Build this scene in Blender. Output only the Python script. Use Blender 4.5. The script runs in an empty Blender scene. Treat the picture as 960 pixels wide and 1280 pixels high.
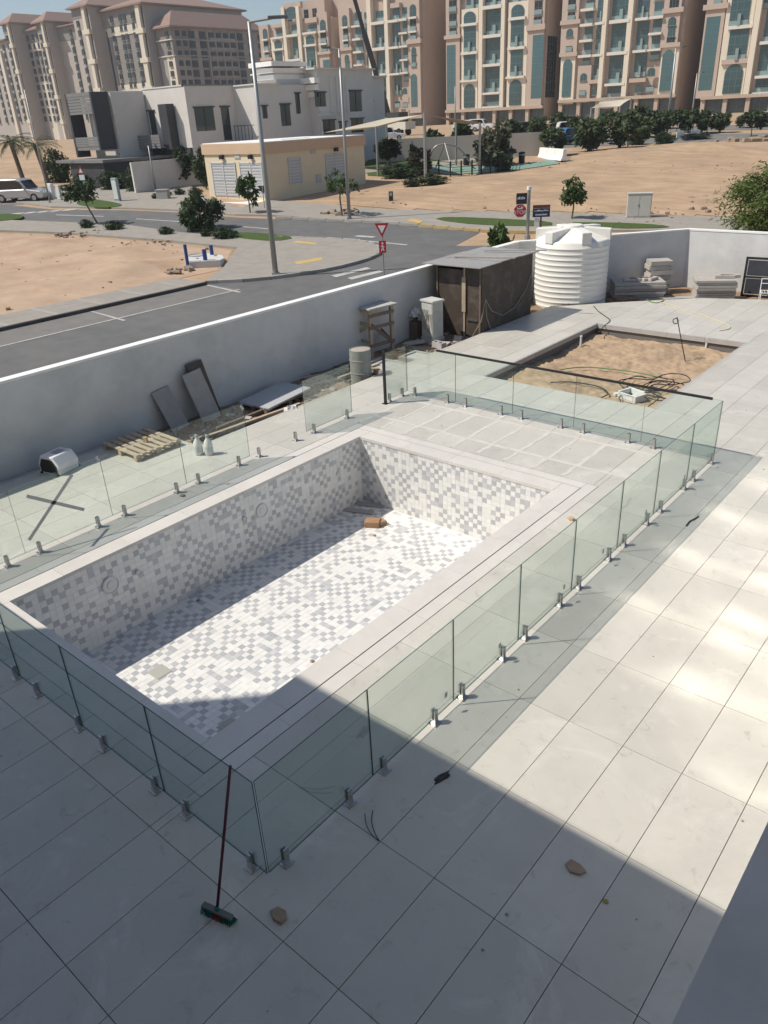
import bpy, bmesh, math, random
from mathutils import Vector, Matrix, noise
random.seed(7)
R = math.radians
# ------------------------------------------------------------------ camera
sc = bpy.context.scene
F_PX, PITCH, ROLL, YAW, CAM_H = 957.66, R(27.294), R(-2.880), R(-41.273), 5.8
_f = Vector((math.sin(YAW)*math.cos(PITCH), math.cos(YAW)*math.cos(PITCH), -math.sin(PITCH)))
_r = Vector((math.cos(YAW), -math.sin(YAW), 0)); _u = _r.cross(_f)
RT = _r*math.cos(ROLL)+_u*math.sin(ROLL); UP = _u*math.cos(ROLL)-_r*math.sin(ROLL)
CAM = Vector((0, 0, CAM_H)); FW = Vector((math.sin(YAW), math.cos(YAW), 0))
cd = bpy.data.cameras.new('camera'); cam = bpy.data.objects.new('camera', cd); sc.collection.objects.link(cam)
cd.sensor_fit = 'VERTICAL'; cd.sensor_height = 24; cd.lens = F_PX/1280*24; cd.clip_start = .05; cd.clip_end = 4000
cam.matrix_world = Matrix(((RT.x, UP.x, -_f.x, 0), (RT.y, UP.y, -_f.y, 0), (RT.z, UP.z, -_f.z, CAM_H), (0, 0, 0, 1)))
sc.camera = cam
# ------------------------------------------------------------------ sky, sun, exposure
SUN_EL, SUN_AZ = R(51.2), R(225)      # azimuth clockwise from +Y
w = bpy.data.worlds.new('World'); sc.world = w; w.use_nodes = True
nt = w.node_tree; nt.nodes.clear()
sky = nt.nodes.new('ShaderNodeTexSky'); sky.sky_type = 'NISHITA'; sky.sun_disc = False
sky.sun_elevation = SUN_EL; sky.sun_rotation = SUN_AZ; sky.dust_density = 1.0; sky.air_density = 1.0; sky.ozone_density = 1.0
bg = nt.nodes.new('ShaderNodeBackground'); bg.inputs[1].default_value = .105
wo = nt.nodes.new('ShaderNodeOutputWorld'); nt.links.new(sky.outputs[0], bg.inputs[0]); nt.links.new(bg.outputs[0], wo.inputs[0])
sl = bpy.data.lights.new('sun', 'SUN'); sl.energy = 4.7; sl.angle = R(.55); sl.color = (1, .935, .835)
so = bpy.data.objects.new('sun', sl); sc.collection.objects.link(so)
TOSUN = Vector((math.sin(SUN_AZ)*math.cos(SUN_EL), math.cos(SUN_AZ)*math.cos(SUN_EL), math.sin(SUN_EL)))
so.rotation_euler = TOSUN.to_track_quat('Z', 'Y').to_euler(); so.location = (-20, -20, 40)
vs = sc.view_settings; vs.view_transform = 'Standard'; vs.look = 'None'; vs.exposure = 0.0; vs.gamma = 1; vs.use_curve_mapping = False
cy = sc.cycles; cy.use_denoising = True; cy.max_bounces = 8; cy.transparent_max_bounces = 24; cy.diffuse_bounces = 4
cy.sample_clamp_indirect = 25.0; cy.blur_glossy = 0; cy.use_guiding = True; cy.use_surface_guiding = True; cy.use_volume_guiding = False; cy.guiding_training_samples = 128
# ------------------------------------------------------------------ pixel -> place
SLOPE, D0, D1, Z0 = .042, 40., 125., -.7
def gz(x, y): return Z0+SLOPE*min(max(x*FW.x+y*FW.y-D0, 0), D1-D0)
def ray(x, y): return _fv(x, y)
def _fv(x, y): return Vector(_f)+RT*((x-480)/F_PX)-UP*((y-640)/F_PX)
def at(x, y, z=0):
    d = ray(x, y); return CAM+d*((z-CAM_H)/d.z)
def g(x, y):
    d = ray(x, y); k = d.x*FW.x+d.y*FW.y
    t = (Z0-CAM_H)/d.z
    if 0 < t*k <= D0: return CAM+d*t
    t = (Z0-SLOPE*D0-CAM_H)/(d.z-SLOPE*k)
    if 0 < t*k <= D1: return CAM+d*t
    return CAM+d*((Z0+SLOPE*(D1-D0)-CAM_H)/d.z)
def gtop(b, x, y):
    "height above point b where pixel (x,y) passes over it"
    d = ray(x, y); t = ((b-CAM).x*d.x+(b-CAM).y*d.y)/(d.x*d.x+d.y*d.y)
    return (CAM+d*t).z-b.z
def plane(x, y, P, e):
    n = Vector((-e[1], e[0], 0)); d = ray(x, y); t = ((Vector((P[0], P[1], 0))-Vector((0, 0, 0))).dot(n))/(d.x*n.x+d.y*n.y)
    Q = CAM+d*t
    return (Q.x-P[0])*e[0]+(Q.y-P[1])*e[1], Q.z
# ------------------------------------------------------------------ mesh builder
class MB:
    def __init__(s): s.v = []; s.f = []; s.m = []; s.c = []; s.cur = 0; s.col = None
    def quad(s, *p):
        n = len(s.v); s.v += [tuple(q) for q in p]; s.f.append(tuple(range(n, n+len(p)))); s.m.append(s.cur); s.c.append(s.col); return s
    def box(s, x0, x1, y0, y1, z0, z1, skip=''):
        n = len(s.v); s.v += [(x0, y0, z0), (x1, y0, z0), (x1, y1, z0), (x0, y1, z0), (x0, y0, z1), (x1, y0, z1), (x1, y1, z1), (x0, y1, z1)]
        for k, f in (('b', (0, 3, 2, 1)), ('t', (4, 5, 6, 7)), ('f', (0, 1, 5, 4)), ('r', (1, 2, 6, 5)), ('k', (2, 3, 7, 6)), ('l', (3, 0, 4, 7))):
            if k not in skip: s.f.append(tuple(n+i for i in f)); s.m.append(s.cur); s.c.append(s.col)
        return s
    def xbox(s, M, *a):
        n = len(s.v); s.box(*a)
        for i in range(n, len(s.v)): s.v[i] = tuple(M @ Vector(s.v[i]))
        return s
    def beam(s, a, b, w, h=None, up=(0, 0, 1)):
        a, b = Vector(a), Vector(b); h = h or w; d = b-a; L = d.length; d.normalize(); u = Vector(up)
        if abs(d.dot(u)) > .98: u = Vector((0, 1, 0))
        sx = d.cross(u).normalized(); u = sx.cross(d)
        M = Matrix(((sx.x, d.x, u.x, a.x), (sx.y, d.y, u.y, a.y), (sx.z, d.z, u.z, a.z), (0, 0, 0, 1)))
        return s.xbox(M, -w/2, w/2, 0, L, -h/2, h/2)
    def tube(s, pts, r, n=8, cap=True):
        pts = [Vector(p) for p in pts]; rs = r if isinstance(r, (list, tuple)) else [r]*len(pts); base = len(s.v)
        ref = None
        for i, p in enumerate(pts):
            d = (pts[min(i+1, len(pts)-1)]-pts[max(i-1, 0)]).normalized()
            if ref is None: ref = d.orthogonal().normalized()
            ref = (ref-d*ref.dot(d)).normalized(); b = d.cross(ref)
            for k in range(n):
                a = 2*math.pi*k/n; s.v.append(tuple(p+(ref*math.cos(a)+b*math.sin(a))*rs[i]))
        for i in range(len(pts)-1):
            for k in range(n):
                s.f.append((base+i*n+k, base+i*n+(k+1) % n, base+(i+1)*n+(k+1) % n, base+(i+1)*n+k)); s.m.append(s.cur); s.c.append(s.col)
        if cap:
            s.f.append(tuple(base+k for k in reversed(range(n)))); s.f.append(tuple(base+(len(pts)-1)*n+k for k in range(n))); s.m += [s.cur]*2; s.c += [s.col]*2
        return s
    def lathe(s, prof, n=32, c=(0, 0, 0), cap=True):
        base = len(s.v)
        for (r, z) in prof:
            for k in range(n):
                a = 2*math.pi*k/n; s.v.append((c[0]+r*math.cos(a), c[1]+r*math.sin(a), c[2]+z))
        for i in range(len(prof)-1):
            for k in range(n):
                s.f.append((base+i*n+k, base+i*n+(k+1) % n, base+(i+1)*n+(k+1) % n, base+(i+1)*n+k)); s.m.append(s.cur); s.c.append(s.col)
        if cap:
            s.f.append(tuple(base+k for k in reversed(range(n)))); s.f.append(tuple(base+(len(prof)-1)*n+k for k in range(n))); s.m += [s.cur]*2; s.c += [s.col]*2
        return s
    def prism(s, poly, z0, z1, M=None):
        "poly: xy list; extrude along z; M optional"
        n = len(poly); base = len(s.v)
        vv = [Vector((p[0], p[1], z0)) for p in poly]+[Vector((p[0], p[1], z1)) for p in poly]
        s.v += [tuple(M @ q) if M else tuple(q) for q in vv]
        s.f.append(tuple(base+i for i in reversed(range(n)))); s.f.append(tuple(base+n+i for i in range(n))); s.m += [s.cur]*2; s.c += [s.col]*2
        for i in range(n):
            j = (i+1) % n; s.f.append((base+i, base+j, base+n+j, base+n+i)); s.m.append(s.cur); s.c.append(s.col)
        return s
    def mesh(s, name, mats, smooth=False):
        me = bpy.data.meshes.new(name); me.from_pydata(s.v, [], s.f)
        for m in (mats if isinstance(mats, (list, tuple)) else [mats]): me.materials.append(m)
        if any(s.m): me.polygons.foreach_set('material_index', s.m)
        if smooth: me.polygons.foreach_set('use_smooth', [True]*len(s.f))
        if any(c is not None for c in s.c):
            at_ = me.color_attributes.new('col', 'FLOAT_COLOR', 'CORNER'); buf = []
            for p, c in zip(me.polygons, s.c): buf += list((*(c or (1, 1, 1)), 1))*p.loop_total
            at_.data.foreach_set('color', buf)
        me.update(); return me
    def build(s, name, mats, parent=None, smooth=False, bevel=0):
        me = s.mesh(name, mats, smooth)
        if bevel:
            bm = bmesh.new(); bm.from_mesh(me); bmesh.ops.remove_doubles(bm, verts=bm.verts, dist=1e-5)
            bmesh.ops.bevel(bm, geom=list(bm.edges), offset=bevel, segments=1, affect='EDGES', clamp_overlap=True); bm.to_mesh(me); bm.free()
        return link(name, me, parent)
def link(name, me, parent=None):
    o = bpy.data.objects.new(name, me); sc.collection.objects.link(o)
    if parent: o.parent = parent
    return o
def tag(o, label, cat, group=None, kind=None):
    o['label'] = label; o['category'] = cat
    if group: o['group'] = group
    if kind: o['kind'] = kind
    return o
def thing(name, loc, label, cat, group=None, rz=0):
    o = bpy.data.objects.new(name, None); o.empty_display_size = .1; sc.collection.objects.link(o)
    o.location = loc; o.rotation_euler.z = rz; return tag(o, label, cat, group)
def struct(o): o['kind'] = 'structure'; return o
def stuff(o): o['kind'] = 'stuff'; return o
def copy_tree(o, parent=None):
    c = o.copy(); sc.collection.objects.link(c)
    if parent: c.parent = parent
    for ch in o.children: copy_tree(ch, c)
    return c
# ------------------------------------------------------------------ materials
MATS = {}
def mat(name, col, rough=.7, var=.0, scale=3., bump=0., bscale=40., metal=0., spec=.35, src='pos', dirt=None, dscale=.6, damt=.5, rnd=0., detail=6, attr=None, ocol=False, coat=0, tile=0.):
    if name in MATS: return MATS[name]
    m = bpy.data.materials.new(name); MATS[name] = m; m.use_nodes = True; n = m.node_tree.nodes; l = m.node_tree.links
    b = n['Principled BSDF']; b.inputs['Roughness'].default_value = rough; b.inputs['Metallic'].default_value = metal
    b.inputs['Specular IOR Level'].default_value = spec; b.inputs['Coat Weight'].default_value = coat
    if src == 'pos': co = n.new('ShaderNodeNewGeometry').outputs['Position']
    else: co = n.new('ShaderNodeTexCoord').outputs['Object']
    c = None
    if attr:
        a = n.new('ShaderNodeVertexColor'); a.layer_name = attr; c = a.outputs[0]
    elif ocol:
        a = n.new('ShaderNodeObjectInfo'); c = a.outputs['Color']
    else:
        a = n.new('ShaderNodeRGB'); a.outputs[0].default_value = (*col, 1); c = a.outputs[0]
    def mulby(c, fac_sock, lo, hi):
        mr = n.new('ShaderNodeMapRange'); mr.inputs[3].default_value = lo; mr.inputs[4].default_value = hi; l.new(fac_sock, mr.inputs[0])
        mx = n.new('ShaderNodeVectorMath'); mx.operation = 'SCALE'; l.new(c, mx.inputs[0]); l.new(mr.outputs[0], mx.inputs[3]); return mx.outputs[0], mr
    if var:
        t = n.new('ShaderNodeTexNoise'); t.inputs['Scale'].default_value = scale; t.inputs['Detail'].default_value = detail; t.inputs['Roughness'].default_value = .65; l.new(co, t.inputs[0])
        c, mr = mulby(c, t.outputs[0], 1-var, 1+var); mr.inputs[1].default_value = .25; mr.inputs[2].default_value = .75
    if rnd:
        oi = n.new('ShaderNodeObjectInfo'); c, _ = mulby(c, oi.outputs['Random'], 1-rnd, 1+rnd)
    if dirt:
        t = n.new('ShaderNodeTexNoise'); t.inputs['Scale'].default_value = dscale; t.inputs['Detail'].default_value = 8; t.inputs['Roughness'].default_value = .7; t.inputs['Distortion'].default_value = .4; l.new(co, t.inputs[0])
        mr = n.new('ShaderNodeMapRange'); mr.inputs[1].default_value = .5; mr.inputs[2].default_value = .72; mr.inputs[4].default_value = damt; l.new(t.outputs[0], mr.inputs[0])
        mx = n.new('ShaderNodeMix'); mx.data_type = 'RGBA'; l.new(mr.outputs[0], mx.inputs[0]); l.new(c, mx.inputs[6]); mx.inputs[7].default_value = (*dirt, 1); c = mx.outputs[2]
    l.new(c, b.inputs['Base Color'])
    if bump:
        t = n.new('ShaderNodeTexNoise'); t.inputs['Scale'].default_value = bscale; t.inputs['Detail'].default_value = 5; l.new(co, t.inputs[0])
        bp = n.new('ShaderNodeBump'); bp.inputs['Strength'].default_value = min(1, bump*5); bp.inputs['Distance'].default_value = bump; l.new(t.outputs[0], bp.inputs['Height']); l.new(bp.outputs[0], b.inputs['Normal'])
    return m
def glassmat(name, tint, refl=1.0, dust=.03, rough=.01):
    m = bpy.data.materials.new(name); MATS[name] = m; m.use_nodes = True; n = m.node_tree.nodes; l = m.node_tree.links; n.clear()
    out = n.new('ShaderNodeOutputMaterial'); tr = n.new('ShaderNodeBsdfTransparent'); tr.inputs[0].default_value = (*tint, 1)
    gl = n.new('ShaderNodeBsdfGlossy'); gl.inputs['Roughness'].default_value = rough
    fr = n.new('ShaderNodeFresnel'); fr.inputs[0].default_value = 1.45
    ml = n.new('ShaderNodeMath'); ml.operation = 'MULTIPLY'; ml.inputs[1].default_value = refl; l.new(fr.outputs[0], ml.inputs[0])
    mx = n.new('ShaderNodeMixShader'); l.new(ml.outputs[0], mx.inputs[0]); l.new(tr.outputs[0], mx.inputs[1]); l.new(gl.outputs[0], mx.inputs[2])
    df = n.new('ShaderNodeBsdfDiffuse'); df.inputs[0].default_value = (.50, .66, .57, 1)
    co = n.new('ShaderNodeNewGeometry'); t = n.new('ShaderNodeTexNoise'); t.inputs['Scale'].default_value = 2.2; t.inputs['Detail'].default_value = 6; l.new(co.outputs['Position'], t.inputs[0])
    mr = n.new('ShaderNodeMapRange'); mr.inputs[1].default_value = .3; mr.inputs[2].default_value = .8; mr.inputs[3].default_value = dust*.4; mr.inputs[4].default_value = dust*1.8; l.new(t.outputs[0], mr.inputs[0])
    m2 = n.new('ShaderNodeMixShader'); l.new(mr.outputs[0], m2.inputs[0]); l.new(mx.outputs[0], m2.inputs[1]); l.new(df.outputs[0], m2.inputs[2]); l.new(m2.outputs[0], out.inputs[0])
    return m
def tilemat(name, **k):
    m = mat(name, TILE, .40, .06, 1.3, .0, dirt=(.43, .405, .365), dscale=.8, damt=.45, spec=.4, **k)
    n = m.node_tree.nodes; l = m.node_tree.links; b = n['Principled BSDF']; c = b.inputs['Base Color'].links[0].from_socket
    co = n.new('ShaderNodeNewGeometry').outputs['Position']
    for sc_, lo, hi, col, amt in ((5., .57, .68, (.33, .31, .28, 1), .55), (1.1, .54, .64, (.66, .64, .58, 1), .5)):      # scuffs, dried cement dust
        t = n.new('ShaderNodeTexNoise'); t.inputs['Scale'].default_value = sc_; t.inputs['Detail'].default_value = 9; t.inputs['Roughness'].default_value = .75; t.inputs['Distortion'].default_value = .8; l.new(co, t.inputs[0])
        mr = n.new('ShaderNodeMapRange'); mr.inputs[1].default_value = lo; mr.inputs[2].default_value = hi; mr.inputs[4].default_value = amt; l.new(t.outputs[0], mr.inputs[0])
        mx = n.new('ShaderNodeMix'); mx.data_type = 'RGBA'; l.new(mr.outputs[0], mx.inputs[0]); l.new(c, mx.inputs[6]); mx.inputs[7].default_value = col; c = mx.outputs[2]
    l.new(c, b.inputs['Base Color']); return m
TILE = (.535, .512, .455)
m_tile = tilemat('porcelain_tile', rnd=.07)
m_tile2 = tilemat('porcelain_tile_mass', attr='col')
m_grout = mat('grout', (.16, .153, .145), .9)
m_cement = mat('cement_screed', (.46, .44, .41), .9, .12, 4, .004, 60)
m_coping = mat('coping_stone', (.62, .59, .545), .5, .06, 2.2, rnd=.03, dirt=(.44, .41, .38), dscale=1.4, damt=.3)
m_mos = mat('mosaic_tile', (.6, .6, .6), .3, .05, 9, ocol=True, spec=.45)
m_mos2 = mat('mosaic_tile_mass', (.6, .6, .6), .3, .05, 9, attr='col', spec=.45)
m_mgrout = mat('mosaic_grout', (.66, .65, .62), .85, .06, 5)
m_dark = mat('dark_slot', (.03, .03, .03), .8)
m_glass = glassmat('fence_glass', (.953, .992, .974), .42, .009)
m_gedge = mat('glass_edge', (.02, .075, .065), .25, spec=.6)
m_steel = mat('brushed_steel', (.50, .50, .49), .36, .1, 20, metal=1.)
m_black = mat('black_metal', (.02, .02, .022), .45)
m_sand = mat('sand', (.42, .298, .195), .95, .25, .35, .06, 4, dirt=(.30, .22, .15), dscale=.16, damt=.85, spec=.1)
m_soil = mat('yard_soil', (.30, .205, .135), .95, .3, 2.5, .03, 14, dirt=(.14, .11, .085), dscale=.9, damt=.7, spec=.1)
m_render = mat('grey_cement_render', (.60, .60, .585), .9, .12, .8, .002, 60, dirt=(.46, .46, .45), dscale=.55, damt=.75)
m_wcap = mat('white_paint', (.80, .79, .76), .7, .04, 3)
def streaks(m, rot, sx, sy, col, lo, hi, amt):
    n = m.node_tree.nodes; l = m.node_tree.links; b = n['Principled BSDF']; c = b.inputs['Base Color'].links[0].from_socket
    mp = n.new('ShaderNodeMapping'); mp.inputs['Rotation'].default_value = (0, 0, rot); mp.inputs['Scale'].default_value = (sx, sy, 1); l.new(n.new('ShaderNodeNewGeometry').outputs['Position'], mp.inputs[0])
    t = n.new('ShaderNodeTexNoise'); t.inputs['Scale'].default_value = 1; t.inputs['Detail'].default_value = 7; t.inputs['Roughness'].default_value = .7; t.inputs['Distortion'].default_value = .6; l.new(mp.outputs[0], t.inputs[0])
    mr = n.new('ShaderNodeMapRange'); mr.inputs[1].default_value = lo; mr.inputs[2].default_value = hi; mr.inputs[4].default_value = amt; l.new(t.outputs[0], mr.inputs[0])
    mx = n.new('ShaderNodeMix'); mx.data_type = 'RGBA'; l.new(mr.outputs[0], mx.inputs[0]); l.new(c, mx.inputs[6]); mx.inputs[7].default_value = (*col, 1); l.new(mx.outputs[2], b.inputs['Base Color'])
streaks(m_sand, R(28), .06, 1.1, (.28, .20, .135), .52, .66, .7); streaks(m_sand, R(-12), .05, .8, (.48, .36, .255), .54, .68, .6)
streaks(m_render, 0, .5, .5, (.68, .68, .66), .56, .70, .6)
m_white_wall = mat('white_wall_paint', (.74, .73, .70), .8, .05, .6, dirt=(.60, .585, .56), dscale=.4, damt=.5)
# ================================================================== ground
PLOT = (-14.62, 8.0, -14.0, 29.2)      # walled plot (hole in the ground sheet)
def drape(bm, lift):
    for d in (D0, D1):
        bmesh.ops.bisect_plane(bm, geom=list(bm.verts)+list(bm.edges)+list(bm.faces), plane_co=(FW.x*d, FW.y*d, 0), plane_no=FW)
    for v in bm.verts: v.co.z = gz(v.co.x, v.co.y)+lift
bm = bmesh.new(); XA, XB, YA, YB = -1600, 900, -300, 1700; a, b, c, d = PLOT
for q in (((XA, YA), (a, YA), (a, YB), (XA, YB)), ((b, YA), (XB, YA), (XB, YB), (b, YB)), ((a, YA), (b, YA), (b, c), (a, c)), ((a, d), (b, d), (b, YB), (a, YB))):
    bm.faces.new([bm.verts.new((*p, 0)) for p in q])
bmesh.ops.remove_doubles(bm, verts=bm.verts, dist=1e-4); drape(bm, 0)
me = bpy.data.meshes.new('ground'); bm.to_mesh(me); bm.free(); me.materials.append(m_sand); struct(link('ground', me))
# ================================================================== plot soil (below deck)
PX0, PX1, PY0, PY1, PZ = -10.0, -5.55, 3.32, 10.75, -1.45           # pool inside
GX0, GX1, GY0, GY1 = -10.55, -5.0, 2.79, 11.30                       # outside of the coping band
SX0, SX1, SY0, SY1 = -10.1, -5.75, 15.5, 21.6                        # planting pit
mb = MB(); z = -.24
nx, ny = 9, 34
def soilz(x, y): return z+.07*noise.noise((x*1.3, y*1.3, 3))+.03*noise.noise((x*4, y*4, 1))
def patch(mb, x0, x1, y0, y1, nx, ny, fz):
    base = len(mb.v)
    for j in range(ny+1):
        for i in range(nx+1):
            x = x0+(x1-x0)*i/nx; y = y0+(y1-y0)*j/ny; mb.v.append((x, y, fz(x, y)))
    for j in range(ny):
        for i in range(nx):
            k = base+j*(nx+1)+i; mb.f.append((k, k+1, k+nx+2, k+nx+1)); mb.m.append(mb.cur); mb.c.append(None)
patch(mb, -14.6, -11.9, 8.3, 29.1, 22, 150, soilz)
patch(mb, -11.9, 7.9, 22.7, 29.1, 60, 30, lambda x, y: soilz(x, y)-.02)
struct(mb.build('yard_soil', m_soil, smooth=True))
mb = MB(); patch(mb, SX0-.05, SX1+.05, SY0-.05, SY1+.05, 110, 150, lambda x, y: -.31+.08*noise.noise((x*.5, y*.5, 7))+.05*noise.noise((x*2, y*2, 0))+.035*noise.noise((x*7, y*7, 0)))
m_pit = mat('pit_soil', (.41, .30, .20), .95, .3, 1.6, .04, 14, dirt=(.25, .18, .125), dscale=1.3, damt=.8, spec=.1)
struct(mb.build('pit_soil', m_pit, smooth=True))
# ================================================================== deck
deck = struct(bpy.data.objects.new('pool_deck', None)); sc.collection.objects.link(deck)
DPOLY = [(-14.03, -.34), (4.2, -.34), (4.2, 27.3), (-6.8, 27.0), (-9.25, 26.1), (-10.8, 24.45), (-12.42, 23.05), (-12.42, 8.52), (-14.03, 8.52)]
def clip(poly, nx, ny, c):
    "keep nx*x+ny*y<=c"
    out = []
    for i in range(len(poly)):
        p, q = poly[i], poly[(i+1) % len(poly)]; a = nx*p[0]+ny*p[1]-c; b = nx*q[0]+ny*q[1]-c
        if a <= 0: out.append(p)
        if (a < 0 < b) or (b < 0 < a): t = a/(a-b); out.append((p[0]+(q[0]-p[0])*t, p[1]+(q[1]-p[1])*t))
    return out
def area(p): return .5*abs(sum(p[i][0]*p[(i+1) % len(p)][1]-p[(i+1) % len(p)][0]*p[i][1] for i in range(len(p)))) if len(p) > 2 else 0
def rsub(rs, h):
    out = []
    for (x0, x1, y0, y1) in rs:
        a0, a1, b0, b1 = max(x0, h[0]), min(x1, h[1]), max(y0, h[2]), min(y1, h[3])
        if a0 >= a1 or b0 >= b1: out.append((x0, x1, y0, y1)); continue
        if x0 < a0: out.append((x0, a0, y0, y1))
        if a1 < x1: out.append((a1, x1, y0, y1))
        if y0 < b0: out.append((a0, a1, y0, b0))
        if b1 < y1: out.append((a0, a1, b1, y1))
    return out
def dclip(x0, x1, y0, y1):
    p = [(x0, y0), (x1, y0), (x1, y1), (x0, y1)]
    if y0 > 22.4:      # far slanted edge
        for a, b in (((-12.42, 23.05), (-10.8, 24.45)), ((-10.8, 24.45), (-9.25, 26.1)), ((-9.25, 26.1), (-6.8, 27.0)), ((-6.8, 27.0), (4.2, 27.3))):
            nx, ny = -(b[1]-a[1]), (b[0]-a[0]); p = clip(p, nx, ny, nx*a[0]+ny*a[1])
            if len(p) < 3: return []
    return p
# slab under the tiles
mb = MB()
for r_ in rsub(rsub([(-14.03, -12.42, -.34, 8.52), (-12.42, 4.2, -.34, 22.5)], (PX0-.2, PX1+.2, PY0-.2, PY1+.2)), (SX0, SX1, SY0, SY1)): mb.box(*r_, -.34, -.02)
mb.prism([(-12.42, 22.5), (4.2, 22.5), (4.2, 27.3), (-6.8, 27.0), (-9.25, 26.1), (-10.8, 24.45), (-12.42, 23.05)], -.34, -.02)
mb.build('deck_slab', m_grout, deck)
tiles = []
x_edges = sorted([-.873-.604*k for k in range(-9, 22)]+[-14.03]); x_edges = [x for x in x_edges if x >= -14.03]
GAP = .0035
for xi in range(len(x_edges)-1):
    for j in range(-4, 21):
        y0 = 3.47+1.2*j; y1 = y0+1.2; x0, x1 = x_edges[xi], x_edges[xi+1]
        x1 = min(x1, 4.2); y0 = max(y0, -.34)
        if x1-x0 < .03 or y1 <= y0: continue
        rr = [(x0, x1, y0, y1)]
        for h in ((GX0, GX1, GY0, GY1), (SX0, SX1, SY0, SY1), (-15, -12.42, 8.52, 40)): rr = rsub(rr, h)
        for q in rr:
            if q[1]-q[0] < .03 or q[3]-q[2] < .03: continue
            p = dclip(q[0]+GAP, q[1]-GAP, q[2]+GAP, q[3]-GAP)
            if len(p) > 2 and area(p) > .004: tiles.append(p)
def tsize(p):
    cx = sum(q[0] for q in p)/len(p); cyy = sum(q[1] for q in p)/len(p); d = Vector((cx, cyy, -5.8)); dz = d.dot(_f)
    if dz < .5: return 0
    sx = 480+F_PX*d.dot(RT)/dz; sy = 640-F_PX*d.dot(UP)/dz
    return area(p)/d.length**3 if -60 < sx < 1020 and 0 < sy < 1340 else 0
tiles.sort(key=tsize, reverse=True)
mass = MB(); meshes = {}
for i, p in enumerate(tiles):
    if i < 290:
        cx, cyy = p[0]; key = tuple((round(q[0]-cx, 3), round(q[1]-cyy, 3)) for q in p)
        if key not in meshes: meshes[key] = MB().prism(key, -.02, 0).mesh('paving_tile', m_tile)
        o = link('paving_tile', meshes[key], deck); o.location = (cx, cyy, random.uniform(-.0008, .0008))
    else:
        k = random.uniform(.94, 1.06); mass.col = tuple(c*k for c in TILE); mass.prism(p, -.02, random.uniform(-.0008, .0008))
stuff(mass.build('paving_tile_field', m_tile2, deck))
# cement smears on the terrace between the pool and the far fence (grouted joints wiped white)
m_smear = mat('grout_smear', (.58, .555, .51), .8, .08, 6)
mb = MB()
for k in range(9):
    x = -10.537+.604*k
    for (y0, y1) in ((11.36, 11.83), (11.91, 13.03)):
        for q in range(5): a = y0+(y1-y0)*q/5; mb.box(x-random.uniform(.02, .06), x+random.uniform(.02, .06), a, a+(y1-y0)/5, .0012, .0030)
for y in (11.87, 13.07):
    for q in range(26): a = -10.6+.246*q; mb.box(a, a+.246, y-random.uniform(.02, .05), y+random.uniform(.02, .06), .0012, .0036)
mb.build('grout_smear', m_smear, deck)
# pit kerb: stone upstand
mb = MB()
for (x0, x1, y0, y1) in ((SX0-.012, SX0, SY0, SY1), (SX1, SX1+.012, SY0, SY1), (SX0, SX1, SY1, SY1+.012), (SX0, SX1, SY0-.012, SY0)): pass
m_kerb = mat('pit_kerb_stone', (.42, .40, .38), .8, .1, 3)
for k in range(5):
    y0 = SY0+k*1.22; MB().box(SX0+.004, SX0+.05, y0+.004, min(y0+1.216, SY1-.06), -.13, -.002).build('pit_kerb_stone', m_kerb, deck)
    MB().box(SX1-.05, SX1-.004, y0+.004, min(y0+1.216, SY1-.06), -.13, -.002).build('pit_kerb_stone', m_kerb, deck)
for k in range(4):
    x0 = SX0+.06+k*1.06; MB().box(x0, x0+1.055, SY1-.05, SY1-.004, -.13, -.002).build('pit_kerb_stone', m_kerb, deck)
# ================================================================== pool
pool = thing('swimming_pool', (-7.8, 7, PZ), 'empty swimming pool lined with white and grey checkered mosaic tile', 'pool')
def pbuild(mb, name, mats, **k):
    o = mb.build(name, mats, pool, **k); o.location = (7.8, -7, -PZ); return o
mb = MB(); T = .003
mb.box(PX0-.2, PX1+.2, PY0-.2, PY1+.2, PZ-.25, PZ-T)
mb.box(PX0-.2, PX0-T, PY0-.2, PY1+.2, PZ-T, -.03); mb.box(PX1+T, PX1+.2, PY0-.2, PY1+.2, PZ-T, -.03)
mb.box(PX0-T, PX1+T, PY1+T, PY1+.2, PZ-T, -.03); mb.box(PX0-T, PX1+T, PY0-.2, PY0-T, PZ-T, -.03)
pbuild(mb, 'pool_shell', m_mgrout)
def mosaic(nu, nv, seed):
    rnd = random.Random(seed); occ = [[0]*nv for _ in range(nu)]; out = []; dark = [[0]*nv for _ in range(nu)]
    for v in range(nv):
        for u in range(nu):
            if occ[u][v]: continue
            w_ = h_ = 1; t = rnd.random()
            near = (u > 0 and dark[u-1][v])+(v > 0 and dark[u][v-1])
            p = (.70, .0, .0)[near] if (u+v) % 2 == 0 else (.03, .0, .0)[near]; isd = rnd.random() < p
            if isd:
                if t < .015 and u+1 < nu: w_ = 2
                elif t < .03 and v+1 < nv: h_ = 2
            elif t < .12 and u+1 < nu: w_ = 2
            for a in range(w_):
                for b in range(h_): occ[u+a][v+b] = 1; dark[u+a][v+b] = 1 if isd else 0
            if isd: lum = rnd.uniform(.43, .52); tone = (lum*.975, lum*.985, lum*1.015)
            elif rnd.random() < .09: lum = rnd.uniform(.50, .58); tone = (lum, lum, lum*1.01)
            else: lum = rnd.uniform(.71, .77); tone = (lum, lum*.985, lum*.945)
            out.append((u, v, w_, h_, tone))
    return out
allm = []
CS = .1
def wallset(nu, nv, f, seed):
    for (u, v, w_, h_, tone) in mosaic(nu, nv, seed): allm.append((f, u*CS, v*CS, w_*CS, h_*CS, tone))
g_ = .0035
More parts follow.
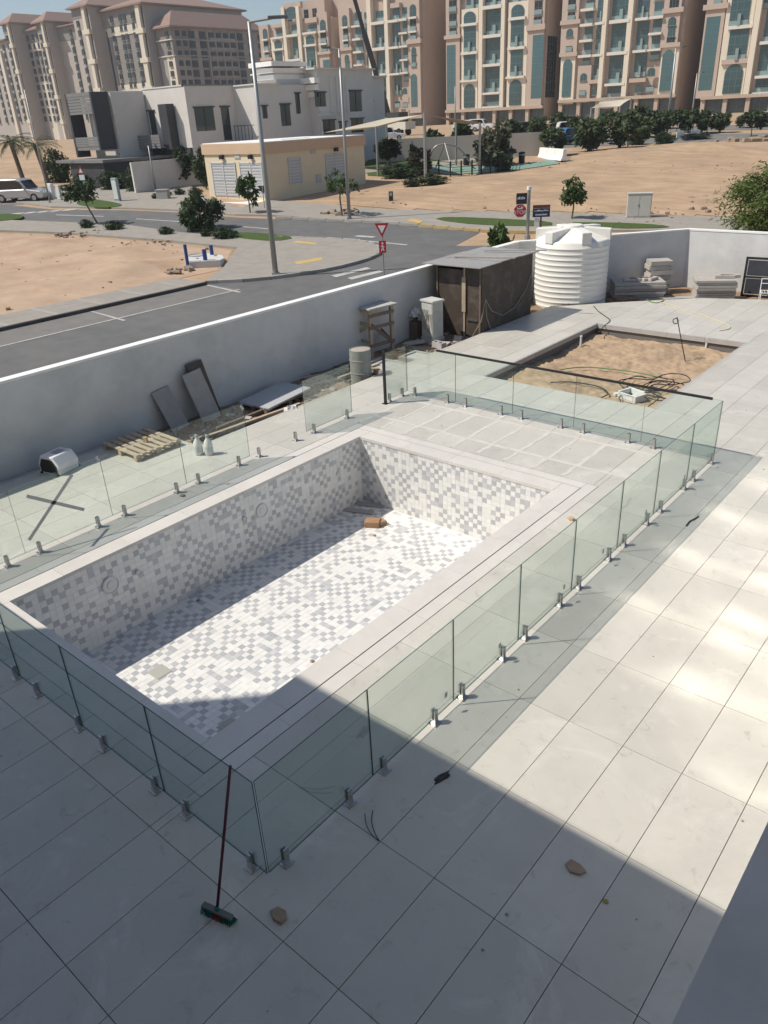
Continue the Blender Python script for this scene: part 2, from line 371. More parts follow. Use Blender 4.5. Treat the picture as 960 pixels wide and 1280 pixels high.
def Mf(o, e1, e2):
    n = Vector(e1).cross(Vector(e2)); e1, e2, o = Vector(e1), Vector(e2), Vector(o)
    return Matrix(((e1.x, e2.x, n.x, o.x), (e1.y, e2.y, n.y, o.y), (e1.z, e2.z, n.z, o.z), (0, 0, 0, 1)))
wallset(44, 74, Mf((PX0, PY0, PZ-T), (1, 0, 0), (0, 1, 0)), 1)
wallset(74, 14, Mf((PX0-T, PY0, PZ), (0, 1, 0), (0, 0, 1)), 2)
wallset(44, 14, Mf((PX0, PY1+T, PZ), (1, 0, 0), (0, 0, 1)), 3)
wallset(74, 14, Mf((PX1+T, PY1, PZ), (0, -1, 0), (0, 0, 1)), 4)
wallset(44, 14, Mf((PX1, PY0-T, PZ), (-1, 0, 0), (0, 0, 1)), 5)
def msz(t):
    f, u, v, w_, h_, _ = t; P = f @ Vector((u+w_/2, v+h_/2, 0)); n = Vector((f[0][2], f[1][2], f[2][2])); d = P-CAM
    if f[0][3] > -6 or (abs(f[1][0]) < .5 and f[0][0] < -.5): return 0   # right and near walls face away
    return w_*h_*max(0, -n.dot(d))/d.length**3
allm.sort(key=msz, reverse=True)
mass = MB(); mm = {}
for i, (f, u, v, w_, h_, tone) in enumerate(allm):
    if i < 280:
        key = (round(w_, 2), round(h_, 2))
        if key not in mm: mm[key] = MB().box(g_, w_-g_, g_, h_-g_, 0, T, skip='b').mesh('mosaic_tile', m_mos)
        o = link('mosaic_tile', mm[key], pool); o.matrix_local = Matrix.Translation((7.8, -7, -PZ)) @ f @ Matrix.Translation((u, v, 0)); o.color = (*tone, 1)
    else:
        mass.col = tone; mass.xbox(f @ Matrix.Translation((u, v, 0)), g_, w_-g_, g_, h_-g_, 0, T+random.uniform(-.0005, .0005), 'b')
stuff(pbuild(mass, 'mosaic_tile_field', m_mos2))
# coping stones and overflow slot
def coping(x0, x1, y0, y1, along):
    L = (y1-y0) if along == 'y' else (x1-x0); n = max(1, round(L/1.2)); s_ = L/n
    for k in range(n):
        if along == 'y': a = (x0, x1, y0+k*s_+.002, y0+(k+1)*s_-.002)
        else: a = (x0+k*s_+.002, x0+(k+1)*s_-.002, y0, y1)
        pbuild(MB().box(*a, -.06, random.uniform(-.0008, .0008)), 'coping_stone', m_coping)
SL = .008
for (i0, i1) in ((-.012, .33-SL), (.33+SL, .55-SL)):          # band measured outward from the pool edge
    coping(PX1+i0, PX1+i1, PY0-i1*.97, PY1+i1, 'y'); coping(PX0-i1, PX0-i0, PY0-i1*.97, PY1+i1, 'y')
    coping(PX0-i0+.004, PX1+i0-.004, PY1+i0, PY1+i1, 'x'); coping(PX0-i0+.004, PX1+i0-.004, PY0-i1*.97, PY0-i0*.97, 'x')
mb = MB()
for i in (.33, .545):
    mb.box(PX1+i-.012, PX1+i+.012, PY0-i, PY1+i, -.05, -.004).box(PX0-i-.012, PX0-i+.012, PY0-i, PY1+i, -.05, -.004)
    mb.box(PX0-i, PX1+i, PY0-i*.97-.012, PY0-i*.97+.012, -.05, -.0045)
pbuild(mb, 'overflow_slot', m_dark)
# drains, lights, inlets
m_plast = mat('white_plastic', (.66, .66, .63), .4)
for (px, py) in ((200, 840), (288, 908)):
    P = at(px, py, PZ); mb = MB(); mb.box(-.14, .14, -.13, .13, 0, .006)
    for k in range(6): mb.box(-.125, .125, -.115+.04*k, -.09+.04*k, .006, .012)
    o = mb.build('drain_grate', mat('drain_plastic', (.42, .42, .38), .5), pool); o.location = P-Vector(pool.location)
def fitting(y, z_, r, name):
    mb = MB(); mb.lathe([(r, 0), (r, .02), (r*.86, .03), (r*.8, .015), (r*.45, .015), (r*.42, .026), (.001, .028)], 24)
    o = mb.build(name, m_plast, pool, smooth=False); o.rotation_euler = (0, R(90), 0); o.location = Vector((PX0+.001, y, z_))-Vector(pool.location)
for (px, py, r, nm) in ((138, 731, .15, 'pool_light'), (172, 715, .05, 'water_inlet'), (327, 638, .14, 'pool_light'), (305, 648, .05, 'water_inlet'), (422, 592, .05, 'water_inlet')):
    d = ray(px, py); t = (PX0-CAM.x)/d.x; Q = CAM+d*t; fitting(Q.y, Q.z, r, nm)
# ================================================================== glass fence
GH0, GH1, GT = .07, 1.15, .010
def spigot_mesh():
    mb = MB(); mb.box(-.055, .055, -.055, .055, 0, .012); mb.box(-.03, .03, -.03, .03, .012, .03)
    mb.box(-.026, .026, -.026, -.008, .03, .19).box(-.026, .026, .008, .026, .03, .19).box(-.026, .026, -.008, .008, .03, .065)
    mb.tube([(0, -.034, .12), (0, -.026, .12)], .012, 8); mb.tube([(0, .026, .12), (0, .034, .12)], .012, 8)
    me = mb.mesh('spigot', m_steel); return me
spg = spigot_mesh()
def spigot(run, x, y, ang):
    o = link('spigot', spg, run); o.location = Vector((x, y, 0))-run.location; o.rotation_euler.z = ang
def panel(run, a, b, h1=GH1, gap=.004):
    a, b = Vector((*a, 0)), Vector((*b, 0)); d = (b-a); L = d.length-2*gap; d.normalize()
    mb = MB(); mb.box(0, L, -GT/2, GT/2, GH0, h1); mb.m = [1, 1, 0, 1, 0, 1]
    o = mb.build('glass_panel', [m_glass, m_gedge], run); o.location = a+d*gap-run.location; o.rotation_euler.z = math.atan2(d.y, d.x)
def run(loc, lab): return thing('glass_fence', loc, lab, 'glass fence', 'frameless glass fence runs round the pool')
FX = -3.8; FY = 2.58; LX = -10.98; BY = 13.40
ys = [FY, 3.97, 5.33, 6.68, 8.03, 9.42, 10.72, 12.08, BY]
r1 = run((FX, 8, 0), 'long frameless glass fence run beside the wide sunny terrace')
for k in range(8): panel(r1, (FX, ys[k]+(.012 if k == 0 else 0)), (FX, ys[k+1]))
for y in (2.79, 3.62, 4.13, 4.98, 5.49, 6.33, 6.84, 7.72, 8.24, 9.16, 9.66, 10.48, 11.0, 12.0, 12.42, 13.3): spigot(r1, FX, y, R(90))
rnd_ = random.Random(8)
for k in range(8):      # maker's stickers left on the panes
    y_ = ys[k]+rnd_.uniform(.85, 1.2); MB().box(FX+GT/2+.001, FX+GT/2+.002, y_, y_+.05, .22, .29).build('sticker', mat('sticker_grey', (.34, .40, .37), .6), r1).location = -Vector(r1.location)
r2 = run((-7, FY, 0), 'shaded frameless glass fence run that the broom leans on')
xs = [FX, -5.28, -6.77, -8.16, -9.56, LX]
for k in range(5): panel(r2, (xs[k+1], FY), (xs[k], FY))
for x in (-4.0, -4.93, -5.42, -6.34, -6.83, -7.74, -8.25, -9.2, -9.8, -10.7): spigot(r2, x, FY-.01, 0)
r3 = run((LX, 5.6, 0), 'glass fence run between the pool and the timber pallet')
ls = [FY+.012, 4.1, 5.63, 7.15, 8.66]
for k in range(4): panel(r3, (LX, ls[k]), (LX, ls[k+1]))
for y in (2.85, 3.79, 4.31, 5.33, 5.83, 6.9, 7.38, 8.34): spigot(r3, LX+.05, y, R(90))
def tape(a, b, w_):      # grey tape crossed on the pane
    A, B = [CAM+ray(*p)*((LX-CAM.x)/ray(*p).x) for p in (a, b)]; A.x = B.x = LX+GT/2+.0015
    o = MB().beam(A-r3.location, B-r3.location, .002, w_, (0, 0, 1)).build('tape_strip', mat('grey_tape', (.52, .52, .49), .7), r3)
tape((36, 675), (90, 593), .055); tape((33, 620), (105, 637), .055)
for p in ((120, 571), (222, 548), (300, 507)): tape(p, (p[0]+4, p[1]+5), .05)
r4 = run((LX, 11, 0), 'single glass fence panel past the gate gap, before the drum')
panel(r4, (LX, 10.2), (LX, 11.62))
for y in (10.38, 11.4): spigot(r4, LX+.05, y, R(90))
for y, lb in ((8.85, 'lone steel spigot in the gate gap, nearer the two white bottles'), (9.84, 'lone steel spigot in the gate gap, nearer the drum')):
    o = link('steel_spigot', spg); o.location = (LX+.05, y, 0); o.rotation_euler.z = R(90); tag(o, lb, 'spigot', 'spigots left empty in the gate gap')
r5 = run((-7.3, BY, 0), 'far glass fence run with dark handrail, in front of the soil pit')
panel(r5, (-10.84, 12.62), (-10.84, BY-.012))
bs = [-10.84, -9.47, -8.0, -6.58, -5.17, FX-.012]
for k in range(5): panel(r5, (bs[k], BY), (bs[k+1], BY))
for x in (-10.62, -9.69, -9.2, -8.28, -7.78, -6.85, -6.36, -5.41, -4.91): spigot(r5, x, BY, 0)
for y in (12.74, 13.2): spigot(r5, -10.84, y, R(90))
mb = MB().box(-.025, .025, -.025, .025, 0, 1.22); mb.box(-.06, .06, -.06, .06, 0, .012)
mb.build('gate_post', m_black, r5).location = Vector((-10.83, 12.58, 0))-r5.location
mb = MB().box(-9.98, -3.98, -.016, .016, .001, .022).box(-9.98, -3.98, -.016, -.0075, -.02, .001).box(-9.98, -3.98, .0075, .016, -.02, .001)
mb.build('handrail', m_black, r5).location = Vector((0, BY, GH1))-r5.location
# ================================================================== the house behind the camera
m_housew = mat('house_paint', (.52, .52, .52), .8, .04, .8)
m_win = mat('house_window', (.05, .07, .08), .06, spec=.9)
HY = -.40; HH = (4.67-HY)/(TOSUN.y/-TOSUN.z*1.0)       # roof edge height that throws the shadow edge
HXL = -7.62+HH*TOSUN.x/TOSUN.z
house = thing('villa', (-4, -7, -.3), 'pale villa whose shadow and window ledge reach the terrace', 'villa')
def hb(mb, nm, m): o = mb.build(nm, m, house); o.location = (4, 7, .3); return o
mb = MB(); mb.box(HXL, 9.0, -13, HY-.02, -.3, HH); hb(mb, 'wall', m_housew)
hb(MB().box(HXL+.15, 8.9, -12.9, HY-.17, HH, HH+.02), 'roof', m_cement)
for k in range(6):
    x = HXL+1.0+k*2.7
    if x > 7.5: break
    for z0 in (.2, 4.2): o = hb(MB().box(x, x+1.5, HY-.02, HY+.01, z0, z0+2.2), 'window', m_win)
m_ledge = mat('ledge_render', (.50, .49, .47), .9, .12, 5, .003, 60)
hb(MB().box(-.148, 6.5, HY-.02, 2.1, 4.35, 4.5), 'ledge', m_ledge)
# east wing: its tall upper windows throw sunlight back over the terrace
hb(MB().box(1.62, 9.0, HY-.01, 10.5, -.3, 4.2).box(1.62, 9.0, HY-.01, 10.5, 8.2, HH-.02).box(1.75, 9.0, HY-.01, 10.5, 4.2, 8.2), 'wing_wall', m_housew)
m_pane = mat('wing_window_glass', (.66, .67, .67), .11, metal=1.0)
m_pane.node_tree.nodes['Principled BSDF'].inputs['Base Color'].links and None
for k in range(4):
    y0 = 3.3+1.75*k
    for z0, z1 in ((4.3, 6.1), (6.25, 8.1)):
        mb = MB(); nn = 10; base = 0
        for j in range(nn+1):
            for i in range(nn+1):
                u, v = i/nn, j/nn; mb.v.append((1.70-.012*math.sin(math.pi*u)*math.sin(math.pi*v)+.004*math.sin(9*u+5*v+k), y0+1.55*u, z0+(z1-z0)*v))
        for j in range(nn):
            for i in range(nn): q = j*(nn+1)+i; mb.f.append((q, q+nn+1, q+nn+2, q+1)); mb.m.append(0); mb.c.append(None)
        hb(mb, 'wing_window', m_pane)
        o = hb(MB().box(1.64, 1.72, y0-.1, y0, z0, z1), 'window_mullion', m_black)
# ================================================================== boundary wall
WZ = 1.70
wall = thing('boundary_wall', (-14.5, 10, -.7), 'grey rendered boundary wall with white coping round the yard', 'wall')
wl = Vector((14.5, -10, .7))
IN = [(-14.42, -14.0), (-14.42, 24.2), (-10.33, 29.02), (7.9, 29.02)]       # inner face
def offs(pl, d):
    out = []
    for i, p in enumerate(pl):
        ns = []
        for a, b in ((i-1, i), (i, i+1)):
            if a >= 0 and b < len(pl):
                e = Vector(pl[b])-Vector(pl[a]); ns.append(Vector((-e.y, e.x)).normalized())
        n = sum(ns, Vector((0, 0)))/len(ns); n = n/ (n.length**2); out.append((p[0]+n.x*d, p[1]+n.y*d))
    return out
OUT = offs(IN, .2)
for k in range(3):
    mb = MB(); mb.prism([IN[k], IN[k+1], OUT[k+1], OUT[k]], -.9, WZ); mb.build('wall_section', m_render, wall).location = wl
I2, O2 = offs(IN, -.015), offs(IN, .215)
for k in range(3):
    mb = MB(); mb.prism([I2[k], I2[k+1], O2[k+1], O2[k]], WZ, WZ+.05); mb.build('wall_coping', m_wcap, wall).location = wl
# kerb strip of cement between deck and wall (bottom left)
mb = MB().box(-14.40, -14.04, -2, 8.6, -.34, -.10); o = mb.build('cement_strip', m_cement); struct(o)
# ================================================================== yard materials
m_wood = mat('weathered_wood', (.42, .34, .25), .85, .18, 6, .003, 50, src='obj', rnd=.12)
m_woodd = mat('dark_old_wood', (.17, .13, .10), .9, .25, 7, .004, 40, src='obj', rnd=.15)
m_ply = mat('black_film_plywood', (.07, .054, .044), .6, .25, 3, .002, 30, dirt=(.19, .155, .125), dscale=2.2, damt=.6)
m_conc = mat('concrete', (.42, .41, .39), .9, .14, 5, .003, 50, rnd=.06)
m_slab = mat('grey_slab', (.36, .345, .325), .85, .12, 5, rnd=.08)
m_stone = mat('cut_stone', (.44, .41, .37), .85, .12, 6, .003, 50, rnd=.10)
m_tank = mat('tank_plastic', (.76, .745, .69), .5, .03, 1.2, spec=.3, dirt=(.60, .56, .45), dscale=.9, damt=.25)
m_rope = mat('dusty_cable', (.30, .27, .22), .8)
m_bpipe = mat('black_pipe', (.025, .025, .028), .5)
m_yel = mat('yellow_hose', (.60, .53, .34), .6)
m_grn = mat('green_hose', (.10, .22, .08), .6)
m_rag = mat('white_cloth', (.66, .65, .62), .9, .06, 12)
SZ = -.24
def place(o, P, rz=0, rx=0, ry=0): o.location = P; o.rotation_euler = (rx, ry, rz); return o
# pallet ------------------------------------------------------------
def pallet(name, P, rz, lab, w_=1.2, l_=1.05, n=7, mt=None, grp='timber pallets in the yard'):
    mt = mt or m_wood; t = thing(name, P, lab, 'pallet', grp, rz)
    for k in range(n):
        y = -l_/2+(l_-.1)*k/(n-1); MB().box(-w_/2, w_/2, y, y+.1, .115, .137).build('board', mt, t)
    for x in (-w_/2, -.05, w_/2-.1):
        MB().box(x, x+.1, -l_/2, l_/2, .095, .115).build('stringer', mt, t)
        for y in (-l_/2, -.06, l_/2-.12): MB().box(x+.002, x+.098, y, y+.12, .02, .095).build('block', mt, t)
        MB().box(x, x+.1, -l_/2, l_/2, 0, .02).build('bottom_board', mt, t)
    return t
P = at(178, 559, 0); pallet('timber_pallet', P, R(0), 'pale empty timber pallet lying on the terrace by the wall')
o = MB().prism([(-.05, -.03), (.05, -.04), (.03, .04), (-.04, .03)], 0, .11).build('wood_offcut', mat('offcut', (.40, .30, .16), .9), None); place(o, at(184, 552, .137)-Vector((0, .03, 0)), .4); o.location.z = .137; tag(o, 'small upright wood offcut standing on the timber pallet', 'offcut')
# white appliance carton ----------------------------------------------
t = thing('white_appliance', at(77, 586, 0)-Vector((.0, .0, 0)), 'white boxy appliance with dark open end lying on the terrace', 'appliance', None, R(104))
prof = [(-.25, 0), (.25, 0), (.27, .18), (.17, .36), (-.15, .36), (-.27, .2)]
MB().prism(prof, -.27, .22, Matrix(((0, 0, 1, 0), (1, 0, 0, 0), (0, 1, 0, 0), (0, 0, 0, 1)))).build('casing', mat('white_enamel', (.72, .72, .70), .5, .06, 5), t, bevel=.01)
MB().prism([(-.2, .04), (.2, .04), (.21, .17), (.14, .3), (-.12, .3), (-.21, .18)], -.29, -.272, Matrix(((0, 0, 1, 0), (1, 0, 0, 0), (0, 1, 0, 0), (0, 0, 0, 1)))).build('dark_opening', m_dark, t)
MB().box(-.1, .12, -.09, .09, .361, .364).build('printed_label', mat('label_grey', (.40, .36, .40), .7, .3, 30), t)
MB().box(-.30, .25, -.24, -.20, 0, .03).box(-.30, .25, .2, .24, 0, .03).build('foot_rail', m_black, t)
# two white bottles -----------------------------------------------------
for (px, py, lb, rz) in ((249, 568, 'white plastic bottle nearer the pallet of the pair on the terrace', .2), (262, 568, 'white plastic bottle nearer the gate gap of the pair on the terrace', .5)):
    t = thing('white_bottle', at(px, py, 0), lb, 'bottle', 'white bottles on the terrace', rz)
    MB().lathe([(.075, 0), (.085, .02), (.085, .22), (.07, .28), (.03, .34), (.026, .36)], 16).build('body', m_rag, t, smooth=True)
    MB().lathe([(.03, .36), (.03, .41), (.012, .43)], 12).build('cap', mat('grey_plastic', (.35, .37, .38), .5), t)
    MB().lathe([(.0865, .07), (.0865, .18)], 16, cap=False).build('paper_label', mat('paper_label', (.5, .53, .52), .7, .25, 40), t)
# leaning slabs ---------------------------------------------------------
def leaning(y, w_, h_, tilt, m, lab, off=0., roll=0.):
    mb = MB().box(-.02, .02, -w_/2, w_/2, 0, h_); o = mb.build('leaning_board', m, bevel=.004)
    o.location = (-14.42+.03+math.sin(tilt)*h_+off, y, SZ+.02 if y > 8.5 else -.10); o.rotation_euler = (roll, -tilt, 0); return tag(o, lab, 'board', 'boards leaning on the wall')
yb = lambda px, py: (CAM+ray(px, py)*((-14.2-CAM.x)/ray(px, py).x)).y
leaning(9.25, .46, .98, R(22), m_slab, 'grooved grey board leaning on the grey wall, lower of two', roll=R(8))
leaning(10.02, .52, 1.18, R(18), m_slab, 'tall smooth grey board leaning on the wall before a dark sheet', .14, roll=R(6))
leaning(10.15, .44, 1.34, R(17), m_ply, 'dark sheet leaning on the wall behind the tall grey board', .03, roll=R(3))
# sheet pile on pallet --------------------------------------------------
pallet('timber_pallet', Vector((-13.6, 11.75, SZ)), R(90), 'old dark pallet under the grey sheet beside the wall', 1.5, 1.0, 6, m_woodd)
o = MB().box(-.5, .5, -.75, .75, 0, .05).build('flat_sheet', mat('bluegrey_sheet', (.42, .43, .44), .6, .1, 4)); place(o, (-13.62, 11.75, SZ+.138), R(3), R(3)); tag(o, 'blue grey flat sheet lying on a dark pallet by the wall', 'sheet')
# long planks and pipes on soil
random.seed(3)
for k, (a, b, r_, lb) in enumerate((((240, 553), (392, 507), .045, 'long dark pipe lying along the terrace edge, nearest the tiles'), ((262, 545), (375, 505), .04, 'long brown timber lying second from the terrace edge'), ((270, 536), (366, 498), .035, 'thin dark batten lying third from the terrace edge'))):
    A, B = at(*a, SZ+.06), at(*b, SZ+.08); A.x = min(A.x, -12.52-.22*k); B.x = min(B.x, -12.52-.22*k)
    mb = MB(); mid = (A+B)/2; (mb.tube([A-mid, Vector((.04, 0, .01)), B-mid], r_, 8) if k == 0 else mb.beam(A-mid, B-mid, r_*2, r_*1.6)); o = mb.build('long_plank' if k else 'long_pipe', [m_bpipe, m_wood, m_woodd][k]); o.location = mid; tag(o, lb, 'plank' if k else 'pipe')
for k in range(7):
    y = 15.0+.0*k; a = Vector((-13.9+.12*k, 13.4+.05*k, SZ+.03+.055*(k % 3))); b = a+Vector((.25-.03*k, 1.7-.12*(k % 3), .02))
    o = MB().beam((0, 0, 0), b-a, .1, .04).build('scrap_plank', m_wood if k % 2 else m_slab); o.location = a
    tag(o, 'weathered plank in the loose heap between wall and drum', 'plank', 'planks heaped by the drum')
for k in range(9):
    a = Vector((random.uniform(-14.1, -13.1), random.uniform(13.6, 15.2), SZ+.05+.045*(k % 4))); o = MB().beam((-.55, 0, 0), (.55, random.uniform(-.2, .2), .0), .11, .035).build('short_plank', (m_wood, m_slab, m_woodd)[k % 3]); o.location = a; o.rotation_euler.z = R(60+random.uniform(-35, 35))
    tag(o, 'short broken plank in the messy pile behind the drum', 'plank', 'short planks piled behind the drum')
mb = MB()      # loose site rubbish on the soil strip
for k in range(520):
    x, y = random.uniform(-14.3, -12.5), random.uniform(8.7, 23); s_ = random.choice((.012, .02, .03, .05, .08)); M = Matrix.Translation((x, y, soilz(x, y)+s_*.25)) @ Matrix.Rotation(random.uniform(0, 3), 4, 'Z') @ Matrix.Rotation(random.uniform(-.4, .4), 4, 'X')
    mb.cur = k % 3; mb.xbox(M, -s_, s_, -s_*.6, s_*.6, -s_*.4, s_*.4)
o = mb.build('site_rubble', [m_stone, m_woodd, m_slab]); stuff(o)
for k, (x, y, rz) in enumerate(((-13.3, 15.6, 20), (-13.0, 16.4, 75), (-13.9, 17.6, 50), (-13.2, 17.9, 10), (-13.0, 18.5, 120))):
    o = MB().box(-.3, .3, -.12, .12, 0, .06).build('broken_slab', m_stone, bevel=.01); o.location = (x, y, SZ+.03); o.rotation_euler = (R(4), R(-3), R(rz)); tag(o, 'broken stone slab on the soil between drum and shed', 'slab', 'broken slabs between drum and shed')
# white crumpled bag
def crumple(name, P, r_, m, lab, cat, sq=.7, seed=0, sub=3, amp=.35, fr=1.5):
    bm = bmesh.new(); bmesh.ops.create_icosphere(bm, subdivisions=sub, radius=1)
    for v in bm.verts:
        n = 1+amp*noise.noise(v.co*fr+Vector((seed, 0, 0)))+amp*.5*noise.noise(v.co*fr*2.7+Vector((0, seed, 0))); v.co = Vector((v.co.x*n*r_[0], v.co.y*n*r_[1], max(-.25, v.co.z)*n*r_[2]+r_[2]*.22))
    me = bpy.data.meshes.new(name); bm.to_mesh(me); bm.free(); me.materials.append(m); o = link(name, me); o.location = P
    return tag(o, lab, cat) if lab else o
crumple('crumpled_bag', at(366, 522, SZ), (.2, .16, .22), m_rag, 'white crumpled bag on the soil beside the terrace edge', 'bag', seed=4, amp=.8, fr=2.4)
# drum ------------------------------------------------------------------
t = thing('concrete_drum', Vector((-12.78, 13.95, SZ)), 'grey green drum filled with concrete on the soil strip', 'drum')
MB().lathe([(.27, 0), (.27, .3), (.28, .32), (.27, .34), (.27, .62), (.28, .64), (.27, .66), (.27, .9), (.25, .9), (.25, .87)], 28).build('drum_shell', mat('drum_paint', (.25, .27, .245), .7, .2, 6, dirt=(.34, .30, .24), dscale=5, damt=.6), t, smooth=False)
MB().lathe([(.25, .86), (.25, .885), (.12, .90), (.001, .905)], 24).build('concrete_fill', mat('drum_concrete', (.40, .35, .30), .95, .2, 12, .01, 30), t)
# trestle table -----------------------------------------------------------
P = at(463, 440, SZ); t = thing('trestle_table', P, 'rough timber trestle with grey board top standing by the wall', 'table', None, R(-8))
MB().box(-.66, .66, -.52, .52, 1.36, 1.40).build('table_top', mat('board_top', (.44, .43, .40), .85, .15, 5), t)
for sx in (-1, 1):
    for sy in (-1, 1): MB().beam((sx*.52, sy*.40, 0), (sx*.52, sy*.40, 1.36), .09, .09, (0, 1, 0)).build('leg', m_wood, t)
for z_, s_ in ((.95, 1), (.45, 1), (1.28, 1)):
    MB().beam((-.58, -.44, z_), (.58, -.44, z_), .03, .09).build('rail', m_wood, t); MB().beam((.56, -.46, z_-.1), (.56, .46, z_-.1), .03, .09).build('rail', m_woodd, t)
    MB().beam((-.56, -.46, z_-.1), (-.56, .46, z_-.1), .03, .09).build('rail', m_woodd, t)
MB().beam((-.52, -.48, .3), (.52, -.48, .95), .03, .09).build('brace', m_wood, t); MB().beam((.57, -.40, .95), (.57, .40, .3), .03, .09).build('brace', m_woodd, t); MB().beam((-.52, .42, .9), (.52, .42, .3), .03, .09).build('brace', m_woodd, t)
# meter box -----------------------------------------------------------
P = at(541, 428, SZ); t = thing('meter_box', P, 'dusty pale electrical cabinet on its plinth with dangling cables', 'cabinet', None, R(-12))
MB().box(-.27, .27, -.22, .22, 0, .18).build('plinth', m_conc, t)
MB().box(-.25, .25, -.2, .2, .18, 1.22).build('cabinet', mat('cabinet_dusty', (.46, .47, .44), .6, .12, 5, dirt=(.34, .31, .26), dscale=3, damt=.5), t, bevel=.008)
MB().box(-.28, .28, -.23, .23, 1.22, 1.27).build('lid', mat('cabinet_lid', (.56, .56, .53), .6), t)
MB().box(-.22, .22, -.212, -.202, .24, 1.16).build('door', mat('cabinet_door', (.50, .51, .48), .55, .1, 6), t)
for k in range(4):
    x = -.16+.07*k; MB().tube([(x, -.22, 1.0), (x-.03, -.26, .7), (x+.02+.03*k, -.27, .5-.07*k), (x+.12, -.25, .6), (x+.16, -.23, .9)], .009, 6).build('cable', m_rope, t)
t = thing('rag_post', at(520, 424, SZ), 'short dark stand draped with a white rag beside the cabinet', 'stand')
MB().box(-.14, .14, -.12, .12, 0, .55).box(-.05, .05, -.05, .05, .55, .8).build('stand', m_woodd, t)
crumple('rag', (0, 0, .72), (.17, .15, .16), m_rag, None, '', seed=9, amp=.7, fr=2.2).parent = t
o = thing('concrete_block', at(549, 436, SZ), 'hollow concrete block on the soil before the cabinet', 'block', None, R(-10))
MB().box(-.2, .2, -.1, -.07, 0, .2).box(-.2, .2, .07, .1, 0, .2).box(-.2, -.165, -.07, .07, 0, .2).box(-.018, .018, -.07, .07, 0, .2).box(.165, .2, -.07, .07, 0, .2).build('block_body', m_conc, o)
for (px, py, lb, sx, sy) in ((489, 461, 'larger square manhole cover with pale frame beside the terrace', .45, .36), (524, 448, 'smaller square manhole cover near the concrete block', .34, .28)):
    t = thing('manhole_cover', at(px, py, SZ+.08), lb, 'manhole', 'manholes in the yard soil'); t.location.z = SZ
    MB().box(-sx-.1, sx+.1, -sy-.1, -sy, -.1, .16).box(-sx-.1, sx+.1, sy, sy+.1, -.1, .16).box(-sx-.1, -sx, -sy, sy, -.1, .16).box(sx, sx+.1, -sy, sy, -.1, .16).build('frame', m_slab, t)
    MB().box(-sx, sx, -sy, sy, -.1, .13).build('cover', mat('cover_cement', (.48, .46, .43), .9, .15, 6), t)
# shed ------------------------------------------------------------------
t = thing('plywood_shed', (-13.55, 21.0, SZ), 'dark plywood site shed with flat grey roof beside the tank', 'shed')
def sh(mb, nm, m): o = mb.build(nm, m, t); o.location = (13.55, -21.0, -SZ); return o
X0, X1, Y0, Y1, ZT = -14.06, -12.45, 18.95, 21.75, 1.86
sh(MB().box(X1-.03, X1, Y0, Y1, SZ, ZT), 'side_wall', m_ply); sh(MB().box(X0, X1-.03, Y1-.03, Y1, SZ, ZT), 'back_wall', m_ply); sh(MB().box(X0, X0+.03, Y0, Y1-.03, SZ, ZT), 'far_wall', m_ply)
for a, b in ((.34, 1.0), (1.04, 1.55)): sh(MB().box(X0+(.06 if a < .5 else a), X0+b-.02, Y0, Y0+.025, SZ+.06, ZT-(.12 if a < .5 else .02)), 'door_panel', m_ply)
for x in (.0, .98, 1.53): sh(MB().box(X0+x, X0+x+.05, Y0-.035, Y0-.003, SZ, ZT-.02), 'batten', m_wood if x == .98 else m_woodd)
sh(MB().box(X0+.93, X0+1.06, Y0-.05, Y0-.036, .55, 1.55), 'pale_board', m_wood)
sh(MB().box(X0+1.1, X0+1.45, Y0-.03, Y0-.004, .30, .34), 'latch_bar', m_steel)
mb = MB(); m_roof = mat('roof_sheet', (.30, .295, .285), .8, .14, 3, .004, 30, dirt=(.2, .19, .18), dscale=1.5, damt=.6)
for k in range(3):
    mb = MB(); yy = 18.62+1.1*k; mb.box(X0-.3, X1+.14, yy, yy+1.08, ZT+.02+.012*(k % 2), ZT+.045+.012*(k % 2)); sh(mb, 'roof_sheet', m_roof)
o = MB().beam((X0+.1, 19.7, ZT+.09), (X1+.25, 20.3, ZT+.08), .05, .04); sh(o, 'roof_batten', m_stone); sh(MB().beam((X0+.3, 21.0, ZT+.09), (X1+.6, 21.5, ZT+.14), .05, .03), 'roof_batten', m_slab)
sh(MB().tube([(X1+.02, 19.1, .95), (X1+.05, 19.4, .55), (X1+.06, 20.0, .3), (X1+.05, 20.7, .4), (X1+.03, 21.4, .85), (X1+.02, 21.7, 1.3)], .012, 6), 'hanging_cable', m_rope)
sh(MB().tube([(X1+.02, 19.1, .95), (X1+.05, 19.14, .4), (X1+.09, 19.3, .04), (X1+.12, 19.55, .015)], .011, 6), 'hanging_cable', m_rope)
sh(MB().tube([(X1+.02, 19.1, .95), (X1+.01, 18.9, .35), (X1-.2, 18.75, -.1), (X1-.4, 18.65, -.2)], .011, 6), 'hanging_cable', m_rope)
for k in range(4):
    o = MB().beam((0, 0, 0), (1.5, .1*k-.15, 0), .14, .04).build('step_plank', m_woodd); o.location = (-14.1+.1*k, 18.2+.17*k, SZ+.06); tag(o, 'dirty plank lying on the soil at the shed door', 'plank', 'planks at the shed door')
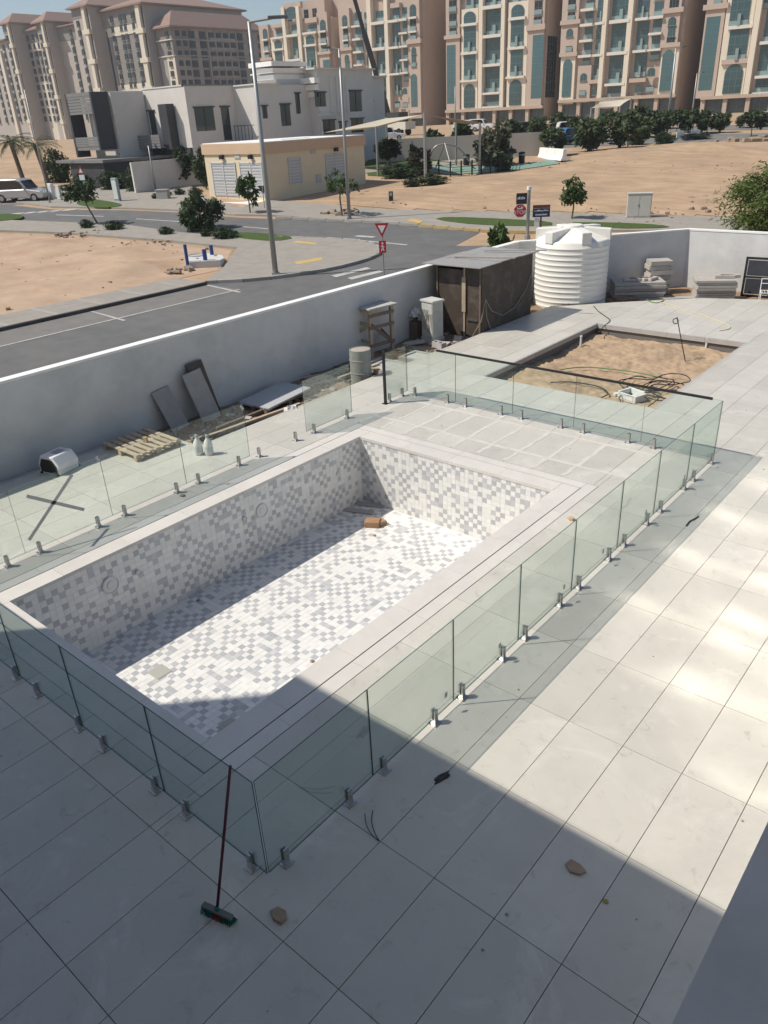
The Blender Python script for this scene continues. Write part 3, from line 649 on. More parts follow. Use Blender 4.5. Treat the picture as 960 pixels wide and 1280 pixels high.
# tank ------------------------------------------------------------------
TP = Vector((-12.57, 24.57, SZ)); TR = 1.2
fr = TP+Vector((.45, -.89, 0))*TR; shz = gtop(fr, 714, 304); topz = gtop(TP, 714, 281)
t = thing('water_tank', TP, 'big cream plastic water tank with ribbed sides and domed lid', 'water tank')
prof = [(TR, 0)]; nr = 12; hh = shz-.12
for k in range(nr):
    z0 = .06+hh*k/nr; dz = hh/nr
    prof += [(TR, z0), (TR+.013, z0+dz*.10), (TR+.014, z0+dz*.20), (TR, z0+dz*.26)]
prof += [(TR, shz-.04), (TR-.05, shz)]
MB().lathe(prof, 64, cap=False).build('ribbed_body', m_tank, t, smooth=True)
MB().lathe([(TR-.05, shz), (.34, topz-.08), (.34, topz-.04), (.001, topz-.04)], 64, cap=False).build('dome', m_tank, t, smooth=False)
MB().lathe([(.30, topz-.05), (.30, topz), (.26, topz+.015), (.001, topz+.015)], 32).build('lid', m_tank, t)
for k in range(6):
    a = R(60*k+18); mb = MB(); c_, s_ = math.cos(a), math.sin(a); M = Matrix(((c_, -s_, 0, 0), (s_, c_, 0, 0), (0, 0, 1, 0), (0, 0, 0, 1)))
    mb.prism([(.36, shz-.05), (TR+.02, shz-.05), (TR+.02, shz+.30), (TR-.14, shz+.31), (.36, topz-.05)], -.16, .16, M @ Matrix(((1, 0, 0, 0), (0, 0, -1, 0), (0, 1, 0, 0), (0, 0, 0, 1)))); mb.build('buttress', m_tank, t, bevel=.012)
# stacks of tiles ---------------------------------------------------------
def stack(P, rz, n, sx, sy, th, lab, m=None, jit=.05):
    t = thing('stone_stack', P, lab, 'stack', 'stone stacks by the far wall', rz)
    for k in range(n):
        dx, dy = random.uniform(-jit, jit), random.uniform(-jit, jit)
        MB().box(-sx/2+dx, sx/2+dx, -sy/2+dy, sy/2+dy, k*th+.014, (k+1)*th).build('stone_slab', m or m_stone, t)
    return t
stack(at(826, 368, SZ)+Vector((-.3, .3, 0)), R(38), 7, .75, .65, .16, 'tall square stack of pale stone slabs against the shaded wall')
stack(at(888, 375, SZ)+Vector((0, .2, 0)), R(30), 8, 1.25, .8, .085, 'wide low stack of grey stone slabs before the sunlit wall')
stack(at(800, 372, SZ)+Vector((-.1, -.1, 0)), R(35), 6, 1.7, 1.0, .10, 'dusty stack of stones with rubble on top, beside the tank')
P = at(800, 372, SZ)+Vector((-.1, -.1, 0))
for k in range(5):
    o = MB().box(-.24, .24, -.1, .1, 0, .1).build('stone_kerb', m_stone, bevel=.012); place(o, P+Vector((.25*math.cos(.6)*k*.6-.1+.05*(k % 2), .2*k*.4-.2, .60+.0*k)), R(35+12*k)); o.location = P+Vector((-.15+.14*k, -.25+.12*k, .603)); tag(o, 'loose pale kerb stone lying on the dusty stack', 'stone', 'kerb stones on the dusty stack')
for k in range(2):
    o = MB().box(-.32, .32, -.09, .09, 0, .11).build('stone_kerb', m_stone, bevel=.01); o.location = at(888, 375, SZ)+Vector((.25+.12*k, .35+.15*k, .682)); o.rotation_euler.z = R(25+10*k); tag(o, 'stone kerb lying on the wide low stack', 'stone', 'kerb stones on the wide stack')
o = MB().box(-.65, .65, -.4, .4, 0, .04).build('loose_slab', m_slab); place(o, at(852, 378, SZ)+Vector((0, .2, .05)), R(36)); tag(o, 'thin grey slab lying flat between two stone stacks', 'slab')
o = MB(); o.box(-.55, .55, -.03, .03, 0, .06).box(-.55, .55, -.03, .03, .54, .6).box(-.55, -.49, -.03, .03, .06, .54).box(.49, .55, -.03, .03, .06, .54); o = o.build('open_timber_crate', m_woodd); place(o, at(785, 352, SZ)+Vector((-.2, .55, .25)), R(48), R(-12)); o.location.z = SZ+.02; tag(o, 'dark open timber frame leaning behind the dusty stack', 'crate')
crumple('rubble_heap', at(770, 382, SZ)+Vector((.1, .5, 0)), (.6, .4, .2), m_soil, 'low dark heap of rubble between tank and stone stack', 'rubble', seed=2, amp=.6)
# black steel door frame and chair at far right
t = thing('black_door_frame', at(950, 378, SZ)+Vector((-.1, .75, 0)), 'black panelled metal door standing against the sunlit wall', 'door', None, R(5))
MB().box(-.75, 1.6, -.03, .03, 0, .07).box(-.75, 1.6, -.03, .03, 1.23, 1.3).box(-.75, -.68, -.03, .03, .07, 1.23).box(.1, .17, -.03, .03, .07, 1.23).box(.92, .99, -.03, .03, .07, 1.23).box(-.68, 1.6, -.03, .03, .62, .68).build('frame', m_black, t)
for (x0, x1, z0, z1) in ((-.66, .08, .1, .6), (-.66, .08, .7, 1.2), (.19, .9, .1, .6), (.19, .9, .7, 1.2), (1.0, 1.58, .1, 1.2)): MB().box(x0, x1, -.012, .012, z0, z1).build('panel', mat('dark_panel', (.05, .055, .065), .3, .2, 4), t)
o = MB().box(-.7, 1.5, -.25, .25, 0, .06).build('pale_board', m_stone); place(o, t.location+Vector((.75, -.02, 1.302)), R(5)); tag(o, 'pale board lying on top of the black door', 'board')
t = thing('white_chair', at(948, 384, SZ)+Vector((.1, .35, 0)), 'white wire frame chair in front of the black door', 'chair', None, R(20))
for sx in (-.2, .2): MB().tube([(sx, -.22, 0), (sx, -.2, .42), (sx, .2, .44), (sx, .28, .8)], .014, 6).build('side_frame', m_wcap, t); MB().tube([(sx, .25, 0), (sx, .2, .44)], .014, 6).build('leg', m_wcap, t)
for z_, y in ((.43, -.2), (.44, .2), (.8, .28), (.65, .25)): MB().tube([(-.2, y, z_), (.2, y, z_)], .012, 6).build('crossbar', m_wcap, t)
for k in range(5): MB().tube([(-.16+.08*k, -.2, .43), (-.16+.08*k, .2, .44)], .007, 5).build('seat_wire', m_wcap, t)
# hoses, cables ---------------------------------------------------------
def pathpx(pts, z, lift=.0): return [at(x, y, z)+Vector((0, 0, lift)) for x, y in pts]
def smooth(pts, it=2):
    for _ in range(it):
        q = [pts[0]]
        for a, b in zip(pts, pts[1:]): q += [a*.75+b*.25, a*.25+b*.75]
        pts = q+[pts[-1]]
    return pts
def cable(name, pts, r_, m, lab, cat, grp=None):
    pts = smooth(pts); c_ = sum(pts, Vector((0, 0, 0)))/len(pts); c_.z = 0; o = MB().tube([p-c_ for p in pts], r_, 6).build(name, m, None, smooth=True); o.location = c_; return tag(o, lab, cat, grp)
cable('garden_hose', pathpx([(818, 378), (835, 380), (856, 388), (880, 395), (900, 403), (913, 408), (912, 412), (899, 414)], 0, .014), .013, m_yel, 'pale yellow hose curving over the far terrace tiles', 'hose')
cable('garden_hose', pathpx([(808, 375), (816, 379), (824, 379), (830, 376)], 0, .016), .016, m_grn, 'short bright green hose end on the far terrace', 'hose')
cable('loose_cable', pathpx([(742, 383), (748, 390), (757, 396), (764, 401), (757, 406)], 0, .012)+pathpx([(752, 411), (748, 416)], -.1), .013, m_bpipe, 'dark cable trailing over the pit edge from the tank', 'cable')
cable('pit_pipe', pathpx([(700, 462), (730, 458), (770, 462), (800, 466), (835, 474)], -.22), .014, m_grn, 'thin green hose crossing the soil pit', 'hose')
cable('pit_pipe', pathpx([(688, 478), (712, 477), (735, 480), (752, 484), (762, 492), (752, 497)], -.24), .016, m_bpipe, 'black irrigation pipe curled near the left pit corner', 'pipe')
random.seed(11)
for k in range(7):
    cx, cyy = random.uniform(800, 865), random.uniform(464, 494); pts = []
    a0 = random.uniform(0, 6.3)
    for q in range(9):
        a = a0+q*.75; pts.append((cx+random.uniform(18, 44)*math.cos(a), cyy+random.uniform(6, 15)*math.sin(a)))
    pp = pathpx(pts, -.08); pp = [Vector((max(SX0+.3, min(SX1-.12, p.x)), p.y, random.uniform(-.27, -.14))) for p in pp]
    cable('pit_pipe', pp, .012, m_bpipe, 'black irrigation pipe in the tangle beside the white block', 'pipe', 'tangled black pipes in the pit')
# white foam block in the pit
t = thing('foam_block', at(790, 499, -.3), 'broken white block lying in the soil pit among pipes', 'block', None, R(-18)); t.location.z = -.31
MB().box(-.26, .26, -.2, .2, 0, .05).box(-.26, -.2, -.2, .2, .05, .2).box(.2, .26, -.2, .2, .05, .17).box(-.2, .2, -.2, -.15, .05, .17).box(-.2, .2, .15, .2, .05, .2).build('block_body', m_rag, t, bevel=.01)
MB().beam((-.45, -.1, .03), (-.25, .35, .04), .12, .06).build('broken_piece', m_rag, t)
# rod with ring
A = at(858, 451, -.28); t = thing('marker_rod', A, 'thin dark steel rod with wire ring stuck in the pit', 'rod')
top = Vector((-.38, -.05, 1.12)); MB().tube([(0, 0, -.1), top], .013, 6).build('rod', m_bpipe, t); MB().tube([top*.9+Vector((-.06+.07*math.cos(R(30*k)), 0, .0+.07*math.sin(R(30*k)))) for k in range(13)], .012, 5).build('ring', m_bpipe, t)
for (px, py, lb) in ((726, 428, 'pale pipe stub with cap at the far left pit edge'), (883, 431, 'pale conduit stub rising at the right far pit edge')):
    t = thing('pipe_stub', at(px, py, -.2), lb, 'pipe stub', 'pipe stubs in the pit'); t.location.z = -.33
    MB().tube([(0, 0, 0), (0, 0, .28)], .03, 8).build('pipe', m_rag, t); MB().tube([(0, 0, .28), (0, 0, .32)], .038, 8).build('cap', m_rag, t)
# ================================================================== deck clutter
d = ray(288, 957); tt = (2.545-CAM.y)/d.y; BT = CAM+d*tt; BB = at(272, 1140, .06)
t = thing('broom', (BB.x, BB.y, 0), 'broom with maroon handle and green brush leaning on the glass', 'broom')
o = MB().tube([Vector((0, 0, .09)), (BT-Vector((BB.x, BB.y, 0)))], .0125, 10).build('handle', mat('maroon_handle', (.10, .02, .035), .4), t, smooth=True)
hd = at(290, 1156, .03)-at(256, 1140, .03); ang = math.atan2(hd.y, hd.x)
def rot(mb, nm, m): o = mb.build(nm, m, t, bevel=.004); o.rotation_euler.z = ang; return o
rot(MB().box(-.15, .15, -.025, .025, .06, .085), 'brush_block', mat('dusty_block', (.16, .17, .15), .8))
m_brg = mat('green_bristle', (.0, .16, .13), .8, .3, 60); m_brr = mat('red_bristle', (.20, .06, .03), .8, .3, 60)
for (x0, x1, m) in ((-.155, -.05, m_brg), (-.05, .05, m_brr), (.05, .155, m_brg)):
    mb = MB()
    for k in range(90):
        x, y = random.uniform(x0, x1), random.uniform(-.03, .03); mb.beam((x, y*.7, .062), (x*1.05, y*1.5, .0), .006, .006)
    rot(mb, 'bristles', m)
MB().tube([(0, 0, .08), (0, 0, .12)], .018, 10).build('socket', m_brg, t)
def flatstone(px, py, r_, lab, m, seed, h_=.035, nm='stone_chip', rot_=0):
    rnd = random.Random(seed); n = 6; poly = [(r_*(.8+.35*rnd.random())*math.cos(2*math.pi*k/n+.3), r_*(.65+.3*rnd.random())*math.sin(2*math.pi*k/n+.3)) for k in range(n)]
    o = MB().prism(poly, 0, h_).build(nm, m, bevel=.004); o.location = at(px, py, 0)+Vector((0, 0, .001)); o.rotation_euler.z = rot_; return tag(o, lab, 'stone')
m_chip = mat('broken_stone', (.33, .25, .18), .9, .2, 14, .002, 60)
flatstone(349, 1146, .085, 'flat brown stone chip on shaded tiles beside the broom', m_chip, 1)
flatstone(719, 1086, .085, 'flat grey brown stone chip on shaded tiles, far from the broom', m_chip, 2, .025)
flatstone(757, 1127, .03, 'small yellowish chip on a shaded tile joint', mat('ochre_chip', (.32, .24, .08), .9), 3, .01)
flatstone(714, 650, .06, 'small tan wedge of stone on the poolside coping', mat('tan_chip', (.52, .38, .24), .9), 4, .05)
flatstone(228, 620, .05, 'dark pebble on the coping by the left glass', m_chip, 5, .03)
cable('wire_scrap', [p+Vector((0, 0, .012)) for p in pathpx([(466, 1014), (464, 1026), (467, 1040), (474, 1052)], 0)], .004, m_bpipe, 'longer of two thin dark wires curled on shaded tiles', 'wire')
cable('wire_scrap', [p+Vector((0, 0, .012)) for p in pathpx([(456, 1018), (457, 1030), (463, 1043), (473, 1052)], 0)], .0035, m_bpipe, 'fainter of two thin dark wires curled on shaded tiles', 'wire')
crumple('glove', at(553, 972, 0), (.035, .10, .02), mat('dark_rag', (.05, .05, .05), .9), 'small dark rag lying on a tile joint at the shadow edge', 'rag', seed=5, amp=.6).rotation_euler.z = R(-10)
cable('twig', [p+Vector((0, 0, .012)) for p in pathpx([(858, 658), (862, 652), (868, 650), (873, 646)], 0)], .012, m_bpipe, 'dark twisted strip on the terrace in the glass shadow', 'strip')
# things in the pool
for (px, py, lb, rz, s_) in ((466, 657, 'larger brown block lying on the pool floor', .5, 1.), (476, 655, 'smaller brown block beside the larger one on the pool floor', -.3, .75)):
    o = MB().box(-.15*s_, .15*s_, -.11*s_, .11*s_, 0, .13*s_).build('brown_block', mat('brown_carton', (.33, .20, .115), .85, .2, 8), bevel=.012); place(o, at(px, py, PZ), rz); tag(o, lb, 'block', 'brown blocks on the pool floor')
for (px, py, k) in ((462, 632, 0), (448, 640, 1)):
    o = MB().beam((-.3, -.1, .02), (.3, .12, .02), .14, .03).build('floor_board', m_slab); o.location = at(px, py, PZ); tag(o, ['grey board in the far shaded pool corner', 'second grey board in the shaded pool corner, nearer the mid wall'][k], 'board')
for (px, py, lb) in ((468, 670, 'tiny dark pebble near the brown blocks on the pool floor'), (390, 827, 'tiny dark pebble on the sunlit pool floor near the coping'), (248, 751, 'dark leaf on the shaded pool floor')):
    o = MB().lathe([(.02, 0), (.035, .015), (.02, .03), (.001, .035)], 7).build('pebble', m_chip); o.location = at(px, py, PZ)+Vector((0, 0, .001)); tag(o, lb, 'pebble')
random.seed(9); mb = MB()
for k in range(60):
    a = random.uniform(0, 6.3); c = Vector((-11.9+random.uniform(-.5, .35), 23.55+random.uniform(-.25, .35), SZ)); h_ = random.uniform(.15, .34); t_ = c+Vector((random.uniform(-.12, .12), random.uniform(-.12, .12), h_)); sd = Vector((math.cos(a), math.sin(a), 0))*.012
    mb.quad(c-sd, c+sd, t_)
o = mb.build('dry_weeds', mat('dry_weed', (.16, .12, .08), .9)); stuff(o)
# ================================================================== streets
m_asph = mat('asphalt', (.132, .13, .126), .85, .18, 1.2, .002, 60, dirt=(.17, .165, .155), dscale=.25, damt=.6)
m_asph2 = mat('parking_asphalt', (.18, .172, .16), .88, .15, 1.5, .002, 60, dirt=(.21, .19, .165), dscale=.35, damt=.7)
m_pave = mat('paver_grey', (.30, .275, .24), .88, .14, 1.6, .003, 30, dirt=(.36, .31, .24), dscale=.3, damt=.5)
m_paveb = mat('paver_band', (.35, .325, .285), .88, .12, 2)
m_line = mat('road_paint', (.46, .45, .42), .8, .15, 4, dirt=(.2, .195, .185), dscale=1.5, damt=.7)
m_yelp = mat('yellow_paver', (.52, .36, .13), .85, .12, 4)
m_kerbg = mat('kerb_concrete', (.33, .315, .29), .9, .12, 3, rnd=.1)
m_kerbd = mat('kerb_dark', (.075, .073, .07), .9, .15, 3, rnd=.2)
m_kerby = mat('kerb_yellow', (.40, .31, .15), .8, .15, 5)
m_grass = mat('lawn', (.07, .105, .034), .95, .35, 5, .02, 40, spec=.1)
def sheet(name, pts, lift, m, skirt=0, world=False):
    P = [Vector((*p, 0)) for p in pts] if world else [g(*p) for p in pts]
    bm = bmesh.new(); f = bm.faces.new([bm.verts.new((p.x, p.y, 0)) for p in P]); bm.normal_update()
    if f.normal.z < 0: f.normal_flip()
    bmesh.ops.triangulate(bm, faces=list(bm.faces)); drape(bm, lift)
    if skirt:
        bd = [e for e in bm.edges if e.is_boundary]; r_ = bmesh.ops.extrude_edge_only(bm, edges=bd)
        for v in [q for q in r_['geom'] if isinstance(q, bmesh.types.BMVert)]: v.co.z -= skirt
    bmesh.ops.recalc_face_normals(bm, faces=list(bm.faces))
    me = bpy.data.meshes.new(name); bm.to_mesh(me); bm.free(); me.materials.append(m); o = link(name, me); return struct(o)
def smooth2(pts, it=2, closed=False):
    for _ in range(it):
        q = [] if closed else [pts[0]]
        for a, b in zip(pts, pts[1:]+(pts[:1] if closed else [])): q += [(a[0]*.75+b[0]*.25, a[1]*.75+b[1]*.25), (a[0]*.25+b[0]*.75, a[1]*.25+b[1]*.75)]
        pts = q if closed else q+[pts[-1]]
    return pts
# carriageways (one sheet each, a few mm apart)
near = [at(0, 414, Z0), at(257, 356, Z0)]
dirU = Vector((0, 1, 0))
xk = (near[0].x+near[1].x)/2                      # kerb line of the parking bay, runs along Y
sheet('road', [(xk+.0, -120), (-14.66, -120), (-14.66, 24.2), (-9.5, 30.0), (60, 30.0), (60, 38.0), (-20, 38.0), (xk, 33.0)], .010, m_asph, world=True)
bayend = at(257, 356, Z0).y
sheet('parking_bay', [(xk, -120), (xk+2.35, -120), (xk+2.35, bayend), (xk, bayend)], .016, m_asph2, world=True)
# side street beyond the left lot and junction mouth
sheet('side_street', [(-40, 256), (10, 256), (64, 262), (156, 263), (227, 266), (294, 272), (345, 274), (408, 277), (476, 280), (529, 284), (600, 291), (560, 312), (470, 322), (440, 303), (394, 300), (330, 296), (283, 296), (227, 291), (156, 281), (36, 276), (-40, 274)], .013, m_asph)
# island / corner pavement
corner = smooth2([(257, 355), (320, 352), (394, 342), (437, 333), (470, 322), (478, 314), (466, 306), (440, 302), (394, 299.5), (340, 298)], 1)
sheet('corner_pavement', corner+[(283, 298), (227, 293), (156, 283), (36, 278), (-60, 275), (-60, 291), (0, 290), (81, 293), (212, 303), (297, 312), (280, 337)], .13, m_pave, .3)
sheet('pavement', [(xk, bayend), (xk, -120), (xk-2.2, -120), (xk-2.2, 20), (xk-2.3, bayend)], .126, m_pave, .3, world=True)
# joint bands in the pavement strip and pads
for k in range(26):
    y = bayend-1-2.05*k; sheet('paver_band', [(xk-.02, y), (xk-2.2, y), (xk-2.2, y-.22), (xk-.02, y-.22)], .131, m_paveb, world=True)
for q in (((371, 304), (398, 307), (393, 309), (366, 306)), ((368, 331), (402, 325), (404, 328), (372, 334)), ((515, 276), (530, 279), (524, 282), (508, 279))):
    sheet('tactile_pad', q, .136, m_yelp)
# far side pavements
sheet('far_pavement', [(345, 271), (300, 262), (335, 252), (410, 258), (440, 262), (500, 264), (560, 266), (640, 267), (700, 268), (760, 270), (840, 272), (1000, 276), (1060, 292), (900, 291), (760, 290), (660, 291), (600, 289), (529, 282.5), (476, 278.5), (408, 275.5)], .12, m_pave, .3)
sheet('villa_pavement', [(64, 260), (20, 254), (60, 240), (150, 233), (240, 235), (262, 250), (300, 262), (345, 271), (294, 270), (227, 264.5), (156, 261.5)], .12, m_pave, .3)
# kerb stones: individual near the camera
def kerbline(name, P, w_, h_, m, L=1.0, lift=0):
    t = bpy.data.objects.new(name, None); sc.collection.objects.link(t); struct(t)
    me = MB().box(-w_/2, w_/2, .01, L-.01, 0, h_).mesh('kerb_stone', m)
    for a, b in zip(P, P[1:]):
        d = b-a; n = max(1, round(d.length/L)); s_ = d.length/n
        for k in range(n):
            q = a+d*(k/n); o = link('kerb_stone', me, t); o.location = (q.x, q.y, gz(q.x, q.y)+lift); o.rotation_euler.z = math.atan2(-d.x, d.y); o.scale.y = s_/L
kerbline('kerb', [Vector((xk+.06, y, 0)) for y in (-10, bayend)], .16, .142, m_kerbd)
kerbline('kerb', [g(*p) for p in corner], .18, .155, m_kerbg)
kerbline('kerb', [g(*p) for p in ((345, 273.6), (408, 276.5), (476, 279.6), (524, 283.5))], .2, .145, m_kerbg, 1.2)
kerbline('kerb', [g(*p) for p in ((524, 283.8), (600, 290), (660, 292), (760, 291))], .25, .15, m_kerby, 1.2)
# paint
yl = at(152, 401, Z0)
sheet('edge_line', [(xk+2.32, -120), (xk+2.44, -120), (xk+2.44, bayend), (xk+2.32, bayend)], .021, m_line, world=True)
for q in (((113, 390), (116, 389.6), (158, 401), (154, 402)), ((257, 357), (260, 356.5), (302, 365.5), (298, 366.5))): sheet('bay_line', q, .0245, m_line)
for q in (((392, 301.5), (440, 303.5), (430, 306), (396, 303.8)), ((410, 297), (452, 299.5), (446, 301), (404, 298.8)), ((447, 294.5), (470, 296), (466, 297.5), (443, 296))): sheet('crosswalk_stripe', q, .0205, m_line)
for q in (((414, 345), (458, 334.5), (464, 336), (420, 347)), ((434, 348), (474, 338.5), (480, 340), (440, 350))): sheet('crosswalk_stripe', q, .0205, m_asph2 if 'x' in q else m_line)
for k in range(5):
    x = 8+16*k; y = 268-1.2*k; sheet('crosswalk_stripe', ((x, y), (x+20, y-2.2), (x+28, y-1.6), (x+8, y+.8)), .0205, m_line)
for q in (((294, 282.5), (340, 286.4), (340, 287.2), (294, 283.3)), ((70, 268.5), (130, 270.5), (130, 271.2), (70, 269.2)), ((170, 273.5), (240, 278), (240, 278.7), (170, 274.2))): sheet('lane_line', q, .0205, m_line)
sheet('stop_line', ((452, 300.5), (510, 306), (508, 307), (451, 301.6)), .0205, m_line)
# lawns
for q in (((96, 254), (110, 250), (150, 256), (154, 260), (130, 262), (98, 259)), ((-20, 271), (20, 269), (34, 274), (5, 279), (-20, 279)), ((283, 296.5), (300, 293), (337, 295), (372, 300), (345, 305), (300, 301)), ((540, 277), (560, 273.5), (640, 277), (690, 280), (690, 286), (600, 284.5)), ((700, 281), (763, 281), (826, 284), (840, 288), (763, 289))):
    sheet('lawn', smooth2(list(q), 1, True), .15, m_grass, .1)
for q in (((96, 252), (110, 249), (155, 255)),): pass
# park lawn, playground, far roads
sheet('park_lawn', [(455, 205), (470, 192), (560, 190), (650, 188), (640, 200), (560, 206), (500, 222), (460, 220)], .03, m_grass)
sheet('play_surface', [(530, 213), (545, 207), (600, 208), (640, 207), (690, 200), (700, 205), (640, 214), (560, 219)], .05, mat('play_rubber', (.20, .30, .24), .9, .1, 1), world=False)
sheet('park_path', [(455, 211), (505, 205), (560, 201), (700, 186), (700, 190), (565, 206), (510, 211), (455, 217)], .045, m_pave)
sheet('far_road', [(380, 178), (480, 176), (640, 178), (760, 172), (860, 168), (1000, 166), (1000, 173), (860, 178), (760, 182), (640, 188), (480, 186), (380, 188)], .02, m_asph2)
sheet('far_car_park', [(560, 170), (640, 166), (760, 161), (900, 157), (1000, 155), (1000, 162), (900, 163), (760, 168), (640, 174)], .024, m_asph2)
sheet('villa_forecourt', [(-60, 244), (0, 240), (60, 236), (90, 243), (60, 254), (0, 257), (-60, 258)], .02, m_asph2)
# sand with relief
def inside(x, y, poly):
    c = False; n = len(poly)
    for i in range(n):
        (x0, y0), (x1, y1) = poly[i], poly[(i+1) % n]
        if (y0 > y) != (y1 > y) and x < (x1-x0)*(y-y0)/(y1-y0)+x0: c = not c
    return c
def edist(x, y, poly):
    best = 1e9; n = len(poly)
    for i in range(n):
        (x0, y0), (x1, y1) = poly[i], poly[(i+1) % n]; dx, dy = x1-x0, y1-y0; t = max(0, min(1, ((x-x0)*dx+(y-y0)*dy)/(dx*dx+dy*dy+1e-9)))
        best = min(best, math.hypot(x-x0-dx*t, y-y0-dy*t))
    return best
def sandlot(name, poly, step, amp, m, mounds=(), seed=0.):
    xs_ = [p[0] for p in poly]; ys_ = [p[1] for p in poly]; nx = int((max(xs_)-min(xs_))/step)+1; ny = int((max(ys_)-min(ys_))/step)+1
    idx = {}; mb = MB()
    for j in range(ny+1):
        for i in range(nx+1):
            x, y = min(xs_)+i*step, min(ys_)+j*step
            if not inside(x, y, poly): continue
            fall = min(1, edist(x, y, poly)/3.5)**1.3; h_ = .5+.5*noise.noise((x*.09+seed, y*.09, 0)); h_ = h_*amp+amp*.35*(noise.noise((x*.45, y*.45, 2))+.5)+amp*.18*noise.noise((x*1.3, y*1.3, 5))+amp*.25*abs(noise.noise((x*.2+y*.35, y*.08-x*.05, 9)))
            for (mx, my, mr, mh) in mounds: h_ += mh*math.exp(-((x-mx)**2+(y-my)**2)/mr**2)*(1+.5*noise.noise((x*1.7, y*1.7, 4)))
            idx[(i, j)] = len(mb.v); mb.v.append((x, y, gz(x, y)+.012+max(0, h_)*fall))
    for j in range(ny):
        for i in range(nx):
            k = [(i, j), (i+1, j), (i+1, j+1), (i, j+1)]
            if all(q in idx for q in k): mb.f.append(tuple(idx[q] for q in k)); mb.m.append(0); mb.c.append(None)
    return struct(mb.build(name, m, smooth=True))
W2 = lambda *pp: [(g(*p).x, g(*p).y) for p in pp]
def gm(px, py, r_, h_): q = g(px, py); return (q.x, q.y, r_, h_)
m_sandl = mat('reddish_sand', (.44, .32, .228), .95, .2, .5, .02, 10, dirt=(.36, .225, .135), dscale=.35, damt=.7, spec=.1)
sandlot('sand_lot', [(xk-2.3, -20), (xk-2.3, 20), (xk-2.4, at(280, 338, Z0).y)]+W2((298, 313), (212, 304), (81, 294), (0, 291), (-80, 290)), .35, .14, m_sandl, [gm(160, 340, 1.6, .35), gm(95, 296, 1.5, .3), gm(180, 311, 1.5, .25), gm(30, 310, 3, .25), gm(60, 370, 3, .2)])
sandlot('sand_field', W2((412, 257), (436, 258), (470, 262), (560, 264.5), (640, 265.5), (760, 268), (900, 272), (1040, 276), (1100, 200), (960, 174), (860, 179.5), (760, 184), (705, 192), (700, 206), (640, 215), (560, 220), (520, 232), (460, 236)), .7, .2, m_sand, [gm(872, 190, 5, .35), gm(905, 188, 4, .3), gm(820, 192, 5, .2), gm(600, 235, 4, .15), gm(460, 243, 2, .2)], 3.)
sandlot('sand_verge', W2((300, 261), (262, 251), (240, 243), (300, 248), (336, 252)), .5, .12, m_sandl)
# rubble and stones in the lots
m_rub = mat('rubble', (.30, .235, .175), .95, .25, 6)
random.seed(21)
def rubble(px, py, spread, n, smin, smax, lab):
    c0 = g(px, py); mb = MB()
    for k in range(n):
        a, r_ = random.uniform(0, 6.3), spread*math.sqrt(random.random()); x, y = r_*math.cos(a), r_*math.sin(a)*1.0; s_ = random.uniform(smin, smax)
        M = Matrix.Translation((x, y, gz(c0.x+x, c0.y+y)-c0.z+s_*.3+.08)) @ Matrix.Rotation(random.uniform(0, 3), 4, 'Z') @ Matrix.Rotation(random.uniform(-.5, .5), 4, 'X')
        mb.xbox(M, -s_, s_, -s_*.7, s_*.7, -s_*.4, s_*.4)
    o = mb.build('rubble', m_rub, None, bevel=.02); o.location = c0; tag(o, lab, 'rubble', None, 'stuff')
rubble(160, 339, 1.5, 60, .03, .13, 'rubble scattered on the mound in the reddish sand lot')
rubble(222, 341, .7, 14, .06, .22, 'dark broken debris beside the concrete manhole base')
rubble(95, 295, 1.5, 26, .05, .18, 'broken rubble at the far edge of the sand lot')
rubble(175, 309, 2.2, 30, .04, .14, 'rubble strewn near the path behind the sand lot')
rubble(425, 268, 1.4, 26, .08, .3, 'stones heaped at the foot of the junction lamp')
rubble(935, 177, 3.5, 14, .2, .7, 'pale boulders beyond the sand field')
rubble(905, 255, 4, 30, .05, .2, 'small stones by the edge of the sand field')
rubble(800, 275, 3, 30, .04, .14, 'small rubble round the utility cabinet')
mb = MB(); random.seed(77)
W_ = W2((440, 262), (900, 270), (1000, 200), (860, 182), (705, 196), (560, 224))
L_ = [(xk-3, 2), (xk-3, at(270, 340, Z0).y)]+W2((290, 314), (81, 296), (0, 293))
for poly, n in ((W_, 260), (L_, 150)):
    xs_ = [p[0] for p in poly]; ys_ = [p[1] for p in poly]; c = 0
    while c < n:
        x, y = random.uniform(min(xs_), max(xs_)), random.uniform(min(ys_), max(ys_))
        if not inside(x, y, poly): continue
        c += 1; s_ = random.choice((.025, .03, .04, .06, .09)); M = Matrix.Translation((x, y, gz(x, y)+.10+s_*.2)) @ Matrix.Rotation(random.uniform(0, 3), 4, 'Z') @ Matrix.Rotation(random.uniform(-.5, .5), 4, 'X'); mb.xbox(M, -s_, s_, -s_*.7, s_*.7, -s_*.9, s_*.4)
stuff(mb.build('scattered_stones', m_rub))
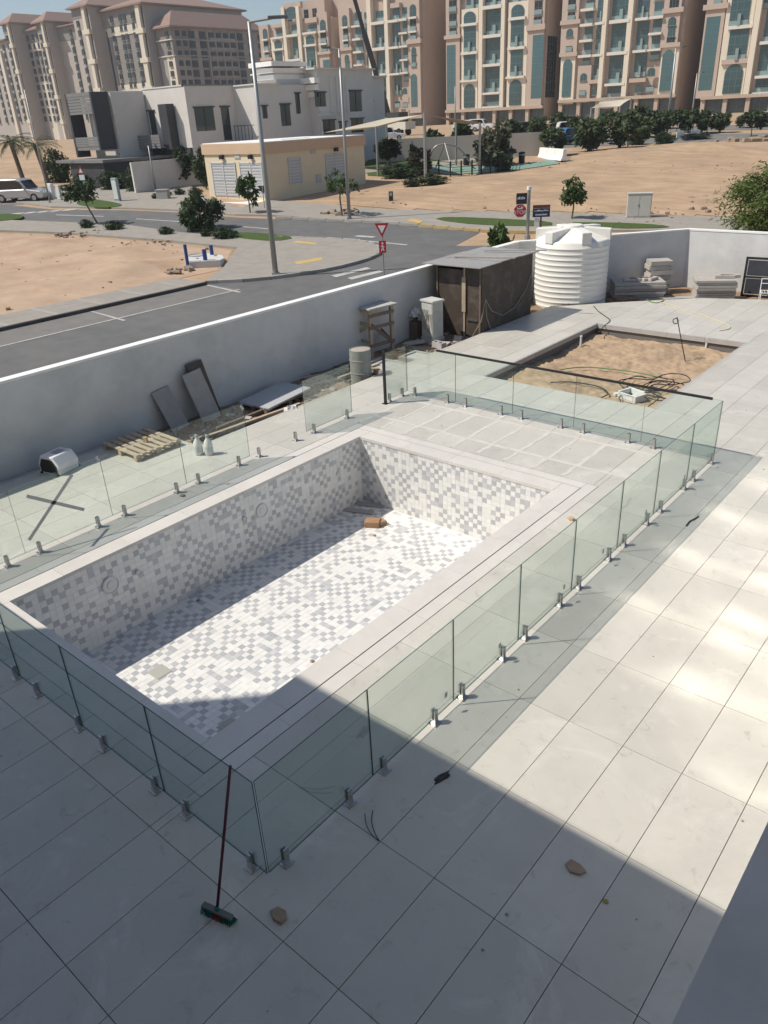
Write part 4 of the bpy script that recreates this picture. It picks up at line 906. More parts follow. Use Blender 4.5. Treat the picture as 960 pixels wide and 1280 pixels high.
# ================================================================== buildings
class Face:
    "vertical facade plane through P along e (2D unit); outward normal on the camera side"
    def __init__(s, root, P, e):
        s.root = root; s.P = Vector((P[0], P[1], 0)); s.e = Vector((e[0], e[1], 0)).normalized(); s.n = Vector((s.e.y, -s.e.x, 0))
        if s.n.dot(CAM-s.P) < 0: s.n = -s.n
        s.M = Matrix(((s.e.x, -s.n.x, 0, s.P.x), (s.e.y, -s.n.y, 0, s.P.y), (0, 0, 1, 0), (0, 0, 0, 1)))   # local x=u, y=inward, z
        s.Ml = Matrix.Translation(-Vector(root.location)) @ s.M
    def uz(s, x, y):
        d = ray(x, y); t = (s.P-CAM).dot(s.n)/d.dot(s.n); Q = CAM+d*t; return (Q-s.P).dot(s.e), Q.z
    def add(s, mb, name, m, **k):
        o = mb.build(name, m, s.root, **k); o.matrix_local = s.Ml; return o
    def box(s, name, u0, u1, z0, z1, d0, d1, m):
        "d: outward offset range"
        u0, u1 = sorted((u0, u1)); z0, z1 = sorted((z0, z1)); return s.add(MB().box(u0, u1, -d1, -d0, z0, z1), name, m)
    def px(s, x0, y0, x1, y1):
        "pixel rect: (x0,y0) top-left, (x1,y1) bottom-right"
        u0, z1 = s.uz(x0, y0); u1, z0 = s.uz(x1, y1)
        ua, _ = s.uz(x0, (y0+y1)/2); ub, _ = s.uz(x1, (y0+y1)/2)
        return *sorted((ua, ub)), *sorted((z0, z1))
    def window(s, name, u0, u1, z0, z1, d, mg, mf, arch=False, mull=(2, 2), fr=.12, sill=True, th=.05):
        mb = MB(); mb.cur = 0; w_ = u1-u0; n = 10
        if arch:
            r_ = w_/2; rr = min(r_, (z1-z0)*.45); poly = [(u0, z0), (u1, z0)]+[(u0+r_+r_*math.cos(math.pi*k/n), z1-rr+rr*math.sin(math.pi*k/n)) for k in range(n+1)]
        else: poly = [(u0, z0), (u1, z0), (u1, z1), (u0, z1)]
        Mx = Matrix(((1, 0, 0, 0), (0, 0, -1, 0), (0, 1, 0, 0), (0, 0, 0, 1)))
        mb.prism(poly, d-th, d, Mx)
        mb.cur = 1
        for k in range(1, mull[0]): x = u0+w_*k/mull[0]; mb.box(x-fr*.25, x+fr*.25, -d-.04, -d, z0, z1-(w_*.2 if arch else 0), 'k')
        for k in range(1, mull[1]): z_ = z0+(z1-z0)*k/mull[1]; mb.box(u0, u1, -d-.03, -d, z_-fr*.25, z_+fr*.25, 'k')
        if sill: mb.box(u0-fr, u1+fr, -d-.18, -d+.02, z0-fr*1.3, z0)
        return s.add(mb, name, [mg, mf])
m_pink = mat('pink_render', (.48, .39, .325), .9, .05, .5)
m_cream = mat('cream_render', (.70, .63, .52), .9, .04, .5)
m_bslab = mat('balcony_white', (.66, .63, .57), .85)
m_teal = mat('teal_glass', (.03, .075, .085), .12, .25, .25, spec=.8)
m_tealb = mat('blue_glass', (.05, .12, .14), .10, .15, .2, spec=.8)
m_dkgl = mat('dark_glass', (.03, .037, .042), .2, .3, .6, spec=.22)
m_rail = mat('glass_railing', (.22, .30, .30), .2, spec=.6)
m_mull = mat('mullion_grey', (.16, .19, .19), .6)
m_shop = mat('shop_glass', (.07, .09, .10), .2, .4, .4, spec=.5)
m_stoneb = mat('base_stone', (.46, .37, .29), .9, .1, .4)
def tower(nm, lab, off, sc_, feats, ux, P, e, ztop, depth=26, zb=1.0, wing=(0, 0)):
    "ux: pixel x range at pixel y=100"
    root = thing(nm, (P[0], P[1], zb), lab, 'apartment tower', 'pink and cream apartment towers')
    F_ = Face(root, P, e); u0 = F_.uz(ux[0], 100)[0]; u1 = F_.uz(ux[1], 100)[0]
    F_.box('body', u0, u1, zb, ztop, -depth, 0, m_pink)
    gb = None
    for f in feats:
        k = f[0]; x0, y0, x1, y1 = [off[i % 2]+v/sc_ for i, v in enumerate(f[1:5])]
        a, b, c, d = F_.px(x0, y0, x1, y1)
        if k == 'w': F_.box('wing', a, b, c, d, .0, 1.0, m_pink)                       # projecting pink bay
        elif k == 'c': F_.box('cream_frame', a, b, c, d, .0, .9, m_cream)
        elif k == 'p': F_.box('pier', a, b, c, d, .0, 1.5, m_cream)
        elif k == 's': F_.box('balcony_slab', a-.1, b+.1, c+(d-c)*.25, d-(d-c)*.15, .0, 1.6, m_bslab)
        elif k == 'n': F_.box('cornice', a-.3, b+.3, c, d, .0, 1.4, m_pink)
        elif k in 'gGhaA':
            # g: tall glass in the main plane, G: in frame/wing, h: dark pane on wing, small windows or painted shade of recessed balconies, a: arch on wing
            dd = {'g': .12, 'G': 1.06, 'h': 1.06, 'a': 1.06, 'A': 1.06}[k]; tall = d-c > 4.2
            mg = m_tealb if (len(f) > 5 and f[5] == 'b') else (m_dkgl if k == 'h' else m_teal)
            nu = max(2, round((b-a)/1.4)); nv = max(1, round((d-c)/1.55))
            F_.window('window', a, b, c, d, dd, mg, m_mull, arch=k in 'aA', mull=(nu, nv), sill=not tall)
            if k in 'gGh' and not (len(f) > 5): F_.box('railing', a, b, c+.05, c+1.05, dd+.10, dd+.16, m_rail)
            if k in 'gG' and tall and not (len(f) > 5): F_.box('balcony_screen', a+(b-a)*.45, a+(b-a)*.62, c, c+2.3, dd+.02, dd+.6, m_rail)
    # ground floor
    zf = F_.uz(ux[0], 138)[1]
    return root, F_, u0, u1
TPN = Vector((-71.84, 203.05)); TE = (math.cos(R(6)), math.sin(R(6)))
C6 = (550, 0)
C_feats = [('w', 62, -420, 172, 880), ('h', 88, -90, 148, -15), ('h', 88, 10, 148, 90), ('h', 89, 115, 148, 205), ('h', 90, 230, 148, 284), ('n', 60, 288, 174, 306), ('G', 70, 365, 138, 825, 'b'),
 ('c', 185, 80, 312, 878), ('A', 205, 100, 298, 185), ('s', 190, 190, 312, 212), ('G', 205, 212, 298, 412), ('s', 190, 416, 314, 440), ('G', 206, 440, 296, 636), ('s', 184, 640, 314, 658), ('A', 205, 675, 291, 858, 'x'),
 ('g', 212, -150, 320, 68), ('p', 330, -420, 360, 880),
 ('g', 368, -200, 510, 44), ('s', 366, 46, 510, 76), ('g', 370, 78, 506, 276), ('s', 366, 279, 506, 306), ('g', 368, 308, 502, 508), ('s', 364, 511, 502, 536), ('g', 366, 540, 498, 735), ('s', 362, 738, 496, 758), ('g', 366, 765, 493, 845), ('s', 360, 848, 495, 868),
 ('p', 507, -420, 536, 870), ('c', 552, 25, 706, 858), ('A', 585, 45, 686, 135), ('s', 570, 140, 698, 165), ('G', 580, 165, 680, 370), ('s', 562, 375, 694, 400), ('G', 577, 405, 672, 606), ('s', 548, 610, 688, 630), ('A', 567, 640, 662, 838, 'x'), ('g', 556, -150, 690, 15),
 ('w', 718, -420, 846, 846), ('h', 770, 15, 832, 115), ('h', 764, 140, 826, 196), ('h', 772, -90, 834, -15), ('n', 716, 205, 848, 236), ('G', 748, 285, 836, 782, 'b')]
B5 = (420, 0)
B_feats = [('w', 45, 75, 132, 560), ('a', 66, 125, 106, 212), ('s', 70, 214, 116, 232), ('h', 75, 235, 114, 312), ('s', 76, 318, 118, 334), ('h', 78, 337, 116, 386), ('n', 48, 388, 140, 402), ('a', 86, 440, 121, 486), ('G', 90, 492, 126, 546, 'b'),
 ('g', 150, 100, 205, 195), ('s', 148, 205, 210, 222), ('g', 155, 225, 212, 305), ('s', 155, 308, 215, 328), ('g', 163, 330, 220, 408), ('s', 162, 410, 225, 430), ('g', 168, 432, 228, 512), ('s', 168, 515, 230, 531), ('g', 228, 100, 262, 186), ('g', 240, 212, 272, 395), ('g', 252, 425, 284, 600),
 ('p', 268, -420, 300, 640), ('g', 320, -150, 402, -10), ('g', 320, 92, 402, 172), ('s', 304, 175, 406, 202), ('g', 320, 205, 406, 376), ('s', 308, 380, 412, 410), ('g', 330, 412, 412, 586), ('s', 316, 590, 420, 610), ('g', 342, 613, 424, 792), ('s', 352, 795, 432, 815), ('g', 358, 820, 432, 900),
 ('p', 410, -420, 438, 915), ('g', 454, 70, 510, 155), ('s', 440, 160, 514, 186), ('g', 455, 188, 516, 370), ('s', 446, 372, 518, 396), ('g', 462, 397, 522, 582), ('s', 452, 585, 526, 606), ('g', 470, 609, 526, 756), ('n', 462, 30, 520, 60),
 ('g', 530, 62, 579, 146), ('s', 524, 150, 584, 172), ('g', 534, 175, 581, 258), ('s', 526, 260, 586, 277), ('g', 537, 280, 583, 364), ('s', 530, 366, 590, 383), ('g', 540, 388, 586, 472), ('s', 534, 474, 592, 490), ('g', 544, 494, 590, 574), ('s', 536, 577, 594, 594), ('g', 548, 598, 588, 645), ('a', 548, 705, 585, 750), ('h', 550, 820, 588, 856), ('h', 490, 812, 528, 858),
 ('w', 594, -10, 688, 900), ('a', 605, 40, 656, 132), ('s', 602, 136, 662, 156), ('h', 607, 160, 656, 246), ('s', 604, 249, 662, 266), ('h', 609, 270, 658, 313), ('n', 590, 320, 690, 345), ('a', 619, 380, 656, 430), ('G', 620, 430, 656, 498, 'x'), ('h', 620, 500, 656, 532), ('c', 600, 560, 682, 898), ('A', 615, 593, 665, 852, 'b')]
D7 = (690, 0)
D_feats = [('w', 98, -420, 232, 440), ('h', 143, 0, 202, 76), ('h', 139, 104, 196, 162), ('n', 92, 170, 232, 190), ('a', 129, 234, 181, 292), ('h', 124, 372, 173, 413), ('n', 84, 425, 205, 448), ('c', 74, 450, 188, 830), ('A', 97, 480, 165, 772, 'b'),
 ('g', 276, -80, 342, -10), ('g', 274, 8, 340, 62), ('s', 250, 70, 346, 95), ('g', 268, 98, 332, 186), ('s', 244, 190, 336, 218), ('g', 262, 222, 326, 312), ('s', 238, 318, 332, 342), ('g', 255, 346, 319, 436), ('s', 228, 440, 326, 466), ('g', 246, 468, 306, 522),
 ('w', 212, 530, 318, 818), ('a', 238, 588, 291, 644), ('h', 230, 724, 281, 762), ('g', 372, -200, 436, 175), ('s', 364, 178, 430, 204), ('g', 352, 206, 422, 430), ('s', 344, 433, 414, 458), ('g', 336, 460, 410, 636), ('n', 318, 640, 400, 665), ('a', 334, 704, 386, 756),
 ('p', 418, -420, 452, 800), ('g', 490, -200, 642, 156), ('s', 478, 160, 634, 190), ('g', 474, 193, 626, 411), ('s', 458, 415, 612, 445), ('g', 455, 448, 607, 662), ('s', 440, 665, 592, 690), ('g', 443, 694, 588, 780), ('s', 434, 784, 586, 806),
 ('p', 616, -420, 655, 795), ('g', 696, -200, 786, 138), ('s', 684, 143, 778, 170), ('g', 676, 175, 772, 396), ('s', 664, 400, 760, 426), ('g', 660, 430, 756, 612), ('n', 640, 630, 752, 655), ('a', 672, 680, 729, 737),
 ('g', 822, -80, 896, 0), ('g', 820, 28, 896, 126), ('s', 800, 130, 900, 156), ('g', 808, 160, 886, 258), ('s', 790, 262, 886, 285), ('g', 798, 290, 876, 388), ('s', 780, 392, 880, 412), ('g', 788, 418, 862, 476), ('a', 774, 545, 836, 606), ('h', 763, 688, 826, 732)]
E8 = (820, 0)
D_right = [('w', 88, -420, 236, 380), ('h', 128, 0, 206, 72), ('n', 80, 78, 238, 104), ('a', 117, 152, 183, 216), ('G', 114, 220, 176, 312, 'x'), ('h', 104, 318, 171, 360), ('n', 62, 375, 208, 400), ('c', 40, 402, 188, 836), ('A', 55, 436, 156, 772, 'b')]
E_feats = [('w', 425, -420, 590, 832), ('h', 510, -70, 576, 40), ('n', 430, 46, 620, 72), ('G', 408, 155, 522, 766, 'b'), ('c', 598, -420, 836, 820), ('G', 650, -40, 812, 216), ('s', 632, 222, 836, 252), ('G', 630, 255, 792, 510), ('n', 585, 515, 802, 540), ('A', 592, 556, 746, 796, 'x'),
 ('p', 846, -420, 896, 815), ('g', 935, 80, 1090, 350), ('s', 905, 352, 1090, 382), ('g', 880, 386, 1080, 642), ('s', 862, 645, 1080, 672), ('g', 852, 676, 1070, 786), ('s', 838, 788, 1070, 812), ('p', 1080, -420, 1130, 815), ('g', 935, -150, 1090, 60), ('c', 1150, -420, 1380, 820), ('G', 1190, 255, 1340, 510), ('G', 1190, -40, 1340, 216)]
A4 = (320, 0)
A_feats = [('w', 66, 235, 150, 720), ('a', 84, 268, 126, 362), ('s', 84, 362, 134, 380), ('h', 94, 388, 137, 466), ('s', 96, 468, 144, 486), ('h', 103, 494, 147, 538), ('n', 72, 540, 165, 556), ('h', 104, 612, 150, 652),
 ('g', 188, 272, 270, 342), ('s', 165, 346, 275, 362), ('n', 172, 232, 268, 250), ('c', 170, 366, 276, 720), ('A', 190, 374, 256, 448), ('s', 176, 452, 280, 470), ('G', 200, 478, 264, 640),
 ('p', 284, 70, 312, 720), ('w', 258, 40, 430, 68), ('A', 290, 72, 400, 168), ('g', 332, 232, 407, 316), ('s', 300, 320, 415, 345), ('g', 345, 350, 427, 542), ('s', 322, 546, 436, 570), ('g', 364, 573, 436, 700), ('p', 418, 60, 446, 720),
 ('g', 480, 232, 582, 298), ('n', 484, 172, 580, 205), ('s', 458, 300, 580, 318), ('c', 466, 320, 576, 720), ('A', 480, 330, 556, 408), ('s', 470, 412, 580, 432), ('G', 488, 438, 566, 640),
 ('w', 596, 120, 690, 720), ('a', 610, 186, 662, 278), ('s', 608, 285, 668, 305), ('h', 615, 308, 668, 392), ('s', 616, 400, 676, 420), ('h', 620, 424, 676, 472), ('n', 600, 482, 704, 498), ('G', 640, 555, 706, 650, 'b')]
ZT_ = 46
tw = []
def zat(y, x): return Face.uz(FT, x, y)[1]
_dummy = thing('tmp', (0, 0, 0), 'tmp', 'tmp'); FT = Face(_dummy, TPN, TE)
topA = zat(30, 360)
tw.append(tower('apartment_tower', 'apartment tower with arched crown behind the white classical villa', A4, 7.385, A_feats, (333, 420), TPN, TE, zat(24, 390)))
tw.append(tower('apartment_tower', 'apartment tower behind the crane boom, wide dark side wall', B5, 6.4, B_feats, (428, 530), TPN, TE, ZT_, 60))
tw.append(tower('apartment_tower', 'apartment tower with two cream arched bays and corner glass strips', C6, 6.4, C_feats, (560, 682), TPN, TE, ZT_, 60))
tw.append(tower('apartment_tower', 'apartment tower behind the small cream shade sail and trees', D7, 6.4, D_feats, (702, 848), TPN, TE, ZT_, 60))
rootD, FD = tw[-1][0], tw[-1][1]
bpy.data.objects.remove(_dummy)
for f in D_right:
    k = f[0]; x0, y0, x1, y1 = [E8[i % 2]+v/6.857 for i, v in enumerate(f[1:5])]; a, b, c, d = FD.px(x0, y0, x1, y1)
    if k == 'w': FD.box('wing', a, b, c, d, 0, 1.0, m_pink)
    elif k == 'n': FD.box('cornice', a-.3, b+.3, c, d, 0, 1.4, m_pink)
    elif k == 'c': FD.box('cream_frame', a, b, c, d, 0, .9, m_cream)
    else: FD.window('window', a, b, c, d, 1.06, m_tealb if f[-1] == 'b' else (m_dkgl if k == 'h' else m_teal), m_mull, arch=k in 'aA', mull=(3, max(1, round((d-c)/1.6))))  # h panes: dark glass also paints in the shade of recessed balconies
tw.append(tower('apartment_tower', 'apartment tower with tall corner glass strip beyond the sand field', E8, 6.857, E_feats, (881, 1060), TPN, TE, ZT_, 60))
# ground floors: stone arcade with shop glass, and corner glass of the dark side walls
for (root, F_, u0, u1), zsh in zip(tw, (128, 141, 136, 131, 120)):
    zf = F_.uz(600 if zsh != 120 else 900, zsh)[1]-.2
    n = max(3, int((u1-u0)/4.2)); s_ = (u1-u0)/n
    for k in range(n):
        F_.box('shop_pier', u0+k*s_, u0+k*s_+.9, 1.0, zf, 0, 1.2, m_stoneb)
        F_.window('shop_window', u0+k*s_+1.0, u0+(k+1)*s_-.1, 1.3, zf-.5, .15, m_shop, m_mull, mull=(2, 2), sill=False)
    F_.box('shop_fascia', u0-.1, u1+.1, zf-.4, zf+.3, 0, 1.6, m_stoneb)
root, F_, u0, u1 = tw[2]
mb = MB()
Fs = Face(root, (F_.P+F_.e*u1)[:2], (-F_.n.x, -F_.n.y))
z0, z1 = F_.uz(680, 122)[1], F_.uz(690, 44)[1]
Fs.window('corner_glass', .15, 6, z0, z1, .05, m_dkgl, m_mull, mull=(4, 8), sill=False)
# upper block behind tower A
rootA, FA, ua, ub = tw[0]
a, b, c, d = FA.px(380, -20, 426, 60); FA.box('rear_block', a, b+3, c, d, -24, -6, m_pink)
a, b, c, d = FA.px(352, 4, 402, 60); FA.box('crown_block', a, b, c, d, -18, -2, m_pink)
for k in range(4): FA.window('window', a+1+3.2*k, a+2.6+3.2*k, d-4.6, d-2.2, -1.94, m_dkgl, m_mull)
# --------------------------------------------------------------- left blocks
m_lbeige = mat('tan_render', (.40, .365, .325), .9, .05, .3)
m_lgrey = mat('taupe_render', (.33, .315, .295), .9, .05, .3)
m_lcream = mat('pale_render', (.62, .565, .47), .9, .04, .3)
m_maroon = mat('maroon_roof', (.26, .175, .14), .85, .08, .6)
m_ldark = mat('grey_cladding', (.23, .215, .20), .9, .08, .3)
m_fhaze = m_mull
def onray_x(px, py, x):
    d = ray(px, py); t = (x-CAM.x)/d.x; return (CAM+d*t)
def onray_y(px, py, y):
    d = ray(px, py); t = (y-CAM.y)/d.y; return (CAM+d*t)
PYR = 60
d_ = ray(217, PYR); Pc = CAM+d_*(335/(d_.x*FW.x+d_.y*FW.y))
x3l = onray_y(197.5, PYR, Pc.y).x; y3e = onray_x(328, PYR, Pc.x).y
def hip(root, x0, x1, y0, y1, z, h_, ov=1.6):
    mb = MB(); a = [(x0-ov, y0-ov, z), (x1+ov, y0-ov, z), (x1+ov, y1+ov, z), (x0-ov, y1+ov, z)]
    w_ = min(x1-x0, y1-y0)/2+ov
    if (x1-x0) > (y1-y0): r0, r1 = (x0-ov+w_, (y0+y1)/2, z+h_), (x1+ov-w_, (y0+y1)/2, z+h_)
    else: r0, r1 = ((x0+x1)/2, y0-ov+w_, z+h_), ((x0+x1)/2, y1+ov-w_, z+h_)
    if (x1-x0) > (y1-y0): mb.quad(a[0], a[1], r1, r0).quad(a[2], a[3], r0, r1).quad(a[1], a[2], r1).quad(a[3], a[0], r0)
    else: mb.quad(a[1], a[2], r1, r0).quad(a[3], a[0], r0, r1).quad(a[0], a[1], r0).quad(a[2], a[3], r1)
    mb.quad(*[(p[0], p[1], p[2]-.02) for p in reversed(a)]); mb.box(x0-ov, x1+ov, y0-ov, y1+ov, z-.5, z-.03)
    o = mb.build('hip_roof', m_maroon, root); o.location = -Vector(root.location); return o
BZ = 1.0
def lblock(lab, x0, x1, y0, y1, eave_z, m, roofh=4.5):
    root = thing('apartment_block', (x1, y0, BZ), lab, 'apartment block', 'taupe apartment blocks with maroon roofs')
    o = MB().box(x0, x1, y0, y1, BZ, eave_z).build('wall', m, root); o.location = -Vector(root.location)
    if roofh: hip(root, x0, x1, y0, y1, eave_z, roofh)
    return root
def zpx(px, py, P): d = ray(px, py); t = ((P-CAM).x*d.x+(P-CAM).y*d.y)/(d.x*d.x+d.y*d.y); return (CAM+d*t).z
FH = 3.19
def vwin(F_, u0, u1, cols, ztop, rows, w_, h_, m=None, skip=()):
    for r_ in range(rows):
        for c in cols:
            z1 = ztop-FH*r_; u = u0+(u1-u0)*c
            if (r_, c) in skip: continue
            F_.window('window', u-w_/2, u+w_/2, z1-h_, z1, .44, m_dkgl, m_mull, mull=(1, 1), fr=.16, th=.43)
# L3 : the block with the long shaded facade
z3 = zpx(213, 32, Pc)
L3 = lblock('long taupe apartment block with rows of balconies behind the modern villa', x3l, Pc.x, Pc.y, y3e, z3, m_lgrey, 5.5)
FU = Face(L3, (Pc.x, Pc.y), (0, 1)); FV = Face(L3, (x3l, Pc.y), (1, 0)); LU = y3e-Pc.y; LV = Pc.x-x3l
FU.box('clad_band', .1, LU*.20, z3-9.3, z3-.6, 0, .12, m_ldark); FV.box('clad_band', .1, LV-.1, z3-9.3, z3-.6, 0, .12, m_ldark); FV.box('cream_panel', LV*.5, LV-.05, BZ, z3-9.3, 0, .15, m_lcream)  # narrow face: grey cladding above, cream render below
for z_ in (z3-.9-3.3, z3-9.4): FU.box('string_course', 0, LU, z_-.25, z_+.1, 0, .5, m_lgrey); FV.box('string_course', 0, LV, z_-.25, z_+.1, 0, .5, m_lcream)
vwin(FV, 0, LV, (.72,), z3-1.6, 12, 1.8, 1.7)
vwin(FU, 0, LU, (.055, .125), z3-1.5, 12, 1.7, 1.7)
vwin(FU, 0, LU, (.20, .315, .735), z3-1.4, 12, 2.6, 2.3)
vwin(FU, 0, LU, (.41, .49, .57, .65), z3-1.6, 12, 2.0, 1.6)
vwin(FU, 0, LU, (.85, .97), z3-1.5, 12, 1.4, 1.7)
for c in (.365, .45, .53, .61, .69):
    u = LU*c; FU.box('fin', u-.25, u+.25, BZ, z3-1.0, 0, .45, m_lgrey)
for r_ in range(6): FU.box('balcony_band', LU*.39, LU*.68, z3-4.1-FH*r_, z3-3.2-FH*r_, 0, .4, m_lgrey)
# L2 wide with plain shaded side, and its projecting narrow bay
x2r = x3l-1.0; P2 = onray_x(186, PYR, x2r); Y2 = P2.y; z2 = zpx(178, 3, P2)
x2l = onray_y(133.5, PYR, Y2).x
L2 = lblock('tall taupe apartment block with plain shaded side wall', x2l, x2r, Y2, Y2+48, z2, m_lgrey, 5)
F2 = Face(L2, (x2l, Y2), (1, 0)); W2_ = x2r-x2l
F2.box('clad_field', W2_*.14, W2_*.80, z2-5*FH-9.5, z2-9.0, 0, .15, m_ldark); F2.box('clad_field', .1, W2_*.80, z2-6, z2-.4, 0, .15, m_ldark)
F2.box('cream_band', W2_*.1, W2_*.82, z2-9.0, z2-6.1, 0, .4, m_lcream); F2.box('cream_band', W2_*.12, W2_*.84, z2-5*FH-12.5, z2-5*FH-9.6, 0, .4, m_lcream); F2.box('lower_panel', W2_*.12, W2_*.86, BZ, z2-5*FH-12.6, 0, .25, m_lbeige)  # bands in cream render between the cladding fields
vwin(F2, 0, W2_, (.25, .46, .56, .76), z2-2.4, 13, 1.9, 2.0)
for c in (.05,): F2.box('slot_window', W2_*c, W2_*(c+.045), z2-34, z2-7, 0, .1, m_dkgl)
F2.box('tall_pier', W2_*.87, W2_*.955, BZ, z2-.5, 0, 1.0, m_lcream)
for k in range(4): F2.box('pier_cross', W2_*.82, W2_-.02, z2-9.5-9.5*k, z2-7.9-9.5*k, 0, 1.3, m_lcream)
for c in (.835, .965): F2.box('slot_window', W2_*c, W2_*(c+.025), z2-36, z2-1, 0, .12, m_dkgl)
x1r = x2l; P1 = onray_x(119, PYR, x1r); Y1 = P1.y; z1_ = zpx(112, 6, P1); x1l = onray_y(98, PYR, Y1).x
def bay(lab, xl, xr, y, yb, ze, roofh=4):
    rt = lblock(lab, xl, xr, y, yb, ze, m_lbeige, roofh); F_ = Face(rt, (xl, y), (1, 0)); W = xr-xl
    F_.box('clad_field', .1, W*.6, ze-3.6, ze-.4, 0, .15, m_ldark)
    F_.box('tall_pier', W*.70, W*.86, BZ, ze-.4, 0, 1.0, m_lcream)
    for k in range(4): F_.box('pier_cross', W*.6, W-.02, ze-9.5-10*k, ze-7.9-10*k, 0, 1.3, m_lcream)
    for c in (.63, .90): F_.box('slot_window', W*c, W*(c+.05), ze-36, ze-1, 0, .12, m_dkgl)
    vwin(F_, 0, W, (.28,), ze-4.4, 11, 1.6, 2.0)
    return rt, F_, W
bay('narrow projecting bay block with pale pier beside the tall taupe block', x1l, x1r, Y1, Y2+40, z1_)
# L1 : further blocks to the left
Y0_ = Y2+8; x0r = x1l; x0l = onray_y(76, PYR, Y0_).x; Pm = onray_y(90, 31, Y0_); 
L1c = lblock('low roofed block tucked between two projecting bays', x0l, x0r, Y0_, Y0_+30, zpx(78, 30, Pm), m_lbeige, 3)
F1 = Face(L1c, (x0l, Y0_), (1, 0)); W1 = x0r-x0l; zc = zpx(78, 30, Pm); F1.box('clad_field', .1, W1-.1, zc-5.5, zc-.4, 0, .15, m_ldark); F1.box('tall_pier', W1*.46, W1*.58, BZ, zc-5.6, 0, .6, m_lcream)
vwin(F1, 0, W1, (.3, .78), zc-2, 11, 1.9, 2.2)
Pb = onray_x(63, PYR, x0l); xbl = onray_y(51, PYR, Pb.y).x; bay('projecting bay block with tall cream pier, third from the villa', xbl, x0l, Pb.y, Pb.y+45, zpx(58, 26, Pb), 4)
xcl = onray_y(36, PYR, Y0_-4).x; Lc2 = lblock('recessed tan block between the far projecting bays', xcl, xbl, Y0_-4, Y0_+26, zpx(36, 37, onray_y(40, 37, Y0_-4)), m_lbeige, 2.5)
F3 = Face(Lc2, (xcl, Y0_-4), (1, 0)); W3 = xbl-xcl; zc = zpx(36, 37, onray_y(40, 37, Y0_-4)); F3.box('clad_field', .1, W3-.1, zc-5, zc-.4, 0, .15, m_ldark); F3.box('cream_band', W3*.3, W3-.1, zc-8.2, zc-5.1, 0, .4, m_lcream); F3.box('clad_field', W3*.3, W3-.1, zc-17, zc-8.3, 0, .12, m_ldark); F3.box('lower_panel', W3*.3, W3-.1, BZ, zc-20, 0, .25, m_lcream)  # cream render band between two cladding fields
vwin(F3, 0, W3, (.12, .5, .82), zc-2, 11, 1.6, 2.0)
Pd = onray_x(20, PYR, xcl); xdl = onray_y(9, PYR, Pd.y).x; bay('projecting bay block with tall cream pier, fourth from the villa', xdl, xcl, Pd.y, Pd.y+45, zpx(15, 28, Pd), 4)
xel = onray_y(-30, PYR, Y0_-10).x; Le = lblock('leftmost tan block with lit pier and low maroon eave', xel, xdl, Y0_-10, Y0_+20, zpx(2, 50, onray_y(2, 50, Y0_-10)), m_lbeige, 3)
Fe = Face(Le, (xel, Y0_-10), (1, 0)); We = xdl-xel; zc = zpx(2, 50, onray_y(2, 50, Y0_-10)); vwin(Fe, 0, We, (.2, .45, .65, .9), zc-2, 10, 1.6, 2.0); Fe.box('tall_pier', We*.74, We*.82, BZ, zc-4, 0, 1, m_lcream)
# --------------------------------------------------------------- modern villa
m_vw = mat('villa_stone', (.64, .61, .565), .85, .05, 1.2, dirt=(.57, .54, .50), dscale=.5, damt=.4)
m_vgrey = mat('villa_slat_grey', (.20, .20, .20), .7, .08, 1)
m_vdark = mat('villa_dark_panel', (.055, .058, .065), .6, .15, .8)
m_vgl = mat('villa_glass', (.03, .045, .05), .08, .2, .5, spec=.7)
m_wcl = mat('villa_white', (.62, .60, .57), .85, .04, .8)
b2 = g(262, 224); XU2 = b2.x
Pb_ = onray_x(234.5, 140, XU2); Yb = Pb_.y; ZV = .9
XU1 = onray_y(179, 125, Yb).x; Yc = onray_x(293, 125, XU2).y; XU3 = onray_y(320, 120, Yc).x
zr = zpx(238, 107, Vector((XU2, Yb, 0))); Ya = onray_x(131, 118, XU1).y
mv = thing('modern_villa', (XU2, Yb, ZV), 'modern grey villa with stepped flat walls and dark framed balcony', 'villa')
def vb(x0, x1, y0, y1, z0, z1, nm, m): o = MB().box(x0, x1, y0, y1, z0, z1).build(nm, m, mv); o.location = -Vector(mv.location); return o
XD = XU1+.6; Yd0 = onray_x(113, 118, XD).y; xdl_ = onray_y(80, 118, Yd0).x; XB = xdl_+.4
vb(XB, XU1, Ya, Yb, ZV, zr-.05, 'wall', m_vw); vb(XB, XU2, Yb+.003, Yc, ZV, zr, 'wall', m_vw); vb(XB, XU2+.001, Yc, Yc+3, ZV, zr-.02, 'wall', m_vw)
F1v = Face(mv, (XU1, Ya), (0, 1)); FVv = Face(mv, (XU1, Yb), (1, 0)); F2v = Face(mv, (XU2, Yb), (0, 1))
# dark framed corner block
XD = XU1+.6; Yd0 = onray_x(113, 118, XD).y; xdl_ = onray_y(80, 118, Yd0).x; zt_ = zpx(100, 115, Vector((XD, Yd0, 0))); zb_ = zpx(135, 187, Vector((XD, Ya, 0))); Yd1 = onray_x(132, 130, XD).y
vb(xdl_, XD-.25, Yd0+2.2, Ya+4, ZV, zt_-.1, 'rear_wall', m_vw)
vb(XD-.25, XD, Yd0, Yd1+.4, zb_, zt_, 'dark_side_panel', m_vdark); vb(xdl_, xdl_+.3, Yd0, Yd1, zb_-.6, zt_, 'frame_fin', m_vdark); vb(xdl_+.3, XD-.25, Yd0, Yd1, zt_-.3, zt_-.003, 'frame_top', m_vgrey); vb(xdl_+.3, XD-.25, Yd0+.05, Yd1, zb_, zb_+.3, 'frame_base', m_vgrey)
zs = zpx(105, 143, Vector((XD, Yd0, 0)))
